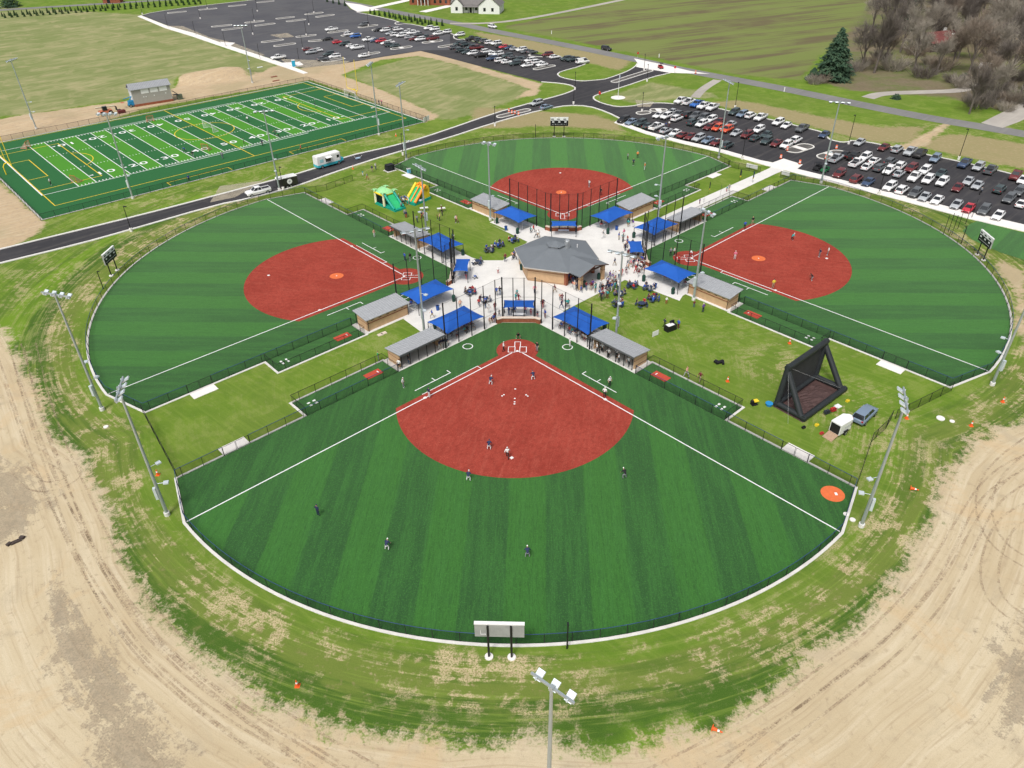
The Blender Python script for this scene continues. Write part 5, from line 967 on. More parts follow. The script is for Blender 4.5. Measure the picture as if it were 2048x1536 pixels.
for i in range(8):
    t0, t1 = i/8, (i+1)/8; f_ = lambda q: (1.7+3.4*q, 2.2*(1-q)**1.3+.35)
    (x0, z0_), (x1, z1_) = f_(t0), f_(t1); mb.add([(x0, -1.1, z0_), (x1, -1.1, z1_), (x1, 1.1, z1_), (x0, 1.1, z0_)], [(0, 1, 2, 3)], True)
inst('slide', mb.mesh('slide', M_jg), bh)
inst('slide_base', MB().box((3.6, 0, .22), (3.8, 2.9, .44)).mesh('slide_base', M_jt), bh)
for y in (-1.25, 1.25):
    mb = MB()
    for i in range(8):
        q0, q1 = i/8, (i+1)/8; mb.tube((1.7+3.4*q0, y, 2.5*(1-q0)**1.3+.55), (1.7+3.4*q1, y, 2.5*(1-q1)**1.3+.55), .28, n=8)
    inst('slide_rail', mb.mesh('slide_rail', M_jt), bh)
bs_ = empty('bounce_slide', (*G(836, 402)[:2], 0), heading((850, 396), (818, 410)), 'yellow and orange inflatable slide beside the bounce house', 'bounce slide', 'bounce houses')
inst('base', MB().box((0, 0, .3), (5.2, 3.2, .6)).mesh('base', M_jt), bs_); inst('tower', MB().box((-1.6, 0, 1.6), (1.8, 2.8, 2.2)).tube((-1.6, -1.4, 2.8), (-1.6, 1.4, 2.8), .75, n=14).mesh('tower', M_jy), bs_)
mb = MB()
for i in range(8):
    q0, q1 = i/8, (i+1)/8; mb.add([(-.8+3.1*q0, -1.1, 2.5*(1-q0)+.45), (-.8+3.1*q1, -1.1, 2.5*(1-q1)+.45), (-.8+3.1*q1, 1.1, 2.5*(1-q1)+.45), (-.8+3.1*q0, 1.1, 2.5*(1-q0)+.45)], [(0, 1, 2, 3)], True)
inst('slide', mb.mesh('slide', M_jg), bs_)
for y, m_ in ((-1.35, M_jy), (1.35, M_jo), (0, M_jo)):
    mb = MB()
    for i in range(6):
        q0, q1 = i/6, (i+1)/6; mb.tube((-1.2+3.5*q0, y, 3.0*(1-q0)+.6), (-1.2+3.5*q1, y, 3.0*(1-q1)+.6), .33 if y else .16, n=10)
    inst('slide_rail', mb.mesh('slide_rail', m_), bs_)
inst('arch', MB().tube((-1.2, -1.4, 2.9), (-1.2, 0, 3.9), .3, n=10).tube((-1.2, 0, 3.9), (-1.2, 1.4, 2.9), .3, n=10).mesh('arch', M_jo), bs_)
# ================================================================ PEOPLE
def bake_skin(J, E, radii):
    me = bpy.data.meshes.new('p'); names = list(J); ix = {n: i for i, n in enumerate(names)}
    me.from_pydata([J[n] for n in names], [(ix[a], ix[b]) for a, b, _ in E], []); ob = bpy.data.objects.new('p', me); sc.collection.objects.link(ob)
    ob.modifiers.new('s', 'SKIN'); sub = ob.modifiers.new('u', 'SUBSURF'); sub.levels = 1; sub.render_levels = 1
    if not me.skin_vertices: 
        bm = bmesh.new(); bm.from_mesh(me); bm.verts.layers.skin.verify(); bm.to_mesh(me); bm.free()
    for i, n in enumerate(names):
        r = radii[n]; me.skin_vertices[0].data[i].radius = r if isinstance(r, tuple) else (r, r)
        me.skin_vertices[0].data[i].use_root = (n == 'pelvis')
    bpy.context.view_layer.update(); dg = bpy.context.evaluated_depsgraph_get(); out = bpy.data.meshes.new_from_object(ob.evaluated_get(dg)); bpy.data.objects.remove(ob)
    segs = [(Vector(J[a]), Vector(J[b]), m) for a, b, m in E]; hd = Vector(J['head']); ht = Vector(J['crown'])
    idxs = []; 
    for p in out.polygons:
        c = p.center; best = (1e9, 0)
        for a, b, m in segs:
            ab = b-a; t_ = max(0, min(1, (c-a).dot(ab)/max(1e-9, ab.length_squared))); d = (c-a-ab*t_).length
            if d < best[0]: best = (d, m)
        m = best[1]
        if m == 4: m = 4 if ((c-hd).dot((ht-hd).normalized()) > .02 or (c.x < hd.x-.03 and c.z > hd.z-.07)) else 0
        idxs.append(m)
    out.materials.clear()
    for k_ in range(5): out.materials.append(M_black)
    out.polygons.foreach_set('material_index', idxs); out.polygons.foreach_set('use_smooth', [True]*len(out.polygons)); out.update(); return out
RAD = {'pelvis': (.15, .12), 'waist': (.14, .105), 'chest': (.165, .12), 'neck': .06, 'head': (.098, .105), 'crown': (.085, .092)}
for s_ in 'lr': RAD.update({'sh'+s_: .075, 'el'+s_: .05, 'wr'+s_: .036, 'ha'+s_: (.045, .03), 'th'+s_: .027, 'hi'+s_: .095, 'kn'+s_: .066, 'an'+s_: .045, 'to'+s_: .04})
EDG = [('pelvis', 'waist', 1), ('waist', 'chest', 1), ('chest', 'neck', 1), ('neck', 'head', 0), ('head', 'crown', 4)]
for s_ in 'lr': EDG += [('chest', 'sh'+s_, 1), ('sh'+s_, 'el'+s_, 1), ('el'+s_, 'wr'+s_, 0), ('wr'+s_, 'ha'+s_, 0), ('pelvis', 'hi'+s_, 2), ('hi'+s_, 'kn'+s_, 2), ('kn'+s_, 'an'+s_, 2), ('an'+s_, 'to'+s_, 3)]
RAD2 = {k_: v_ for k_, v_ in RAD.items() if not k_.startswith('th')}
def pose(P): return bake_skin(P, EDG, RAD2)
def J_stand(sw_=0.0, arm=.08, bend=0.0, crouch=0.0, reach=0.0):
    zc = .95-crouch*.42; J = {'pelvis': (-crouch*.15, 0, zc), 'waist': (-crouch*.10+.10*bend, 0, zc+.20-.04*bend), 'chest': (.36*bend-crouch*.05, 0, zc+.38-.16*bend)}
    cx, _, cz = J['chest']; J['neck'] = (cx+.11*bend, 0, cz+.17-.05*bend); nx_, _, nz = J['neck']; J['head'] = (nx_+.05+.05*bend, 0, nz+.14); J['crown'] = (nx_+.05+.05*bend, 0, nz+.25)
    for k_, s_ in (('l', 1), ('r', -1)):
        st = sw_*s_; J['sh'+k_] = (cx, s_*.19, cz+.07); J['el'+k_] = (cx-.04+st*-.16+reach*.22, s_*(.26+arm*.5), cz-.20+reach*.08); J['wr'+k_] = (cx+.10+st*-.26+reach*.44, s_*(.24+arm*.3), cz-.42+reach*.26+bend*.02); J['ha'+k_] = (cx+.14+st*-.28+reach*.52, s_*(.22+arm*.3), cz-.50+reach*.28)
        hx_ = J['pelvis'][0]; J['hi'+k_] = (hx_, s_*.10, zc-.06); J['kn'+k_] = (hx_+st*.22+crouch*.38+.03, s_*(.12+crouch*.14), .50-crouch*.06); J['an'+k_] = (hx_+st*.30-(.10 if st < 0 else 0)+crouch*.10, s_*(.12+crouch*.16), .09); J['to'+k_] = (J['an'+k_][0]+.15, s_*(.14+crouch*.18), .045)
    return J
def J_sit(lean=0.0):
    J = {'pelvis': (0, 0, .12), 'waist': (.02+lean*.08, 0, .32), 'chest': (.05+lean*.2, 0, .50-lean*.05)}; cx, _, cz = J['chest']; J['neck'] = (cx+.03, 0, cz+.17); J['head'] = (cx+.08, 0, cz+.31); J['crown'] = (cx+.08, 0, cz+.42)
    for k_, s_ in (('l', 1), ('r', -1)):
        J['sh'+k_] = (cx, s_*.19, cz+.07); J['el'+k_] = (cx+.06, s_*.28, cz-.20); J['wr'+k_] = (cx+.28, s_*.16, cz-.26); J['ha'+k_] = (cx+.36, s_*.12, cz-.26); J['hi'+k_] = (.06, s_*.10, .09); J['kn'+k_] = (.44, s_*.15, .10); J['an'+k_] = (.46, s_*.15, -.32); J['to'+k_] = (.61, s_*.16, -.37)
    return J
POSE = {'stand': pose(J_stand()), 'walk': pose(J_stand(1.0)), 'talk': pose(J_stand(.25, .1, 0, 0, .5)), 'ready': pose(J_stand(0, .1, .75, .5, .35)), 'crouch': pose(J_stand(0, .05, .45, 1.0, .6)), 'run': pose(J_stand(1.6, .15, .35, .1, .3)), 'sit': pose(J_sit()), 'lean': pose(J_sit(1.0))}
SKIN = [pm('skin_light', (.48, .28, .19), .06, 3, .6), pm('skin_tan', (.33, .18, .11), .06, 3, .6), pm('skin_brown', (.14, .07, .045), .06, 3, .6)]
HAIR = {'brown': pm('hair_brown', (.07, .04, .022), .2, 8), 'blond': pm('hair_blond', (.30, .20, .09), .2, 8), 'black': pm('hair_black', (.014, .012, .011), .2, 8), 'white cap': pm('cap_white', (.68, .68, .67), .05, 8), 'navy cap': pm('cap_navy', (.02, .03, .07), .1, 8), 'red cap': pm('cap_red', (.4, .02, .02), .1, 8)}
SHIRT = {'white': (.66, .66, .65), 'navy': (.022, .030, .075), 'black': (.015, .015, .017), 'royal blue': (.03, .09, .38), 'grey': (.22, .23, .24), 'red': (.42, .025, .03), 'pink': (.62, .18, .26), 'green': (.04, .30, .10), 'orange': (.62, .20, .06), 'teal': (.03, .28, .28), 'maroon': (.14, .02, .03), 'yellow': (.65, .48, .05), 'purple': (.12, .06, .25), 'peach': (.62, .34, .24)}
CLO = {k_: pm('shirt_'+k_.replace(' ', '_'), v_, .12, 5, .85) for k_, v_ in SHIRT.items()}
PANT = {'white': (.62, .62, .61), 'black': (.016, .016, .018), 'denim': (.05, .09, .17), 'khaki': (.33, .26, .17), 'grey': (.20, .21, .22), 'navy': (.02, .03, .07), 'red': (.35, .03, .03), 'maroon': (.13, .02, .03)}
TRO = {k_: pm('trousers_'+k_, v_, .12, 5, .85) for k_, v_ in PANT.items()}
SHOE = [pm('shoe_white', (.6, .6, .6), .1, 6), pm('shoe_black', (.02, .02, .02), .1, 6)]
def person(loc, rz, pose_, shirt, pants, label, group=None, hair=None, sc_=1.0):
    o = inst('person', POSE[pose_], None, loc, rz, scale=sc_)
    ms = [random.choice(SKIN[:2]*3+SKIN[2:]), CLO[shirt], TRO[pants], random.choice(SHOE), HAIR[hair or random.choice(['brown', 'brown', 'blond', 'black', 'white cap', 'navy cap'])]]
    for s_, m_ in zip(o.material_slots, ms): s_.link = 'OBJECT'; s_.material = m_
    return tag(o, label, 'person', group)
def toward(g, q): return math.atan2(q[1]-g[1], q[0]-g[0])
Hn = FLD['near'][:2]
zn = Zm(960, 560, K); zo = Zm(600, 560, K); zm = Zm(560, 700, K); zq = Zm(680, 400, 700/2048); zk = Zm(1120, 640, K)
NEARP = [(zn(242, 735), 'talk', 'white', 'black', 'batter in white with white helmet beside the left batter box', 'white cap', 0), (zn(392, 602), 'crouch', 'black', 'black', 'umpire in black crouching behind home plate of the nearest field', 'black', 'out'), (zn(584, 735), 'stand', 'black', 'grey', 'person in black shirt and grey trousers right of home plate', 'black', 0), (zn(918, 690), 'stand', 'white', 'white', 'player in all white standing in the right on-deck circle', 'white cap', 0), (zn(1325, 1093), 'stand', 'white', 'black', 'white-shirted coach in the right coach box of the nearest field', 'white cap', 0), (zn(1273, 1207), 'stand', 'white', 'black', 'white-shirted runner standing on third base of the nearest field', 'white cap', 0), (zn(108, 1075), 'ready', 'navy', 'white', 'navy-shirted infielder left of centre on the nearest infield', 'white cap', 'home'), (zn(545, 1025), 'ready', 'navy', 'white', 'navy-shirted infielder right of the pitching marks, facing home', 'navy cap', 'home'),
 (zm(1266, 388), 'stand', 'white', 'grey', 'coach in white beside the left coach box of the nearest field', 'white cap', 0), (zm(1528, 490), 'stand', 'navy', 'white', 'first baseman in navy and white at first base of the nearest field', 'navy cap', 'home'), (zq(872, 1462), 'ready', 'navy', 'white', 'navy-shirted fielder bending over near second base', 'navy cap', 'home'), (zq(980, 1512), 'walk', 'white', 'black', 'white-shirted runner walking up to second base', 'white cap', 'home'),
 (G(937, 962), 'ready', 'navy', 'white', 'fielder in navy at the clay edge left of second base', 'white cap', 'home'), (G(1249, 957), 'ready', 'black', 'grey', 'fielder in dark shirt on the turf right of the clay', 'white cap', 'home'), (G(637, 1032), 'stand', 'navy', 'navy', 'outfielder in all navy far to the left of the nearest field', 'navy cap', 'home'), (G(774, 1100), 'ready', 'navy', 'white', 'outfielder with white cap in the left centre of the nearest outfield', 'white cap', 'home'), (G(1055, 1115), 'ready', 'navy', 'grey', 'outfielder in navy in the middle of the nearest outfield', 'white cap', 'home'),
 (zk(1292, 582), 'walk', 'peach', 'white', 'person in peach walking behind the right bullpen, left of a pair', 'blond', 0), (zk(1428, 636), 'walk', 'maroon', 'khaki', 'person in maroon walking behind the right bullpen, right of a pair', 'brown', 0), (zo(806, 832), 'stand', 'green', 'grey', 'person in green outside the left bullpen gate', 'black', 0), (zo(1115, 865), 'stand', 'black', 'denim', 'person in black shirt and jeans inside the left dugout', 'black', 0), (zo(1018, 915), 'stand', 'white', 'black', 'person in white at the left dugout end rail', 'brown', 0)]
for g, ps, sh, pa_, lab, hr_, fc in NEARP:
    rz_ = toward(g, Hn) if fc == 'home' else (toward(g, XF('near')(20, 20)) if fc == 'out' else random.uniform(0, 6.28)); person((g[0], g[1], .05), rz_, ps, sh, pa_, lab, None, hr_, 1.06)
for i, (x, y) in enumerate([(1195, 745), (1225, 730), (1250, 748), (1245, 720), (1315, 800), (1398, 805), (1420, 852), (1520, 888)]):
    g = zn(x, y); person((g[0], g[1], .06), random.uniform(2.5, 4.5), random.choice(['stand', 'talk', 'walk']), 'white', 'black', 'player in white, %s from the left in the nearest right dugout' % nth(i), 'players in the dugouts', 'white cap', 1.03)
for i, (x, y) in enumerate([(1430, 715), (1462, 695), (1485, 690), (1502, 690), (1445, 700)]):
    g = zo(x, y); person((g[0], g[1], .06), random.uniform(-1.5, .5), random.choice(['stand', 'talk']), 'navy', 'white', 'player in navy, %s of the cluster at the left dugout end' % nth(i), 'players in the dugouts', 'white cap', 1.03)
zr = Zm(1180, 400, K); z6 = Zm(1348, 400, 700/2048); zl = Zm(700, 330, K); zt = Zm(920, 220, K); zf4 = Zm(400, 130, 480/2048); z1 = Zm(0, 0, 700/2048)
OTHP = [(zr(905, 660), 'stand', 'red', 'black', 'person in red shirt beside home plate of the right field'), (zr(1036, 572), 'crouch', 'white', 'red', 'small catcher crouching at home plate of the right field'), (zr(1480, 612), 'stand', 'pink', 'white', 'person in pink between home and the right mound'), (zr(860, 572), 'stand', 'white', 'black', 'thin person in white near the right on-deck area, right of a pair'), (zr(822, 580), 'stand', 'grey', 'black', 'person in grey near the right on-deck area, left of a pair'), (zr(1870, 905), 'stand', 'yellow', 'khaki', 'person in yellow by first base of the right field'), (zr(1580, 302), 'stand', 'royal blue', 'black', 'person in blue at third base of the right field'), (zr(1660, 255), 'stand', 'black', 'khaki', 'coach in black beyond third base of the right field'), (z6(688, 236), 'ready', 'teal', 'black', 'fielder in teal at the top of the right infield'), (z6(848, 336), 'stand', 'navy', 'grey', 'person in navy left of second base on the right field'), (z6(897, 325), 'stand', 'white', 'grey', 'person in white standing at second base of the right field'), (z6(806, 472), 'ready', 'black', 'grey', 'fielder in black low on the right infield'),
 (zl(252, 742), 'stand', 'peach', 'white', 'person in peach shirt in the far foul area of the left field'), (zl(565, 985), 'stand', 'royal blue', 'navy', 'person in blue, left of a pair by the left on-deck circle'), (zl(620, 990), 'stand', 'black', 'grey', 'person in black, right of a pair by the left on-deck circle'), (zt(1322, 792), 'stand', 'white', 'grey', 'person in white on the right side of the farthest infield'), (zt(1440, 876), 'stand', 'black', 'maroon', 'person in black near first base of the farthest softball field'), (zt(1716, 515), 'stand', 'grey', 'black', 'person in grey at upper left of the farthest outfield group'), (zt(1816, 496), 'stand', 'orange', 'black', 'person in orange at the top of the farthest outfield group'), (zt(1774, 572), 'stand', 'navy', 'black', 'person in navy inside the farthest outfield group'), (zt(1890, 616), 'stand', 'orange', 'white', 'person in orange at the lower right of the outfield group'),
 (zf4(410, 487), 'run', 'white', 'black', 'person in white running inside the football field'), (zf4(650, 602), 'run', 'black', 'black', 'person in black running, left of two on the football field'), (zf4(672, 622), 'run', 'green', 'black', 'person in green running near the right side number'), (zf4(380, 682), 'stand', 'green', 'black', 'person in bright green on the football sideline'), (zf4(535, 692), 'stand', 'navy', 'black', 'person in navy on the football sideline left of the light pole'), (zf4(195, 802), 'stand', 'grey', 'denim', 'person in grey at the lower football sideline near midfield'), (zf4(865, 738), 'stand', 'red', 'black', 'person in red at the lower fence of the football field'), (zf4(985, 367), 'stand', 'navy', 'grey', 'person in navy by the far penalty arc of the football field'), (zf4(1275, 278), 'ready', 'black', 'navy', 'goalkeeper in black at the far soccer goal'), (zf4(1530, 347), 'stand', 'navy', 'denim', 'person in navy, left of a pair outside the far football fence'), (zf4(1552, 343), 'stand', 'pink', 'denim', 'person in pink, right of a pair outside the far football fence'), (z1(1110, 1066), 'stand', 'royal blue', 'black', 'person in blue at the lower football fence below the left numbers'), (z1(300, 1085), 'stand', 'white', 'black', 'person in white inside the left end zone of the football field'), (z1(1132, 920), 'run', 'black', 'grey', 'person in black by the lower forty number'), (z1(1085, 895), 'run', 'royal blue', 'black', 'person in blue inside the field by the lower forty number'), (z1(1305, 930), 'stand', 'navy', 'khaki', 'person in navy below the lower fifty number')]
for g, ps, sh, pa_, lab in OTHP: person((g[0], g[1], .05), random.uniform(0, 6.28), ps, sh, pa_, lab, None, None, 1.05)
def crowd(pts, phrase, group, poses=('stand', 'walk', 'talk', 'stand'), shirts=None, z=.05, face=None, scl=1.0):
    """countable people of one cluster, named from left to right in the picture"""
    P = sorted(pts, key=lambda p: PX((p[0], p[1], 0))[0])
    for i, p in enumerate(P):
        sh = random.choice(shirts or list(SHIRT)); pa_ = random.choice(list(PANT)); child = random.random() < .2
        rz_ = toward(p, face)+random.gauss(0, .5) if face else random.uniform(0, 6.28)
        person((p[0], p[1], z), rz_, random.choice(poses), sh, pa_, '%s-shirted person, %s from the left %s' % (sh, nth(i), phrase), group, None, scl*(.78 if child else random.uniform(.96, 1.08)))
def scatter(poly, n, dmin=.55):
    P = W(poly); xs = [p[0] for p in P]; ys = [p[1] for p in P]; out = []; tries = 0
    while len(out) < n and tries < 6000:
        tries += 1; x, y = random.uniform(min(xs), max(xs)), random.uniform(min(ys), max(ys)); ins_ = False
        for i in range(len(P)):
            a, b = P[i], P[(i+1) % len(P)]
            if (a[1] > y) != (b[1] > y) and x < a[0]+(y-a[1])*(b[0]-a[0])/(b[1]-a[1]): ins_ = not ins_
        if ins_ and all((x-q[0])**2+(y-q[1])**2 > dmin*dmin for q in out): out.append((x, y))
    return out
EVENT = ['navy', 'royal blue', 'white', 'grey', 'black', 'royal blue', 'navy', 'pink', 'red', 'white', 'teal', 'maroon', 'purple', 'peach']
crowd(scatter([(1140, 570), (1165, 565), (1165, 575), (1200, 575), (1232, 565), (1240, 582), (1190, 588), (1145, 584)], 34, .5), 'in the queue before the pavilion porch', 'people queueing at the pavilion', shirts=EVENT, face=PC)
crowd(scatter([(1128, 558), (1158, 556), (1168, 572), (1150, 576)], 9, .5), 'under the pavilion porch', 'people under the porch', shirts=EVENT)
crowd(scatter([(1195, 590), (1222, 586), (1228, 594), (1200, 606)], 7, .6), 'on the lawn edge below the queue', 'people on the lawn edge', shirts=EVENT)
crowd(scatter([(1212, 560), (1232, 556), (1232, 568), (1214, 572)], 7, .5), 'at the right end of the pavilion queue', 'people at the queue end', shirts=EVENT)
crowd(scatter([(1240, 485), (1262, 483), (1282, 520), (1292, 540), (1272, 545), (1258, 520)], 30, .5), 'crowding left of the right small canopy', 'people at the right small canopy', shirts=EVENT)
crowd(scatter([(1265, 540), (1290, 528), (1292, 548), (1268, 560)], 10, .5), 'below the right small canopy', 'people at the right small canopy', shirts=EVENT)
crowd([G(1237, 558)[:2], G(1243, 553)[:2], G(1252, 548)[:2], G(1256, 540)[:2], G(1255, 532)[:2], G(1261, 536)[:2], G(1229, 532)[:2]], 'walking between the pavilion and the right canopy', 'walkers on the plaza', ('walk',), EVENT)
zpl = Zm(760, 520, K)
crowd([zpl(x, y)[:2] for x, y in [(1210, 140), (1585, 350), (1403, 370), (1390, 430), (1420, 432), (1790, 340), (1840, 415), (1863, 430), (1858, 500), (1900, 490), (1925, 492), (1178, 525), (1117, 545), (1082, 500), (1195, 370), (1228, 365), (1015, 480), (825, 500), (883, 200), (535, 600)]], 'strolling on the plaza above the nearest field', 'walkers on the plaza', ('walk', 'stand', 'talk'), EVENT)
crowd([zpl(x, y)[:2] for x, y in [(1220, 580), (1265, 555), (1320, 565), (1352, 555), (1380, 570), (1125, 660), (1145, 650), (1165, 645), (1180, 620), (1490, 560), (1545, 565), (1612, 590), (1690, 600), (1660, 500), (1672, 490)]], 'behind the nearest brick backstop', 'spectators behind the backstop', ('stand', 'talk'), EVENT, face=Hn)
crowd([zl(x, y)[:2] for x, y in [(1590, 995), (1680, 960), (1665, 970), (1690, 975), (1850, 700), (1880, 695), (1930, 745), (1905, 750)]]+[zt(x, y)[:2] for x, y in [(1465, 1315), (1625, 1330), (1675, 1300), (1720, 1200), (1770, 1200), (1665, 1350)]], 'on the plaza beyond the pavilion', 'walkers behind the pavilion', ('walk', 'stand'), EVENT)
zj = Zm(730, 360, 150/2048)
crowd([zj(x, y)[:2] for x, y in [(850, 570), (830, 600), (930, 570), (1020, 720), (1000, 620), (1040, 610), (1130, 690), (1140, 620), (1170, 620), (1200, 680), (1180, 590), (1290, 580), (1100, 590), (1060, 660), (1000, 790), (1090, 1000), (1140, 1010), (1130, 1040)]], 'around the bounce houses', 'children at the bounce houses', ('stand', 'walk', 'talk'), ['white', 'grey', 'black', 'navy', 'royal blue'], 0.0, scl=.92)
crowd([zl(x, y)[:2] for x, y in [(895, 560), (920, 570), (940, 490), (945, 520), (1085, 590), (1095, 595), (1065, 765), (1055, 760), (690, 590), (735, 545), (755, 540)]], 'on the lawn beyond the left far canopy', 'people on the far lawn', ('stand', 'walk'), EVENT, 0.0)
z13 = Zm(1200, 220, K)
crowd([z13(x, y)[:2] for x, y in [(1295, 840), (1318, 835), (1060, 950), (1018, 965), (675, 175), (705, 178)]]+[G(745, 345)[:2], G(735, 360)[:2], G(752, 340)[:2], G(726, 352)[:2]], 'on the far paths and lots', 'walkers on the far paths', ('walk', 'stand'), EVENT, .05)
crowd([zr(x, y)[:2] for x, y in [(780, 1065), (1062, 1100), (1155, 1150), (900, 1320), (760, 1300)]], 'on the lawn right of the picnic tables', 'people on the near lawn', ('stand', 'walk'), EVENT, 0.0)
# spectators on the bleachers
def seats(key, n, phrase):
    x, y, r = BL[key]; used = set(); P = []
    while len(P) < n:
        row, k_ = random.randrange(4), random.randrange(11)
        if (row, k_) in used: continue
        used.add((row, k_)); lx, ly = -3.0+k_*.6+random.uniform(-.06, .06), row*.65; P.append((x+math.cos(r)*lx-math.sin(r)*ly, y+math.sin(r)*lx+math.cos(r)*ly, .055+.455+row*.24))
    P.sort(key=lambda p: PX(p)[0])
    for i, p in enumerate(P):
        sh = random.choice(EVENT); person(p, r-math.pi/2+random.gauss(0, .2), random.choice(['sit', 'sit', 'lean']), sh, random.choice(list(PANT)), '%s-shirted spectator, %s from left on %s' % (sh, nth(i), phrase), 'spectators on the bleachers', None, random.uniform(.9, 1.03))
seats(('near', 'first base'), 20, 'the nearest left bleachers'); seats(('near', 'third base'), 22, 'the nearest right bleachers'); seats(('left', 'third base'), 9, 'the left near bleachers'); seats(('right', 'first base'), 4, 'the right near bleachers'); seats(('top', 'first base'), 7, 'the farthest right bleachers'); seats(('left', 'first base'), 3, 'the left far bleachers')
# ================================================================ PICNIC TABLES
M_ptab = pm('table_coating', (.03, .045, .09), .15, 4, .6)
ptop = MB().tube((0, 0, .72), (0, 0, .76), .62, n=16).mesh('table_top', M_ptab); pleg = MB().tube((0, 0, 0), (0, 0, .72), .05, n=8).tube((-.9, 0, .05), (.9, 0, .05), .03, n=5).tube((0, -.9, .05), (0, .9, .05), .03, n=5).mesh('pedestal', M_black)
pben = MB().box((0, 0, .43), (.85, .28, .05)).tube((0, 0, 0), (0, 0, .42), .035, n=6).mesh('bench', M_ptab)
za_ = Zm(980, 430, K); TBL = [(za_(1455, 742), 'at the lawn corner nearest the pavilion'), (za_(1625, 768), 'on the lawn edge below the right canopy'), (za_(1325, 822), 'left of the light pole on the near lawn'), (za_(1305, 930), 'at the left edge of the near lawn'), (za_(1550, 938), 'in the lower middle of the near lawn'), (za_(1670, 878), 'rightmost on the near lawn'), (zpl(925, 352), 'on the plaza by the left near canopy'), (zpl(1075, 428), 'on the plaza behind the nearest left canopy'), (zl(1425, 888), 'leftmost on the lawn left of the pavilion'), (zl(1525, 838), 'middle one on the lawn left of the pavilion'), (zl(1675, 788), 'rightmost on the lawn left of the pavilion'), (zl(1305, 1015), 'on the plaza by the left small canopy')]
for k_, (g, where) in enumerate(TBL):
    lawn_ = k_ < 6 or 8 <= k_ < 11; rz_ = random.uniform(0, 1.5); o = empty('picnic_table', (g[0], g[1], 0.0 if lawn_ else .05), rz_, 'round picnic table '+where, 'picnic table', 'picnic tables'); inst('table_top', ptop, o); inst('pedestal', pleg, o)
    S_ = []
    for q in range(4):
        a_ = q*math.pi/2; inst('bench', pben, o, (1.0*math.cos(a_), 1.0*math.sin(a_), 0), a_+math.pi/2)
        for s_ in (-.2, .2):
            if random.random() < (.72 if k_ != 11 else .3): S_.append((g[0]+math.cos(a_+rz_)*1.0-math.sin(a_+rz_)*s_, g[1]+math.sin(a_+rz_)*1.0+math.cos(a_+rz_)*s_, a_+rz_+math.pi))
    S_.sort(key=lambda p: PX((p[0], p[1], 0))[0])
    for i, (x, y, r) in enumerate(S_):
        sh = random.choice(['royal blue', 'white', 'navy', 'grey', 'black', 'royal blue', 'red', 'maroon']); person((x, y, .455+(0 if lawn_ else .05)), r, random.choice(['sit', 'lean']), sh, random.choice(['denim', 'white', 'black', 'grey']), '%s-shirted diner, %s from left, table %s' % (sh, nth(i), where), 'people at the picnic tables', None, 1.0)
# ================================================================ STREET AND FIELD FURNITURE
M_dgreen = pm('dark_green_plastic', (.012, .05, .035), .12, 3, .5); M_bblue = pm('bin_blue', (.02, .08, .30), .1, 3, .5)
bin_b = MB().tube((0, 0, .05), (0, 0, .85), .30, .34, n=14).mesh('barrel', M_dgreen); bin_d = MB().tube((0, 0, .85), (0, 0, 1.2), .36, .26, n=14).tube((0, 0, 1.2), (0, 0, 1.32), .26, .1, n=14).mesh('dome_lid', M_dgreen); bin_o = MB().box((.31, 0, 1.0), (.06, .3, .2)).mesh('opening', M_black)
for g, where in ((zl(1505, 600), 'left of the farthest left canopy'), (zl(1715, 705), 'right of the farthest left canopy'), (zl(1157, 925), 'beside the left far canopy'), (zl(1757, 1075), 'at the left corner of the pavilion'), (zpl(757, 425), 'at the end of the left near canopy'), (za_(1205, 195), 'in front of the farthest right canopy'), (za_(1470, 235), 'above the right small canopy'), (za_(1572, 680), 'left of the right near canopy'), (za_(1870, 810), 'right of the right near canopy'), (za_(965, 740), 'beside the left porch column'), (za_(1112, 660), 'beside the right porch column'), (zt(1722, 1170), 'beside the farthest right dugout'), (zpl(565, 705), 'behind the nearest left dugout'), (za_(1170, 1185), 'behind the nearest right dugout')):
    o = empty('trash_can', (g[0], g[1], .05), random.uniform(0, 6), 'dark green domed trash can '+where, 'trash can', 'dark green trash cans'); inst('barrel', bin_b, o); inst('dome_lid', bin_d, o); inst('opening', bin_o, o)
rb_b = MB().tube((0, 0, .03), (0, 0, .82), .26, .31, n=12).mesh('barrel', M_bblue); rb_r = MB().tube((0, 0, .82), (0, 0, .88), .34, n=12).mesh('rim', M_bblue); rb_h = MB().tube((0, 0, .885), (0, 0, .89), .24, n=12).mesh('opening', M_black)
for g, where in ((zl(1597, 668), 'before the farthest left canopy'), (zpl(592, 515), 'below the left near canopy'), (za_(1295, 155), 'before the farthest right canopy'), (za_(1688, 750), 'below the right near canopy')):
    o = empty('recycling_bin', (g[0], g[1], .05), 0, 'blue recycling bin '+where, 'bin', 'blue recycling bins'); inst('barrel', rb_b, o); inst('rim', rb_r, o); inst('opening', rb_h, o)
cone_c = MB().tube((0, 0, .04), (0, 0, .72), .15, .035, n=12).mesh('cone', M_orange); cone_b = MB().box((0, 0, .02), (.38, .38, .04)).mesh('base', M_orange); cone_s = MB().tube((0, 0, .38), (0, 0, .52), .098, .074, n=12).mesh('stripe', M_wplas)
drum_b = MB().tube((0, 0, .06), (0, 0, 1.0), .30, .24, n=14).mesh('drum', M_orange); drum_s = MB().tube((0, 0, .35), (0, 0, .5), .288, .28, n=14).tube((0, 0, .65), (0, 0, .8), .268, .26, n=14).mesh('stripe', M_wplas); drum_f = MB().tube((0, 0, 0), (0, 0, .07), .42, n=14).mesh('base', M_tyre)
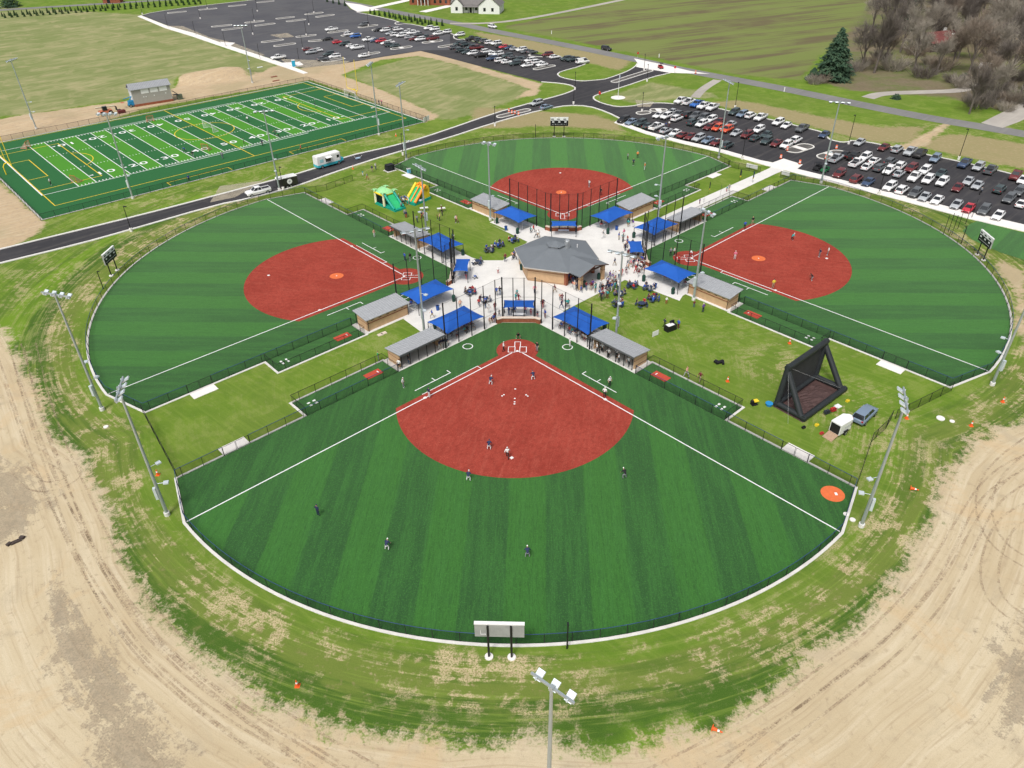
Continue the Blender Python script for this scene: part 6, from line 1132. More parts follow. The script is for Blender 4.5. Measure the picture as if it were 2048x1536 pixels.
CONES = [((595, 1372), 'standing in the grass below the nearest field, left', 0), ((1712, 690), 'x', -1), ((1455, 763), 'beside the right bullpen near the inflatable', 0), ((1579, 687), 'beside the far right bullpen', 0), ((1813, 837), 'beside the grey suv and fence opening', 0), ((2005, 804), 'on the grass right of the right field corner', 0), ((1942, 852), 'with a black base at the dirt edge', 0), ((316, 950), 'beside the left light pole', 0), ((1550, 1), 'x', -1), ((578, 1), 'x', -1), ((1574, 302), 'at the left end of the right lot island', 1), ((1561, 318), 'on the left corner of the walk landing', 1), ((1599, 329), 'on the right corner of the walk landing', 1), ((1672, 299), 'at the upper end of the second island', 1), ((1651, 319), 'at the lower end of the second island', 1), ((1018, 225), 'on the driveway median, upper left', 1), ((1024, 228), 'on the driveway median, second', 1), ((1030, 229), 'on the driveway median, third', 1), ((1037, 231), 'on the driveway median, fourth', 1), ((1199, 189), 'at the right kerb of the junction', 1), ((706, 338), 'at the driveway edge by the food truck', 0), ((792, 272), 'on the grass by the football fence', 0), ((1391, 147), 'beside the entrance apron', 1)]
for (x, y), where, kd in CONES:
    if kd < 0: continue
    g = G(x, y); z_ = .16 if 'median' in where or 'island' in where or 'landing' in where else 0
    o = empty('traffic_drum' if kd else 'traffic_cone', (g[0], g[1], z_), 0, ('orange traffic drum ' if kd else 'orange traffic cone ')+where, 'traffic drum' if kd else 'traffic cone', 'orange cones and drums')
    if kd: inst('drum', drum_b, o); inst('stripe', drum_s, o); inst('base', drum_f, o)
    else:
        inst('cone', cone_c, o, scale=1.25); inst('base', cone_b, o, scale=1.25); inst('stripe', cone_s, o, scale=1.25)
for (x, y), lab in (((1424, 1458), 'fallen orange and white cone at the lower right grass edge'), ((1820, 978), 'fallen orange cone by the right light pole')):
    g = G(x, y); o = empty('fallen_cone', (g[0], g[1], .17), 1.0, lab, 'traffic cone', 'orange cones and drums'); o.rotation_euler = (1.45, 0, 1.0)
    inst('cone', cone_c, o, scale=1.3); inst('base', cone_b, o, scale=1.3); inst('stripe', cone_s, o, scale=1.3)
# feather banners along the walk
fb = MB().add([(0, 0, .9), (.55, 0, .9), (.6, 0, 2.2), (.35, 0, 2.75), (0, 0, 2.8)], [(0, 1, 2, 3, 4)])
for i, (x, y) in enumerate([(1478, 362), (1504, 366), (1417, 388), (1440, 393)]):
    g = G(x, y); o = empty('feather_flag', (g[0], g[1], .03), .6+i*.2, 'dark and yellow feather flag, %s of four beside the walkway' % nth(i), 'flag', 'feather flags')
    inst('pole', MB().tube((0, 0, 0), (0, 0, 2.8), .02, n=5).mesh('pole', M_black), o); inst('flag', fb.mesh('flag', M_navy if i % 2 else pm('banner_black', (.02, .025, .03), .1)), o); inst('flag_stripe', MB().box((.28, 0, 1.05), (.5, .02, .3)).mesh('flag_stripe', M_yellow), o)
# flagpole
g = G(1236, 195.5); o = empty('flagpole', (g[0], g[1], 0), 0, 'white flagpole on a round concrete pad beside the entrance drive', 'flagpole'); inst('pad', MB().tube((0, 0, 0), (0, 0, .1), 2.3, n=28).mesh('pad', M_walk), o); inst('pole', MB().tube((0, 0, .1), (0, 0, 7.2), .09, .05, n=10).mesh('pole', M_wplas), o); inst('finial', MB().tube((0, 0, 7.2), (0, 0, 7.35), .09, n=8).mesh('finial', M_yellow), o)
inst('flag', MB().add([(0, 0, 7.0), (.35, .1, 6.8), (.3, .0, 6.0), (0, 0, 5.7)], [(0, 1, 2, 3)]).mesh('flag', pm('limp_flag', (.35, .40, .55), .3, 6)), o)
# stop signs
for (x, y), where in (((1199, 200), 'at the junction kerb beside the flagpole'), ((1349, 147), 'right of the entrance apron'), ((1275, 118), 'left of the entrance apron')):
    g = G(x, y); o = empty('stop_sign', (g[0], g[1], 0), random.uniform(-.5, .5), 'red octagonal road sign '+where, 'sign', 'road signs'); inst('post', MB().tube((0, 0, 0), (0, 0, 2.3), .04, n=6).mesh('post', M_steel), o); inst('plate', MB().tube((0, -.04, 2.1), (0, -.07, 2.1), .42, n=8).mesh('plate', pm('sign_red', (.5, .02, .02), .06)), o)
# portable toilet, cabinet, kiosk
g = G(588, 133); o = empty('portable_toilet', (g[0], g[1], .1), .4, 'bright blue portable toilet at the sidewalk corner', 'portable toilet'); inst('cabin', MB().box((0, 0, 1.05), (1.15, 1.15, 2.1)).mesh('cabin', pm('toilet_blue', (.02, .30, .48), .1)), o); inst('roof', MB().box((0, 0, 2.15), (1.2, 1.2, .12)).mesh('roof', M_wplas), o); inst('door', MB().box((0, -.585, 1.0), (.75, .03, 1.8)).mesh('door', pm('toilet_door', (.03, .36, .55), .1)), o)
g = G(780, 341); o = empty('utility_cabinet', (g[0], g[1], 0), .7, 'black mesh utility enclosure on a pad by the farthest field corner', 'enclosure'); inst('pad', MB().box((0, 0, .05), (2.6, 2.2, .1)).mesh('pad', M_walk), o); inst('cabinet', MB().box((0, 0, .8), (1.9, 1.5, 1.4)).mesh('cabinet', pm('cabinet_black', (.02, .024, .028), .2, 4)), o); inst('lid', MB().box((0, 0, 1.53), (2.0, 1.6, .06)).mesh('lid', M_black), o)
g = G(818, 346); o = empty('blue_barrel_rack', (g[0], g[1], .06), .3, 'light blue box on the slab of the farthest left gate', 'box'); inst('box', MB().box((0, 0, .5), (.9, .7, 1.0)).mesh('box', pm('pale_blue', (.12, .38, .55), .1)), o); inst('lid', MB().box((0, 0, 1.03), (.96, .76, .06)).mesh('lid', M_wplas), o)
# DJ booth and signs on the near lawn
g = zr(820, 1330); o = empty('booth_counter', (g[0], g[1], 0), .55, 'black draped booth with white top on the near lawn', 'booth'); inst('skirt', MB().prism([(-.95, -.5), (.95, -.5), (1.0, .45), (-1.0, .45)], 0, 1.0).mesh('skirt', M_black), o); inst('table_top', MB().box((-.1, 0, 1.03), (1.3, .8, .06)).mesh('table_top', M_wplas), o); inst('back_case', MB().box((.55, .35, 1.2), (.8, .3, .45)).mesh('back_case', M_black), o)
g = zr(668, 1392); o = empty('white_signboard', (g[0], g[1], 0), .62, 'blank white signboard leaning on the near lawn', 'sign'); inst('board', MB().box((0, 0, .5), (1.35, .05, .9)).mesh('board', M_wplas), o); inst('stand', MB().tube((-.5, .3, 0), (-.5, 0, .8), .02, n=4).tube((.5, .3, 0), (.5, 0, .8), .02, n=4).mesh('stand', M_black), o)
g = zk(1640, 445); o = empty('black_bag_pile', (g[0], g[1], 0), .3, 'black crumpled equipment bag on the near lawn', 'bag'); inst('bag', MB().tube((-.7, 0, .22), (.5, .15, .22), .24, .3, n=8).tube((.2, -.5, .18), (.6, .3, .2), .2, n=8).mesh('bag', M_black), o); inst('flap', MB().box((-.6, .3, .35), (.6, .5, .2), .5).mesh('flap', M_black), o)
zs = Zm(1480, 600, K)
g = zs(140, 1075); o = empty('blower_fan', (g[0], g[1], 0), .3, 'black and yellow blower left of the inflatable screen', 'blower'); inst('housing', MB().tube((0, 0, .35), (0, .45, .35), .34, n=12).box((.1, .1, .05), (.9, .7, .1)).mesh('housing', M_black), o); inst('cover', MB().box((.3, .1, .62), (.7, .6, .12)).mesh('cover', M_jy), o)
g = zs(295, 1080); o = empty('blue_tub', (g[0], g[1], 0), 0, 'round blue tub at the left corner of the brown tarp', 'tub'); inst('tub', MB().tube((0, 0, 0), (0, 0, .38), .4, .5, n=14).mesh('tub', pm('tub_blue', (.02, .22, .5), .1)), o); inst('rim', MB().tube((0, 0, .38), (0, 0, .42), .53, n=14).mesh('rim', pm('tub_blue', (.02, .22, .5), .1)), o)
for (x, y), nm_, lab, m_ in (((950, 1140), 'generator', 'red portable generator beside the tarp', pm('gen_red', (.42, .03, .03), .1)), ((885, 1165), 'generator', 'dark portable generator beside the red one', pm('gen_dark', (.03, .035, .045), .1))):
    g = zs(x, y); o = empty(nm_, (g[0], g[1], 0), .4, lab, 'generator', 'generators'); inst('engine', MB().box((0, 0, .35), (.75, .5, .4)).tube((-.2, 0, .58), (.2, 0, .58), .14, n=8).mesh('engine', m_), o); inst('frame', MB().tube((-.45, -.3, .05), (-.45, .3, .05), .025, n=5).tube((.45, -.3, .05), (.45, .3, .05), .025, n=5).tube((-.45, -.3, .7), (.45, -.3, .7), .025, n=5).tube((-.45, .3, .7), (.45, .3, .7), .025, n=5).mesh('frame', M_black), o)
g = zs(1000, 1092); tag(MB().box((0, 0, .06), (.95, .75, .12), .5).build('white_board', M_wplas, None, (g[0], g[1], 0)), 'flat white board lying between the tarp and the suv', 'board')
for (x, y), lab, col_ in (((650, 1312), 'black and yellow anchor weight below the tarp', M_black), ((785, 1287), 'yellow anchor weight at the tarp corner', M_jy), ((1100, 1040), 'yellow anchor weight right of the inflatable', M_jy), ((835, 1372), 'red block beside the trailer ramp', pm('gen_red', (.42, .03, .03), .1))):
    g = zs(x, y); o = empty('anchor_weight', (g[0], g[1], 0), .5, lab, 'weight', 'anchor weights'); inst('block', MB().box((0, 0, .14), (.5, .35, .28)).mesh('block', col_), o); inst('handle', MB().tube((-.15, 0, .32), (.15, 0, .32), .03, n=5).mesh('handle', M_black), o)
for i, (x, y) in enumerate([(1881, 837), (1904, 843), (212, 854), (1705, 1040), (1692, 1029)]):
    g = G(x, y); tag(MB().tube((0, 0, 0), (0, 0, .1), .55 if i == 0 else .33, n=14).build('utility_cover', M_walk, None, g), 'round pale utility cover on the grass, %s' % ['larger one by the right dirt edge', 'smaller one by the right dirt edge', 'left of the nearest left light pole', 'beside the right light pole foot', 'at the fence by the right light pole'][i], 'cover', 'utility covers')
for i, (x, y) in enumerate([(830, 548+117), (815, 667)]): pass
for i, (x, y) in enumerate([(858, 545), (822, 562)]):
    g = zo(x, y); tag(MB().box((0, 0, .05), (.9, .7, .1), .6).build('paver_block', M_cap, None, g), 'pale paving block on the lawn behind the left dugout, %s' % ('right one' if i == 0 else 'left one'), 'paver', 'paver blocks')
g = G(32, 1083); o = empty('drill_part', (g[0], g[1], 0), .5, 'dark metal machine part lying on the dirt at far left', 'machine part'); o.scale = (.75,)*3; inst('bar', MB().tube((-.9, -.1, .2), (.9, .2, .2), .09, n=8).mesh('bar', pm('rusty_iron', (.06, .045, .04), .3, 4)), o)
for x in (-.9, .9): inst('plate', MB().box((x, x*.3, .2), (.5, .7, .36), x).mesh('plate', pm('rusty_iron', (.06, .045, .04), .3, 4)), o)
inst('blade', MB().box((.1, -.35, .15), (1.5, .25, .28), .2).mesh('blade', pm('rusty_iron', (.06, .045, .04), .3, 4)), o)
# motorcycle, red utility cart, green utility cart, wagon
g = zz(*d_, [(1260, 880, 'sK')])[0]; g = G(g[0], g[1]); o = empty('motorcycle', (g[0], g[1], .03), .9, 'dark motorcycle with rider standing in the aisle of the right lot', 'motorcycle')
inst('frame', MB().box((0, 0, .6), (1.1, .3, .35)).tube((.5, 0, .7), (.75, 0, 1.05), .04, n=6).tube((.75, -.35, 1.05), (.75, .35, 1.05), .025, n=5).mesh('frame', M_black), o); inst('seat', MB().box((-.3, 0, .82), (.6, .28, .1)).mesh('seat', M_tyre), o)
for x in (-.7, .75): inst('wheel', WHEEL, o, (x, 0, .32), scale=(.32, .6, .32))
person((g[0], g[1], .78), .9, 'sit', 'grey', 'denim', 'rider on the motorcycle in the right lot', None, 'black')
def cart(px, col_, lab, nm_, rz_):
    g = G(*px); o = empty(nm_, (g[0], g[1], .03), rz_, lab, 'utility cart', 'utility carts'); inst('body', MB().box((0, 0, .6), (2.4, 1.3, .5)).mesh('body', col_), o); inst('bed', MB().box((-.75, 0, .95), (.9, 1.2, .25)).mesh('bed', col_), o); inst('roof', MB().box((.15, 0, 1.85), (1.3, 1.3, .07)).mesh('roof', M_black), o)
    for x in (-.45, .8):
        for y in (-.58, .58): inst('roof_post', MB().tube((x, y, .8), (x, y, 1.85), .03, n=5).mesh('roof_post', M_black), o)
    for x in (-.8, .8):
        for s_ in (-1, 1): inst('wheel', WHEEL, o, (x, s_*.62, .32), scale=(.32, 1, .32))
    inst('seat', MB().box((0, 0, .95), (.45, 1.1, .2)).mesh('seat', M_tyre), o)
cart((1649, 344), pm('cart_green', (.02, .16, .06), .1), 'green utility cart parked beside the light pole at the right lot', 'utility_cart', H_R)
cart((1634, 340), pm('cart_black', (.02, .02, .022), .1), 'black utility cart parked left of the green one', 'utility_cart', H_R); cart((1321, 137), pm('cart_red', (.35, .03, .03), .1), 'red utility cart crossing the entrance apron', 'utility_cart', -1.4)
g = G(716, 319); o = empty('folding_wagon', (g[0], g[1], .03), .6, 'small white and blue folding wagon lying on the driveway', 'wagon'); inst('tray', MB().box((0, 0, .35), (1.2, .6, .25)).mesh('tray', pm('wagon_blue', (.35, .48, .62), .15)), o); inst('handle', MB().tube((.6, 0, .4), (1.3, .1, .8), .03, n=5).tube((-.6, 0, .5), (-.9, .3, .9), .03, n=5).mesh('handle', M_wplas), o)
for x in (-.45, .45):
    for s_ in (-.32, .32): inst('wheel', WHEEL, o, (x, s_, .14), scale=(.14, .5, .14))
# table stands near the bounce houses
for (x, y), lab in (((760, 470), 'white folding table with boxes below the bounce slide'), ((935, 475), 'small white board table on the far lawn')):
    g = zl(x, y); o = empty('folding_table', (g[0], g[1], 0), .3, lab, 'table', 'folding tables'); inst('table_top', MB().box((0, 0, .74), (1.8, .75, .05)).mesh('table_top', M_wplas), o)
    for a in (-.75, .75): inst('leg', MB().tube((a, -.3, 0), (a, -.3, .72), .02, n=5).tube((a, .3, 0), (a, .3, .72), .02, n=5).mesh('leg', M_steel), o)
# wheelchair-like stroller on the plaza, coolers
g = zpl(978, 190); o = empty('stroller', (g[0], g[1], .05), .5, 'empty light frame stroller on the plaza by the left small canopy', 'stroller'); inst('frame', MB().tube((-.35, -.25, .1), (.3, -.25, .95), .025, n=5).tube((-.35, .25, .1), (.3, .25, .95), .025, n=5).tube((.3, -.25, .95), (.3, .25, .95), .025, n=5).mesh('frame', M_steel), o); inst('seat', MB().box((-.05, 0, .5), (.5, .45, .08)).mesh('seat', M_bblue), o)
for x in (-.35, .3):
    for s_ in (-.28, .28): inst('wheel', WHEEL, o, (x, s_, .12), scale=(.12, .4, .12))
# ================================================================ FOOTBALL GOALS
M_gy = pm('goalpost_yellow', (.78, .58, .03), .06, 2, .45)
for s_ in (-1, 1):
    x, y = FXF(s_*61.2*U, 0); o = empty('goal_post', (x, y, 0), FA+(0 if s_ > 0 else math.pi), 'yellow football goal post at the %s end' % ('far right' if s_ > 0 else 'left'), 'goal post', 'football goal posts')
    inst('gooseneck', MB().tube((1.4, 0, 0), (1.4, 0, 2.0), .12, n=10).tube((1.4, 0, 2.0), (.9, 0, 2.7), .12, n=10).tube((.9, 0, 2.7), (0, 0, 2.75), .12, n=10).mesh('gooseneck', M_gy), o); inst('crossbar', MB().tube((0, -3.2, 2.75), (0, 3.2, 2.75), .09, n=8).mesh('crossbar', M_gy), o)
    for q in (-3.2, 3.2): inst('upright', MB().tube((0, q, 2.75), (0, q, 12.2), .08, n=8).mesh('upright', M_gy), o)
def goal(loc, rz_, wd, h, d, col_, name, lab, net=M_wnet, group='soccer and lacrosse goals'):
    o = empty(name, loc, rz_, lab, 'goal', group); w_ = wd/2; r = .06 if wd > 3 else .035
    inst('frame', MB().tube((0, -w_, 0), (0, -w_, h), r, n=6).tube((0, w_, 0), (0, w_, h), r, n=6).tube((0, -w_, h), (0, w_, h), r, n=6).mesh('frame', col_), o); inst('base_frame', MB().tube((0, -w_, .04), (d, -w_*.9, .04), r*.7, n=5).tube((0, w_, .04), (d, w_*.9, .04), r*.7, n=5).tube((d, -w_*.9, .04), (d, w_*.9, .04), r*.7, n=5).mesh('base_frame', col_), o)
    inst('net', MB().add([(0, -w_, h), (0, w_, h), (d, w_*.9, .04), (d, -w_*.9, .04), (0, -w_, 0), (0, w_, 0)], [(0, 1, 2, 3), (0, 3, 4), (1, 5, 2)]).mesh('net', net), o)
M_onet = veil('orange_net', (.65, .45, .35), .5)
goal((*FXF(1.2*U, -.5*U), .05), FA, 6.4, 2.4, 1.8, M_wplas, 'soccer_goal', 'white soccer goal standing at midfield of the football field'); goal((*FXF(59.7*U, 0), .05), FA, 6.4, 2.4, 1.8, M_wplas, 'soccer_goal', 'white soccer goal under the far right goal post')
for px, rz_, where in (((58, 296), 2.4, 'at the upper left corner of the football field'), ((149, 366), .4, 'at the lower left of the football field'), ((302, 244), 1.5, 'on the far sideline near midfield'), ((411, 302), .6, 'on the near sideline by the forty number')): goal((*G(*px)[:2], .05), FA+rz_, 1.9, 1.8, 1.9, M_orange, 'lacrosse_goal', 'small orange lacrosse goal '+where, M_onet)
# ================================================================ PRESS BOX AND MACHINES
_p, _q = G(274.6, 213.2), G(343, 202.4)
pb = empty('press_box', ((_p[0]+_q[0])/2, (_p[1]+_q[1])/2, 0), heading((274.6, 213.2), (343, 202.4)), 'grey two-storey press box with dark metal roof beside the football field', 'building'); M_clad = pm('grey_cladding', (.33, .32, .29), .06, 1.5, .8); M_wrap = pm('white_house_wrap', (.62, .64, .66), .06, 1.5, .6)
inst('front_wall', MB().box((0, 0, 3.0), (11.8, .25, 4.6)).mesh('front_wall', M_clad), pb); inst('brick_base', MB().box((0, 0, .35), (11.9, .4, .7)).mesh('brick_base', M_brick), pb); inst('back_wall', MB().box((0, 4.6, 2.8), (11.8, .25, 5.6)).mesh('back_wall', M_wrap), pb)
for s_ in (-1, 1): inst('side_wall', MB().add([(s_*5.8, .1, 0), (s_*5.8, 4.6, 0), (s_*5.8, 4.6, 5.0), (s_*5.8, 2.3, 6.4), (s_*5.8, .1, 5.3)], [(0, 1, 2, 3, 4)]).mesh('side_wall', M_wrap), pb)
rf = inst('roof', MB().add([(-6.3, -.5, 5.15), (6.3, -.5, 5.15), (6.3, 2.3, 6.55), (-6.3, 2.3, 6.55), (6.3, 5.1, 5.15), (-6.3, 5.1, 5.15), (-6.3, -.5, 5.0), (6.3, -.5, 5.0), (6.3, 5.1, 5.0), (-6.3, 5.1, 5.0)], [(0, 1, 2, 3), (3, 2, 4, 5), (6, 7, 1, 0), (9, 5, 4, 8), (6, 9, 8, 7)]).mesh('roof', M_roofm), pb)
mb = MB()
for i in range(26):
    x = -6.2+i*.496; mb.tube((x, -.48, 5.18), (x, 2.3, 6.58), .03, n=4)
inst('roof_seams', mb.mesh('roof_seams', pm('seam_dark', (.15, .155, .165), .08, 1, .4, .3)), rf)
for x in (-1.9, .9, 3.7): inst('window', MB().box((x, -.14, 4.25), (2.35, .06, 1.35)).mesh('window', M_wplas), pb)
for x in (-2.6, -1.9, .6, 4.2): inst('wall_lamp', MB().tube((x, -.13, 2.6 if x < 2 else 2.8), (x, -.2, 2.6 if x < 2 else 2.8), .17, n=10).mesh('wall_lamp', M_wplas), pb)
st_ = inst('stair', MB().box((7.2, 1.0, 1.6), (1.6, 1.2, .12)).box((7.9, 1.0, .8), (.15, 1.4, 1.5)).mesh('stair', M_black), pb)
for i in range(6): inst('step', MB().box((6.4+i*.28, .4, 3.0-i*.26), (.3, .9, .06)).mesh('step', M_black), st_)
inst('stair_enclosure', MB().box((8.3, .8, .8), (1.6, 1.2, 1.5)).mesh('stair_enclosure', pm('green_box', (.09, .11, .075), .15)), pb)
g = G(266, 213); o = empty('boom_lift', (g[0], g[1], 0), FA, 'blue boom lift parked at the left end of the press box', 'lift'); M_lb = pm('lift_blue', (.02, .22, .42), .1)
inst('chassis', MB().box((0, 0, .75), (2.4, 1.6, .5)).mesh('chassis', M_lb), o); inst('turret', MB().box((-.1, 0, 1.4), (1.9, 1.4, .9)).mesh('turret', M_lb), o); inst('boom', MB().tube((-.6, 0, 1.9), (.4, .2, 3.0), .14, n=6).tube((.4, .2, 3.0), (-2.3, .1, 2.6), .11, n=6).mesh('boom', M_lb), o); inst('basket', MB().box((-2.8, .1, 1.7), (.9, 1.2, .06)).tube((-3.2, -.5, 1.7), (-3.2, -.5, 2.7), .03, n=4).tube((-3.2, .7, 1.7), (-3.2, .7, 2.7), .03, n=4).tube((-3.2, -.5, 2.7), (-3.2, .7, 2.7), .03, n=4).mesh('basket', pm('basket_red', (.45, .12, .07), .1)), o)
for x in (-.8, .8):
    for s_ in (-1, 1): inst('wheel', WHEEL, o, (x, s_*.8, .45), scale=(.45, 1.3, .45))
g = G(213, 229); o = empty('telehandler', (g[0], g[1], 0), FA, 'orange telehandler with long cream boom by the football fence', 'telehandler'); M_to = pm('machine_orange', (.55, .18, .10), .12)
inst('chassis', MB().box((0, 0, 1.0), (3.6, 1.8, .7)).mesh('chassis', M_to), o); inst('cab', MB().box((-.2, -.5, 1.95), (1.3, .9, 1.2)).mesh('cab', M_glass), o); inst('boom', MB().tube((-2.6, .4, 2.3), (3.0, .4, 2.0), .22, n=6).mesh('boom', pm('boom_cream', (.55, .50, .36), .08)), o); inst('fork', MB().box((3.4, .4, 1.2), (.2, 1.3, 1.2)).box((4.0, .4, .65), (1.2, .9, .08)).mesh('fork', M_black), o)
for x in (-1.2, 1.2):
    for s_ in (-1, 1): inst('wheel', WHEEL, o, (x, s_*.95, .62), scale=(.62, 1.8, .62))
for px, lab, dims, m_ in (((244, 226), 'dark red dumpster crate beside the telehandler', (2.2, 1.2, .9), pm('crate_red', (.13, .03, .03), .15)), ((548, 154), 'low rusty scrap pile near the football fence corner', (2.4, .8, .25), pm('scrap', (.25, .10, .06), .3, 3)), ((552, 162), 'second rusty scrap pile below the first', (2.6, .7, .25), pm('scrap', (.25, .10, .06), .3, 3)), ((520, 135), 'pale board lying on the grass near the sidewalk', (2.2, .8, .2), M_wplas)):
    g = G(*px); tag(MB().prism([(-dims[0]/2, -dims[1]/2), (dims[0]/2, -dims[1]/2*.8), (dims[0]/2*.9, dims[1]/2), (-dims[0]/2*.95, dims[1]/2*.9)], 0, dims[2]).build('debris_pile', m_, None, g, FA), lab, 'debris', 'site debris')
g = G(853, 243); tag(MB().box((0, 0, .8), (3.4, .06, 1.3)).box((-1.4, 0, .2), (.1, .1, .5)).box((1.4, 0, .2), (.1, .1, .5)).build('corner_banner', M_wplas, None, g, heading((840, 250), (862, 238))), 'white banner at the right corner of the football fence', 'banner')
# ================================================================ HOUSES
M_wsid = pm('white_siding', (.72, .72, .70), .04, 1, .7); M_hroof = pm('house_shingles', (.16, .15, .145), .15, 1.5, .9)
def gable(mb, x0, x1, y0, y1, z0, z1, ov=.4, axis='x'):
    if axis == 'x': ym = (y0+y1)/2; mb.add([(x0-ov, y0-ov, z0), (x1+ov, y0-ov, z0), (x1+ov, ym, z1), (x0-ov, ym, z1), (x1+ov, y1+ov, z0), (x0-ov, y1+ov, z0)], [(0, 1, 2, 3), (3, 2, 4, 5)])
    else: xm = (x0+x1)/2; mb.add([(x0-ov, y0-ov, z0), (x0-ov, y1+ov, z0), (xm, y1+ov, z1), (xm, y0-ov, z1), (x1+ov, y1+ov, z0), (x1+ov, y0-ov, z0)], [(0, 3, 2, 1), (3, 5, 4, 2)])
    return mb
def gwall(mb, x0, x1, y0, y1, z, z1, axis):
    mb.box(((x0+x1)/2, (y0+y1)/2, z/2), (x1-x0, y1-y0, z))
    if axis == 'x': ym = (y0+y1)/2; mb.add([(x, y, q) for x in (x0, x1) for y, q in ((y0, z), (y1, z), (ym, z1-.2))], [(0, 2, 1), (3, 4, 5)])
    else: xm = (x0+x1)/2; mb.add([(x, y, q) for y in (y0, y1) for x, q in ((x0, z), (x1, z), (xm, z1-.2))], [(0, 1, 2), (3, 5, 4)])
    return mb
g = G(952, 27); o = empty('farmhouse', (g[0], g[1]+5, 0), -.18, 'white farmhouse with two front gables and dark roof beyond the road', 'house')
inst('wall', gwall(gwall(gwall(MB(), -12, 8, -3, 6, 3.6, 7.5, 'x'), 2.5, 13, -6, 6, 3.6, 8.2, 'y'), -12, -6, -4.5, 4, 3.6, 7, 'y').mesh('wall', M_wsid), o); rf = inst('roof', gable(gable(gable(MB(), -12, 8, -3, 6, 3.6, 7.5), 2.5, 13, -6, 6, 3.6, 8.2, .5, 'y'), -12, -6, -4.5, 4, 3.6, 7, .4, 'y').mesh('roof', M_hroof), o)
inst('porch_roof', MB().add([(-6, -5.2, 2.8), (2.4, -5.2, 2.8), (2.4, -3, 3.6), (-6, -3, 3.6)], [(0, 1, 2, 3)]).mesh('porch_roof', M_hroof), o)
for x in (-5.6, -3, -.4, 2.0): inst('porch_post', MB().box((x, -5.0, 1.4), (.25, .25, 2.8)).mesh('porch_post', M_black), o)
inst('door', MB().box((-2.2, -3.03, 1.2), (1.2, .06, 2.3)).mesh('door', M_black), o)
for x, y in ((-9, -4.53), (-4.4, -3.03), (.6, -3.03), (5.5, -6.03), (9.5, -6.03)): wn = inst('window', MB().box((x, y, 1.9), (1.2, .05, 1.5)).mesh('window', M_glass), o); inst('frame', MB().box((x, y-.005, 1.9), (.08, .06, 1.5)).box((x, y-.005, 2.68), (1.3, .06, .1)).mesh('frame', M_black), wn)
g = G(862, 11); o = empty('brick_house', (g[0], g[1]+5, 0), -.2, 'red brick house with white front columns at the top edge', 'house')
inst('wall', gwall(MB(), -11, 11, -4, 6, 3.4, 6.8, 'x').mesh('wall', M_brick), o); inst('roof', gable(MB(), -11, 11, -4, 6, 3.4, 7).mesh('roof', M_hroof), o); inst('porch_roof', gable(MB(), -6, 0, -6.2, -3.8, 3.3, 5, .2, 'y').mesh('porch_roof', M_hroof), o)
for x in (-5.8, -4, -2, -.2): inst('column', MB().tube((x, -6, 0), (x, -6, 3.3), .2, n=10).mesh('column', M_wplas), o)
for x in (-9, -3, 3, 6, 9): inst('window', MB().box((x, -4.03, 1.8), (1.2, .05, 1.5)).mesh('window', M_glass), o)
g = G(221, 7); o = empty('white_roof_shed', (g[0], g[1]+4, 0), .1, 'low shed with white roof at the top left edge', 'shed'); inst('wall', gwall(MB(), -4.5, 4.5, -3, 3, 2.4, 4, 'x').mesh('wall', M_brick), o); inst('roof', gable(MB(), -4.5, 4.5, -3, 3, 2.4, 4.1).mesh('roof', M_wplas), o); inst('door', MB().box((-1.5, -3.03, 1), (1.6, .06, 2)).mesh('door', M_black), o)
g = G(1885, 102); o = empty('woodland_house', (g[0], g[1]+4, 0), .35, 'house with dull red roof half hidden among bare trees', 'house'); M_rroof = pm('red_roof', (.15, .05, .045), .25, .8)
inst('wall', gwall(gwall(MB(), -8, 7, -4, 4, 3.2, 6.5, 'x'), -3, 3, -7, 2, 3.0, 6, 'y').mesh('wall', pm('dark_siding', (.10, .075, .065), .15)), o); rf = inst('roof', gable(gable(MB(), -8, 7, -4, 4, 3.2, 6.5, .6), -3, 3, -7, 2, 3.0, 6.0, .5, 'y').mesh('roof', M_rroof), o); inst('chimney', MB().box((1.5, .5, 6.5), (.8, .8, 1.8)).mesh('chimney', M_wsid), rf); inst('skylight', MB().box((4, -1.8, 5.2), (1.6, .9, .1), M=Matrix.Rotation(.7, 3, 'X')).mesh('skylight', M_wplas), rf)
for x in (-6, -4.5, 5): inst('window', MB().box((x, -4.03, 1.7), (1.2, .05, 1.3)).mesh('window', M_glass), o)
g = G(1998, 95); o = empty('woodland_garage', (g[0], g[1]+3, 0), .3, 'tan roofed garage beside the woodland driveway', 'garage'); inst('wall', gwall(MB(), -5, 5, -4, 4, 2.8, 5, 'x').mesh('wall', pm('dark_siding', (.10, .075, .065), .15)), o); inst('roof', gable(MB(), -5, 5, -4, 4, 2.8, 5.2, .6).mesh('roof', pm('tan_roof', (.40, .29, .18), .12)), o); inst('door', MB().box((0, -4.03, 1.1), (4, .06, 2.2)).mesh('door', M_black), o)
# mail boxes and marker posts on the verge
for i, (x, y) in enumerate([(1103, 68), (1318, 115), (1568, 183)]):
    g = G(x, y); o = empty('roadside_post', (g[0], g[1], 0), 0, 'small white roadside post, %s from the left along the county road' % nth(i), 'post', 'roadside posts'); inst('post', MB().box((0, 0, .6), (.25, .25, 1.2)).mesh('post', M_wplas), o); inst('cap', MB().box((0, 0, 1.23), (.35, .3, .1)).mesh('cap', M_wplas), o)
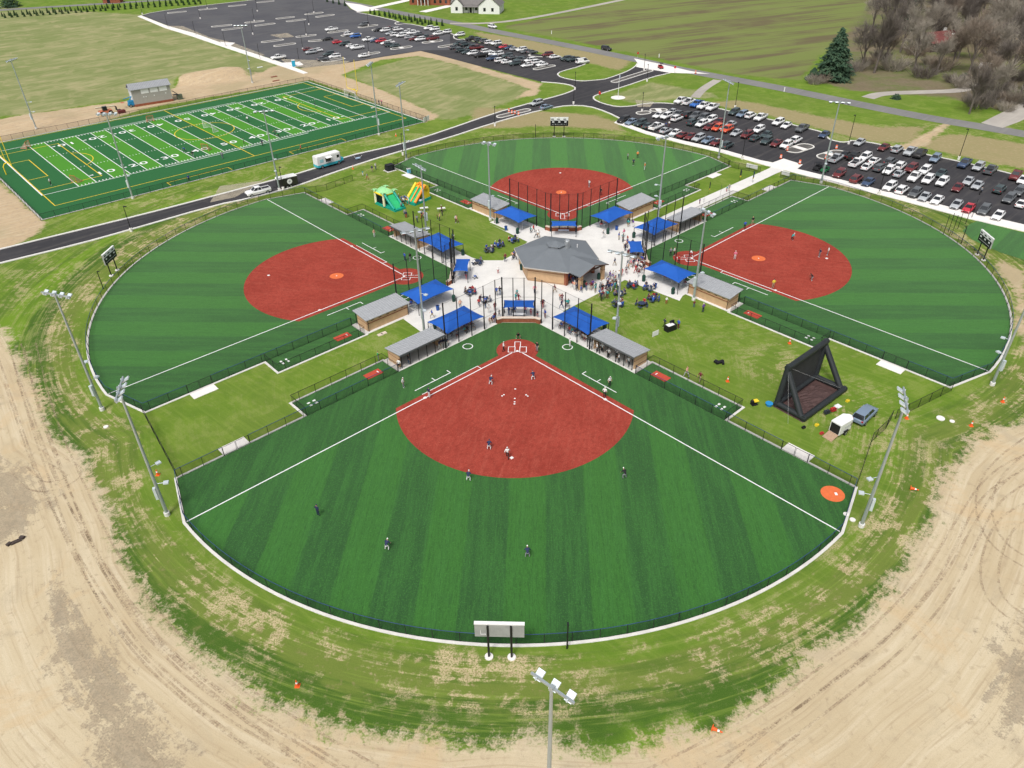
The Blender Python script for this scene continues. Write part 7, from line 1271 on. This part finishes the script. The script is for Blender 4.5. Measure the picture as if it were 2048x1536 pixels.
# ================================================================ TREES
M_bark = pm('grey_bark', (.13, .11, .095), .25, 2, .95); M_twig = [pm('twigs_grey', (.32, .285, .235), .25, .4, .95, world=True), pm('twigs_brown', (.26, .21, .165), .25, .4, .95, world=True), pm('twigs_dark', (.175, .15, .13), .25, .4, .95, world=True)]
def bare_tree(seed, spread, levels=5):
    rnd = random.Random(seed); tr_, tw = MB(), MB()
    def grow(p, d, L, r, lev):
        q = p+d*L; (tr_ if lev < 2 else tw).tube(p, q, r, r*.66, n=5 if lev < 2 else 3, caps=False)
        if lev >= levels: return
        n = (4, 4, 4, 4, 3, 3)[lev] if lev else 4
        for i in range(n):
            ax = Vector((rnd.gauss(0, 1), rnd.gauss(0, 1), rnd.gauss(0, .5))); ax -= d*ax.dot(d); ax.normalize(); k = rnd.uniform(.25, .95)*spread
            nd = (d+ax*k+Vector((0, 0, .12))).normalized(); s_ = rnd.uniform(.45, 1.0); grow(p+d*L*s_, nd, L*rnd.uniform(.58, .8), max(.030, r*.66*(.55+.3*s_*.5)), lev+1)
        grow(q, (d+Vector((rnd.gauss(0, .14), rnd.gauss(0, .14), .05))).normalized(), L*.72, r*.66, lev+1)
    grow(Vector((0, 0, 0)), Vector((rnd.gauss(0, .05), rnd.gauss(0, .05), 1)).normalized(), 5.2, .32, 0)
    top = max(v_[2] for v_ in tw.v); return tr_.mesh('trunk', M_bark), tw, top
BT = [bare_tree(11, .8), bare_tree(23, 1.05), bare_tree(5, .65), bare_tree(77, .95)]
BTM = [[tw.mesh('crown', M_twig[j]) for j in range(3)] for _, tw, _ in BT]
BARE = [(1722, 139, 17, 2, 'with broken top right of the big evergreen'), (1748, 146, 21, 2, 'with dark double trunk'), (1829, 141, 18, 0, 'slender one in front of the red roof'), (1872, 150, 13, 0, 'low one below the red roof'), (1938, 146, 20, 1, 'brown one beside the driveway bend'), (1938, 228, 15, 2, 'leaning over the road verge'), (2012, 172, 21, 2, 'tall dark one at the right edge'), (2040, 190, 20, 1, 'right edge, nearest the field track'), (1772, 92, 22, 2, 'behind the dark double trunk'), (1800, 70, 21, 0, 'left of the second evergreen'), (1850, 60, 22, 0, 'behind the red roof, left'), (1905, 50, 23, 0, 'behind the red roof, middle'), (1950, 48, 22, 0, 'behind the red roof, right'), (2000, 40, 24, 2, 'dark one above the garage'), (2045, 70, 23, 2, 'right edge above the garage'), (1840, 22, 22, 0, 'top edge, left'), (1885, 10, 22, 0, 'top edge, second'), (1930, 8, 22, 1, 'top edge, third'), (1980, 5, 22, 2, 'top edge, fourth'), (2035, 12, 22, 0, 'top edge, rightmost'), (1915, 118, 16, 0, 'in front of the red roof, right'), (1965, 92, 20, 1, 'left of the garage'), (2030, 125, 20, 2, 'below the garage at the right edge'), (1985, 215, 14, 0, 'small one in the verge thicket'), (1962, 200, 15, 1, 'brown one in the verge thicket'), (2048, 215, 17, 2, 'at the right frame edge above the track'), (1745, 60, 19, 0, 'at the crop field edge, lower'), (1785, 28, 20, 0, 'at the crop field edge, upper'), (1865, 95, 18, 0, 'tight against the red roof house'), (1770, 128, 15, 1, 'young one in the grass right of the dark trunk'), (1800, 105, 18, 0, 'young one left of the red roof'), (1900, 140, 14, 1, 'twiggy one below the house'), (1990, 150, 18, 0, 'beside the silver woodland car'), (1820, 45, 22, 2, 'dark one behind the second evergreen'), (1870, 32, 22, 1, 'brown one in the upper wood'), (1965, 25, 23, 0, 'grey one in the upper wood'), (2020, 90, 22, 1, 'brown one above the garage roof'), (1925, 80, 20, 2, 'dark one behind the house'), (2060, 150, 20, 0, 'cut by the right frame edge'), (1890, 75, 20, 0, 'grey one over the house ridge'), (1945, 120, 17, 0, 'grey one between house and driveway'), (2055, 40, 24, 1, 'brown one in the top right corner')]
for i, (x, y, h, j, where) in enumerate(BARE):
    k_ = (i*7+3) % 4; g = G(x, y); s_ = h/BT[k_][2]; o = empty('bare_tree', (g[0], g[1], 0), i*1.3, 'leafless deciduous tree '+where, 'tree', 'bare trees in the wood'); o.scale = (s_*1.05, s_*1.05, s_)
    inst('trunk', BT[k_][0], o); inst('crown', BTM[k_][j], o)
UP = [(1815+((i*61) % 245)+random.uniform(-8, 8), 4+((i*37) % 100)+random.uniform(-4, 4)) for i in range(34)]
for i, (x, y) in enumerate(sorted(UP)):
    k_ = (i*5+1) % 4; g = G(x, y); s_ = random.uniform(15, 22)/BT[k_][2]; o = empty('bare_tree', (g[0], g[1], 0), i*2.1, 'leafless tree, %s from the left among the background trees of the wood' % nth(i), 'tree', 'bare background trees'); o.scale = (s_*1.1, s_*1.1, s_); inst('trunk', BT[k_][0], o); inst('crown', BTM[k_][i % 3], o)
def thicket(seed):
    rnd = random.Random(seed); mb = MB()
    for i in range(150):
        a_ = rnd.uniform(0, 6.28); r0 = 1.4*rnd.random()**.5; p = Vector((r0*math.cos(a_), r0*math.sin(a_), 0)); d = Vector((math.cos(a_)*.5+rnd.gauss(0, .3), math.sin(a_)*.5+rnd.gauss(0, .3), 1)).normalized(); L = rnd.uniform(1.2, 2.8); mb.tube(p, p+d*L, .03, .015, n=3, caps=False)
        for q in range(3): e = (d+Vector((rnd.gauss(0, .6), rnd.gauss(0, .6), .2))).normalized(); mb.tube(p+d*L*rnd.uniform(.3, .9), p+d*L+e*rnd.uniform(.3, 1.0), .018, .012, n=3, caps=False)
    return mb.mesh('stems', M_twig[seed % 3])
THK = [thicket(i) for i in (3, 4, 5)]
TP = sorted([(1690, 150), (1712, 140), (1735, 128), (1785, 140), (1845, 155), (1860, 130), (1905, 165), (1925, 175), (1950, 165), (1975, 200), (1992, 188), (2015, 205), (2030, 160), (1955, 215), (2010, 222), (1760, 118), (1830, 110), (1880, 140), (1640, 165), (1628, 168), (1990, 120), (2040, 205)])
for i, (x, y) in enumerate(TP):
    g = G(x, y); o = empty('brush_thicket', (g[0], g[1], 0), i*1.7, 'bare brushy thicket, %s from the left at the wood edge' % nth(i), 'bush', 'bare thickets'); s_ = random.uniform(.9, 1.7); o.scale = (s_*1.3, s_*1.3, s_); inst('stems', THK[i % 3], o)
def needles(cols):
    t = NT('evergreen_needles%d' % len(bpy.data.materials)); v = t.pos(); n = t.noise(v, .7, 4); n2 = t.noise(v, 4, 2); return t.done(t.mix(t.ramp(t.math('ADD', t.math('MULTIPLY', n, .6), t.math('MULTIPLY', n2, .4)), .35, .65), *cols), .85, 0, .15)
M_need = needles([(.020, .048, .030), (.060, .100, .055)]); M_arb = needles([(.012, .040, .014), (.030, .070, .022)])
def conifer(seed, h, rad, n, m_, clump, shape=.75):
    rnd = random.Random(seed); mb = MB()
    for i in range(n):
        z = h*(.04+.96*(1-math.sqrt(rnd.random()))); a_ = rnd.uniform(0, 6.283); R = rad*(1-z/h)**shape*(.74+.13*math.sin(3*a_+z*1.3+seed)+.12*math.sin(5*a_-z*2.2+seed*2)+.10*math.sin(z*4.3+2*a_)+.2*rnd.random()); rr_ = R*(rnd.random()**.45)
        c = Vector((rr_*math.cos(a_), rr_*math.sin(a_), z-.10*rr_)); L = clump*rnd.uniform(.6, 1.3); out = Vector((math.cos(a_), math.sin(a_), -.28+rnd.gauss(0, .2))).normalized(); sd_ = out.cross(Vector((0, 0, 1))).normalized(); up = Vector((rnd.gauss(0, .3), rnd.gauss(0, .3), 1))
        mb.add([c-out*L*.3, c+sd_*L*.42+up*L*.08, c+out*L*.8, c-sd_*L*.42+up*L*.05, c+up*L*.35], [(0, 1, 4), (1, 2, 4), (2, 3, 4), (3, 0, 4)])
    return mb.mesh('crown', m_), MB().tube((0, 0, 0), (0, 0, h*.8), rad*.045+.03, .02, n=7).mesh('trunk', M_bark)
for px, h, rd, sd_, lab in (((1664, 158), 16.2, 7.0, 1, 'big dark evergreen at the road edge in front of the wood'), ((1806, 60), 20, 4.6, 2, 'tall narrow evergreen rising at the top of the wood'), ((2010, 40), 19, 5.5, 5, 'dark evergreen deep in the wood above the garage'), ((1625, 160), 4, 2.6, 9, 'low evergreen bush left of the big evergreen'), ((22, 14), 9, 6.5, 8, 'dark round evergreen cut by the top left corner')):
    g = G(*px); cr, tk = conifer(sd_, h, rd, 5200 if h > 10 else 1600, M_need, .95 if h > 10 else .7); o = empty('evergreen_tree', (g[0], g[1], 0), sd_, lab, 'tree'); inst('trunk', tk, o); inst('crown', cr, o)
for px, lab in (((1792, 198), 'small dark shrub beside the house driveway mouth'), ((1930, 155), 'dark shrub at the driveway bend')):
    g = G(*px); cr, tk = conifer(31, 1.6, 1.7, 500, M_need, .4, .4); o = empty('shrub', (g[0], g[1], 0), 0, lab, 'shrub'); inst('trunk', tk, o); inst('crown', cr, o)
ARB = [conifer(40+i, 2.6, .75, 420, M_arb, .24, .7) for i in range(3)]
def arb_row(a, b, n, row):
    A, B = Vector(G(*a)), Vector(G(*b))
    for i in range(n):
        p = A.lerp(B, i/(n-1)); k_ = random.randrange(3); o = empty('young_arborvitae', (p.x+random.uniform(-.3, .3), p.y+random.uniform(-.3, .3), 0), random.uniform(0, 6), 'young conical evergreen, %s from the left in the %s' % (nth(i), row), 'tree', 'young evergreens along the road'); s_ = random.uniform(.85, 1.15); o.scale = (s_,)*3; inst('crown', ARB[k_][0], o); inst('trunk', ARB[k_][1], o)
arb_row((6, 33), (398, 3), 34, 'upper row along the far road'); arb_row((10, 36), (402, 8), 33, 'lower row along the far road'); arb_row((768, 31), (884, 52), 12, 'upper row between lot and road'); arb_row((740, 27), (857, 52), 12, 'lower row between lot and road'); arb_row((655, 4), (690, 12), 4, 'short row left of the far entrance')
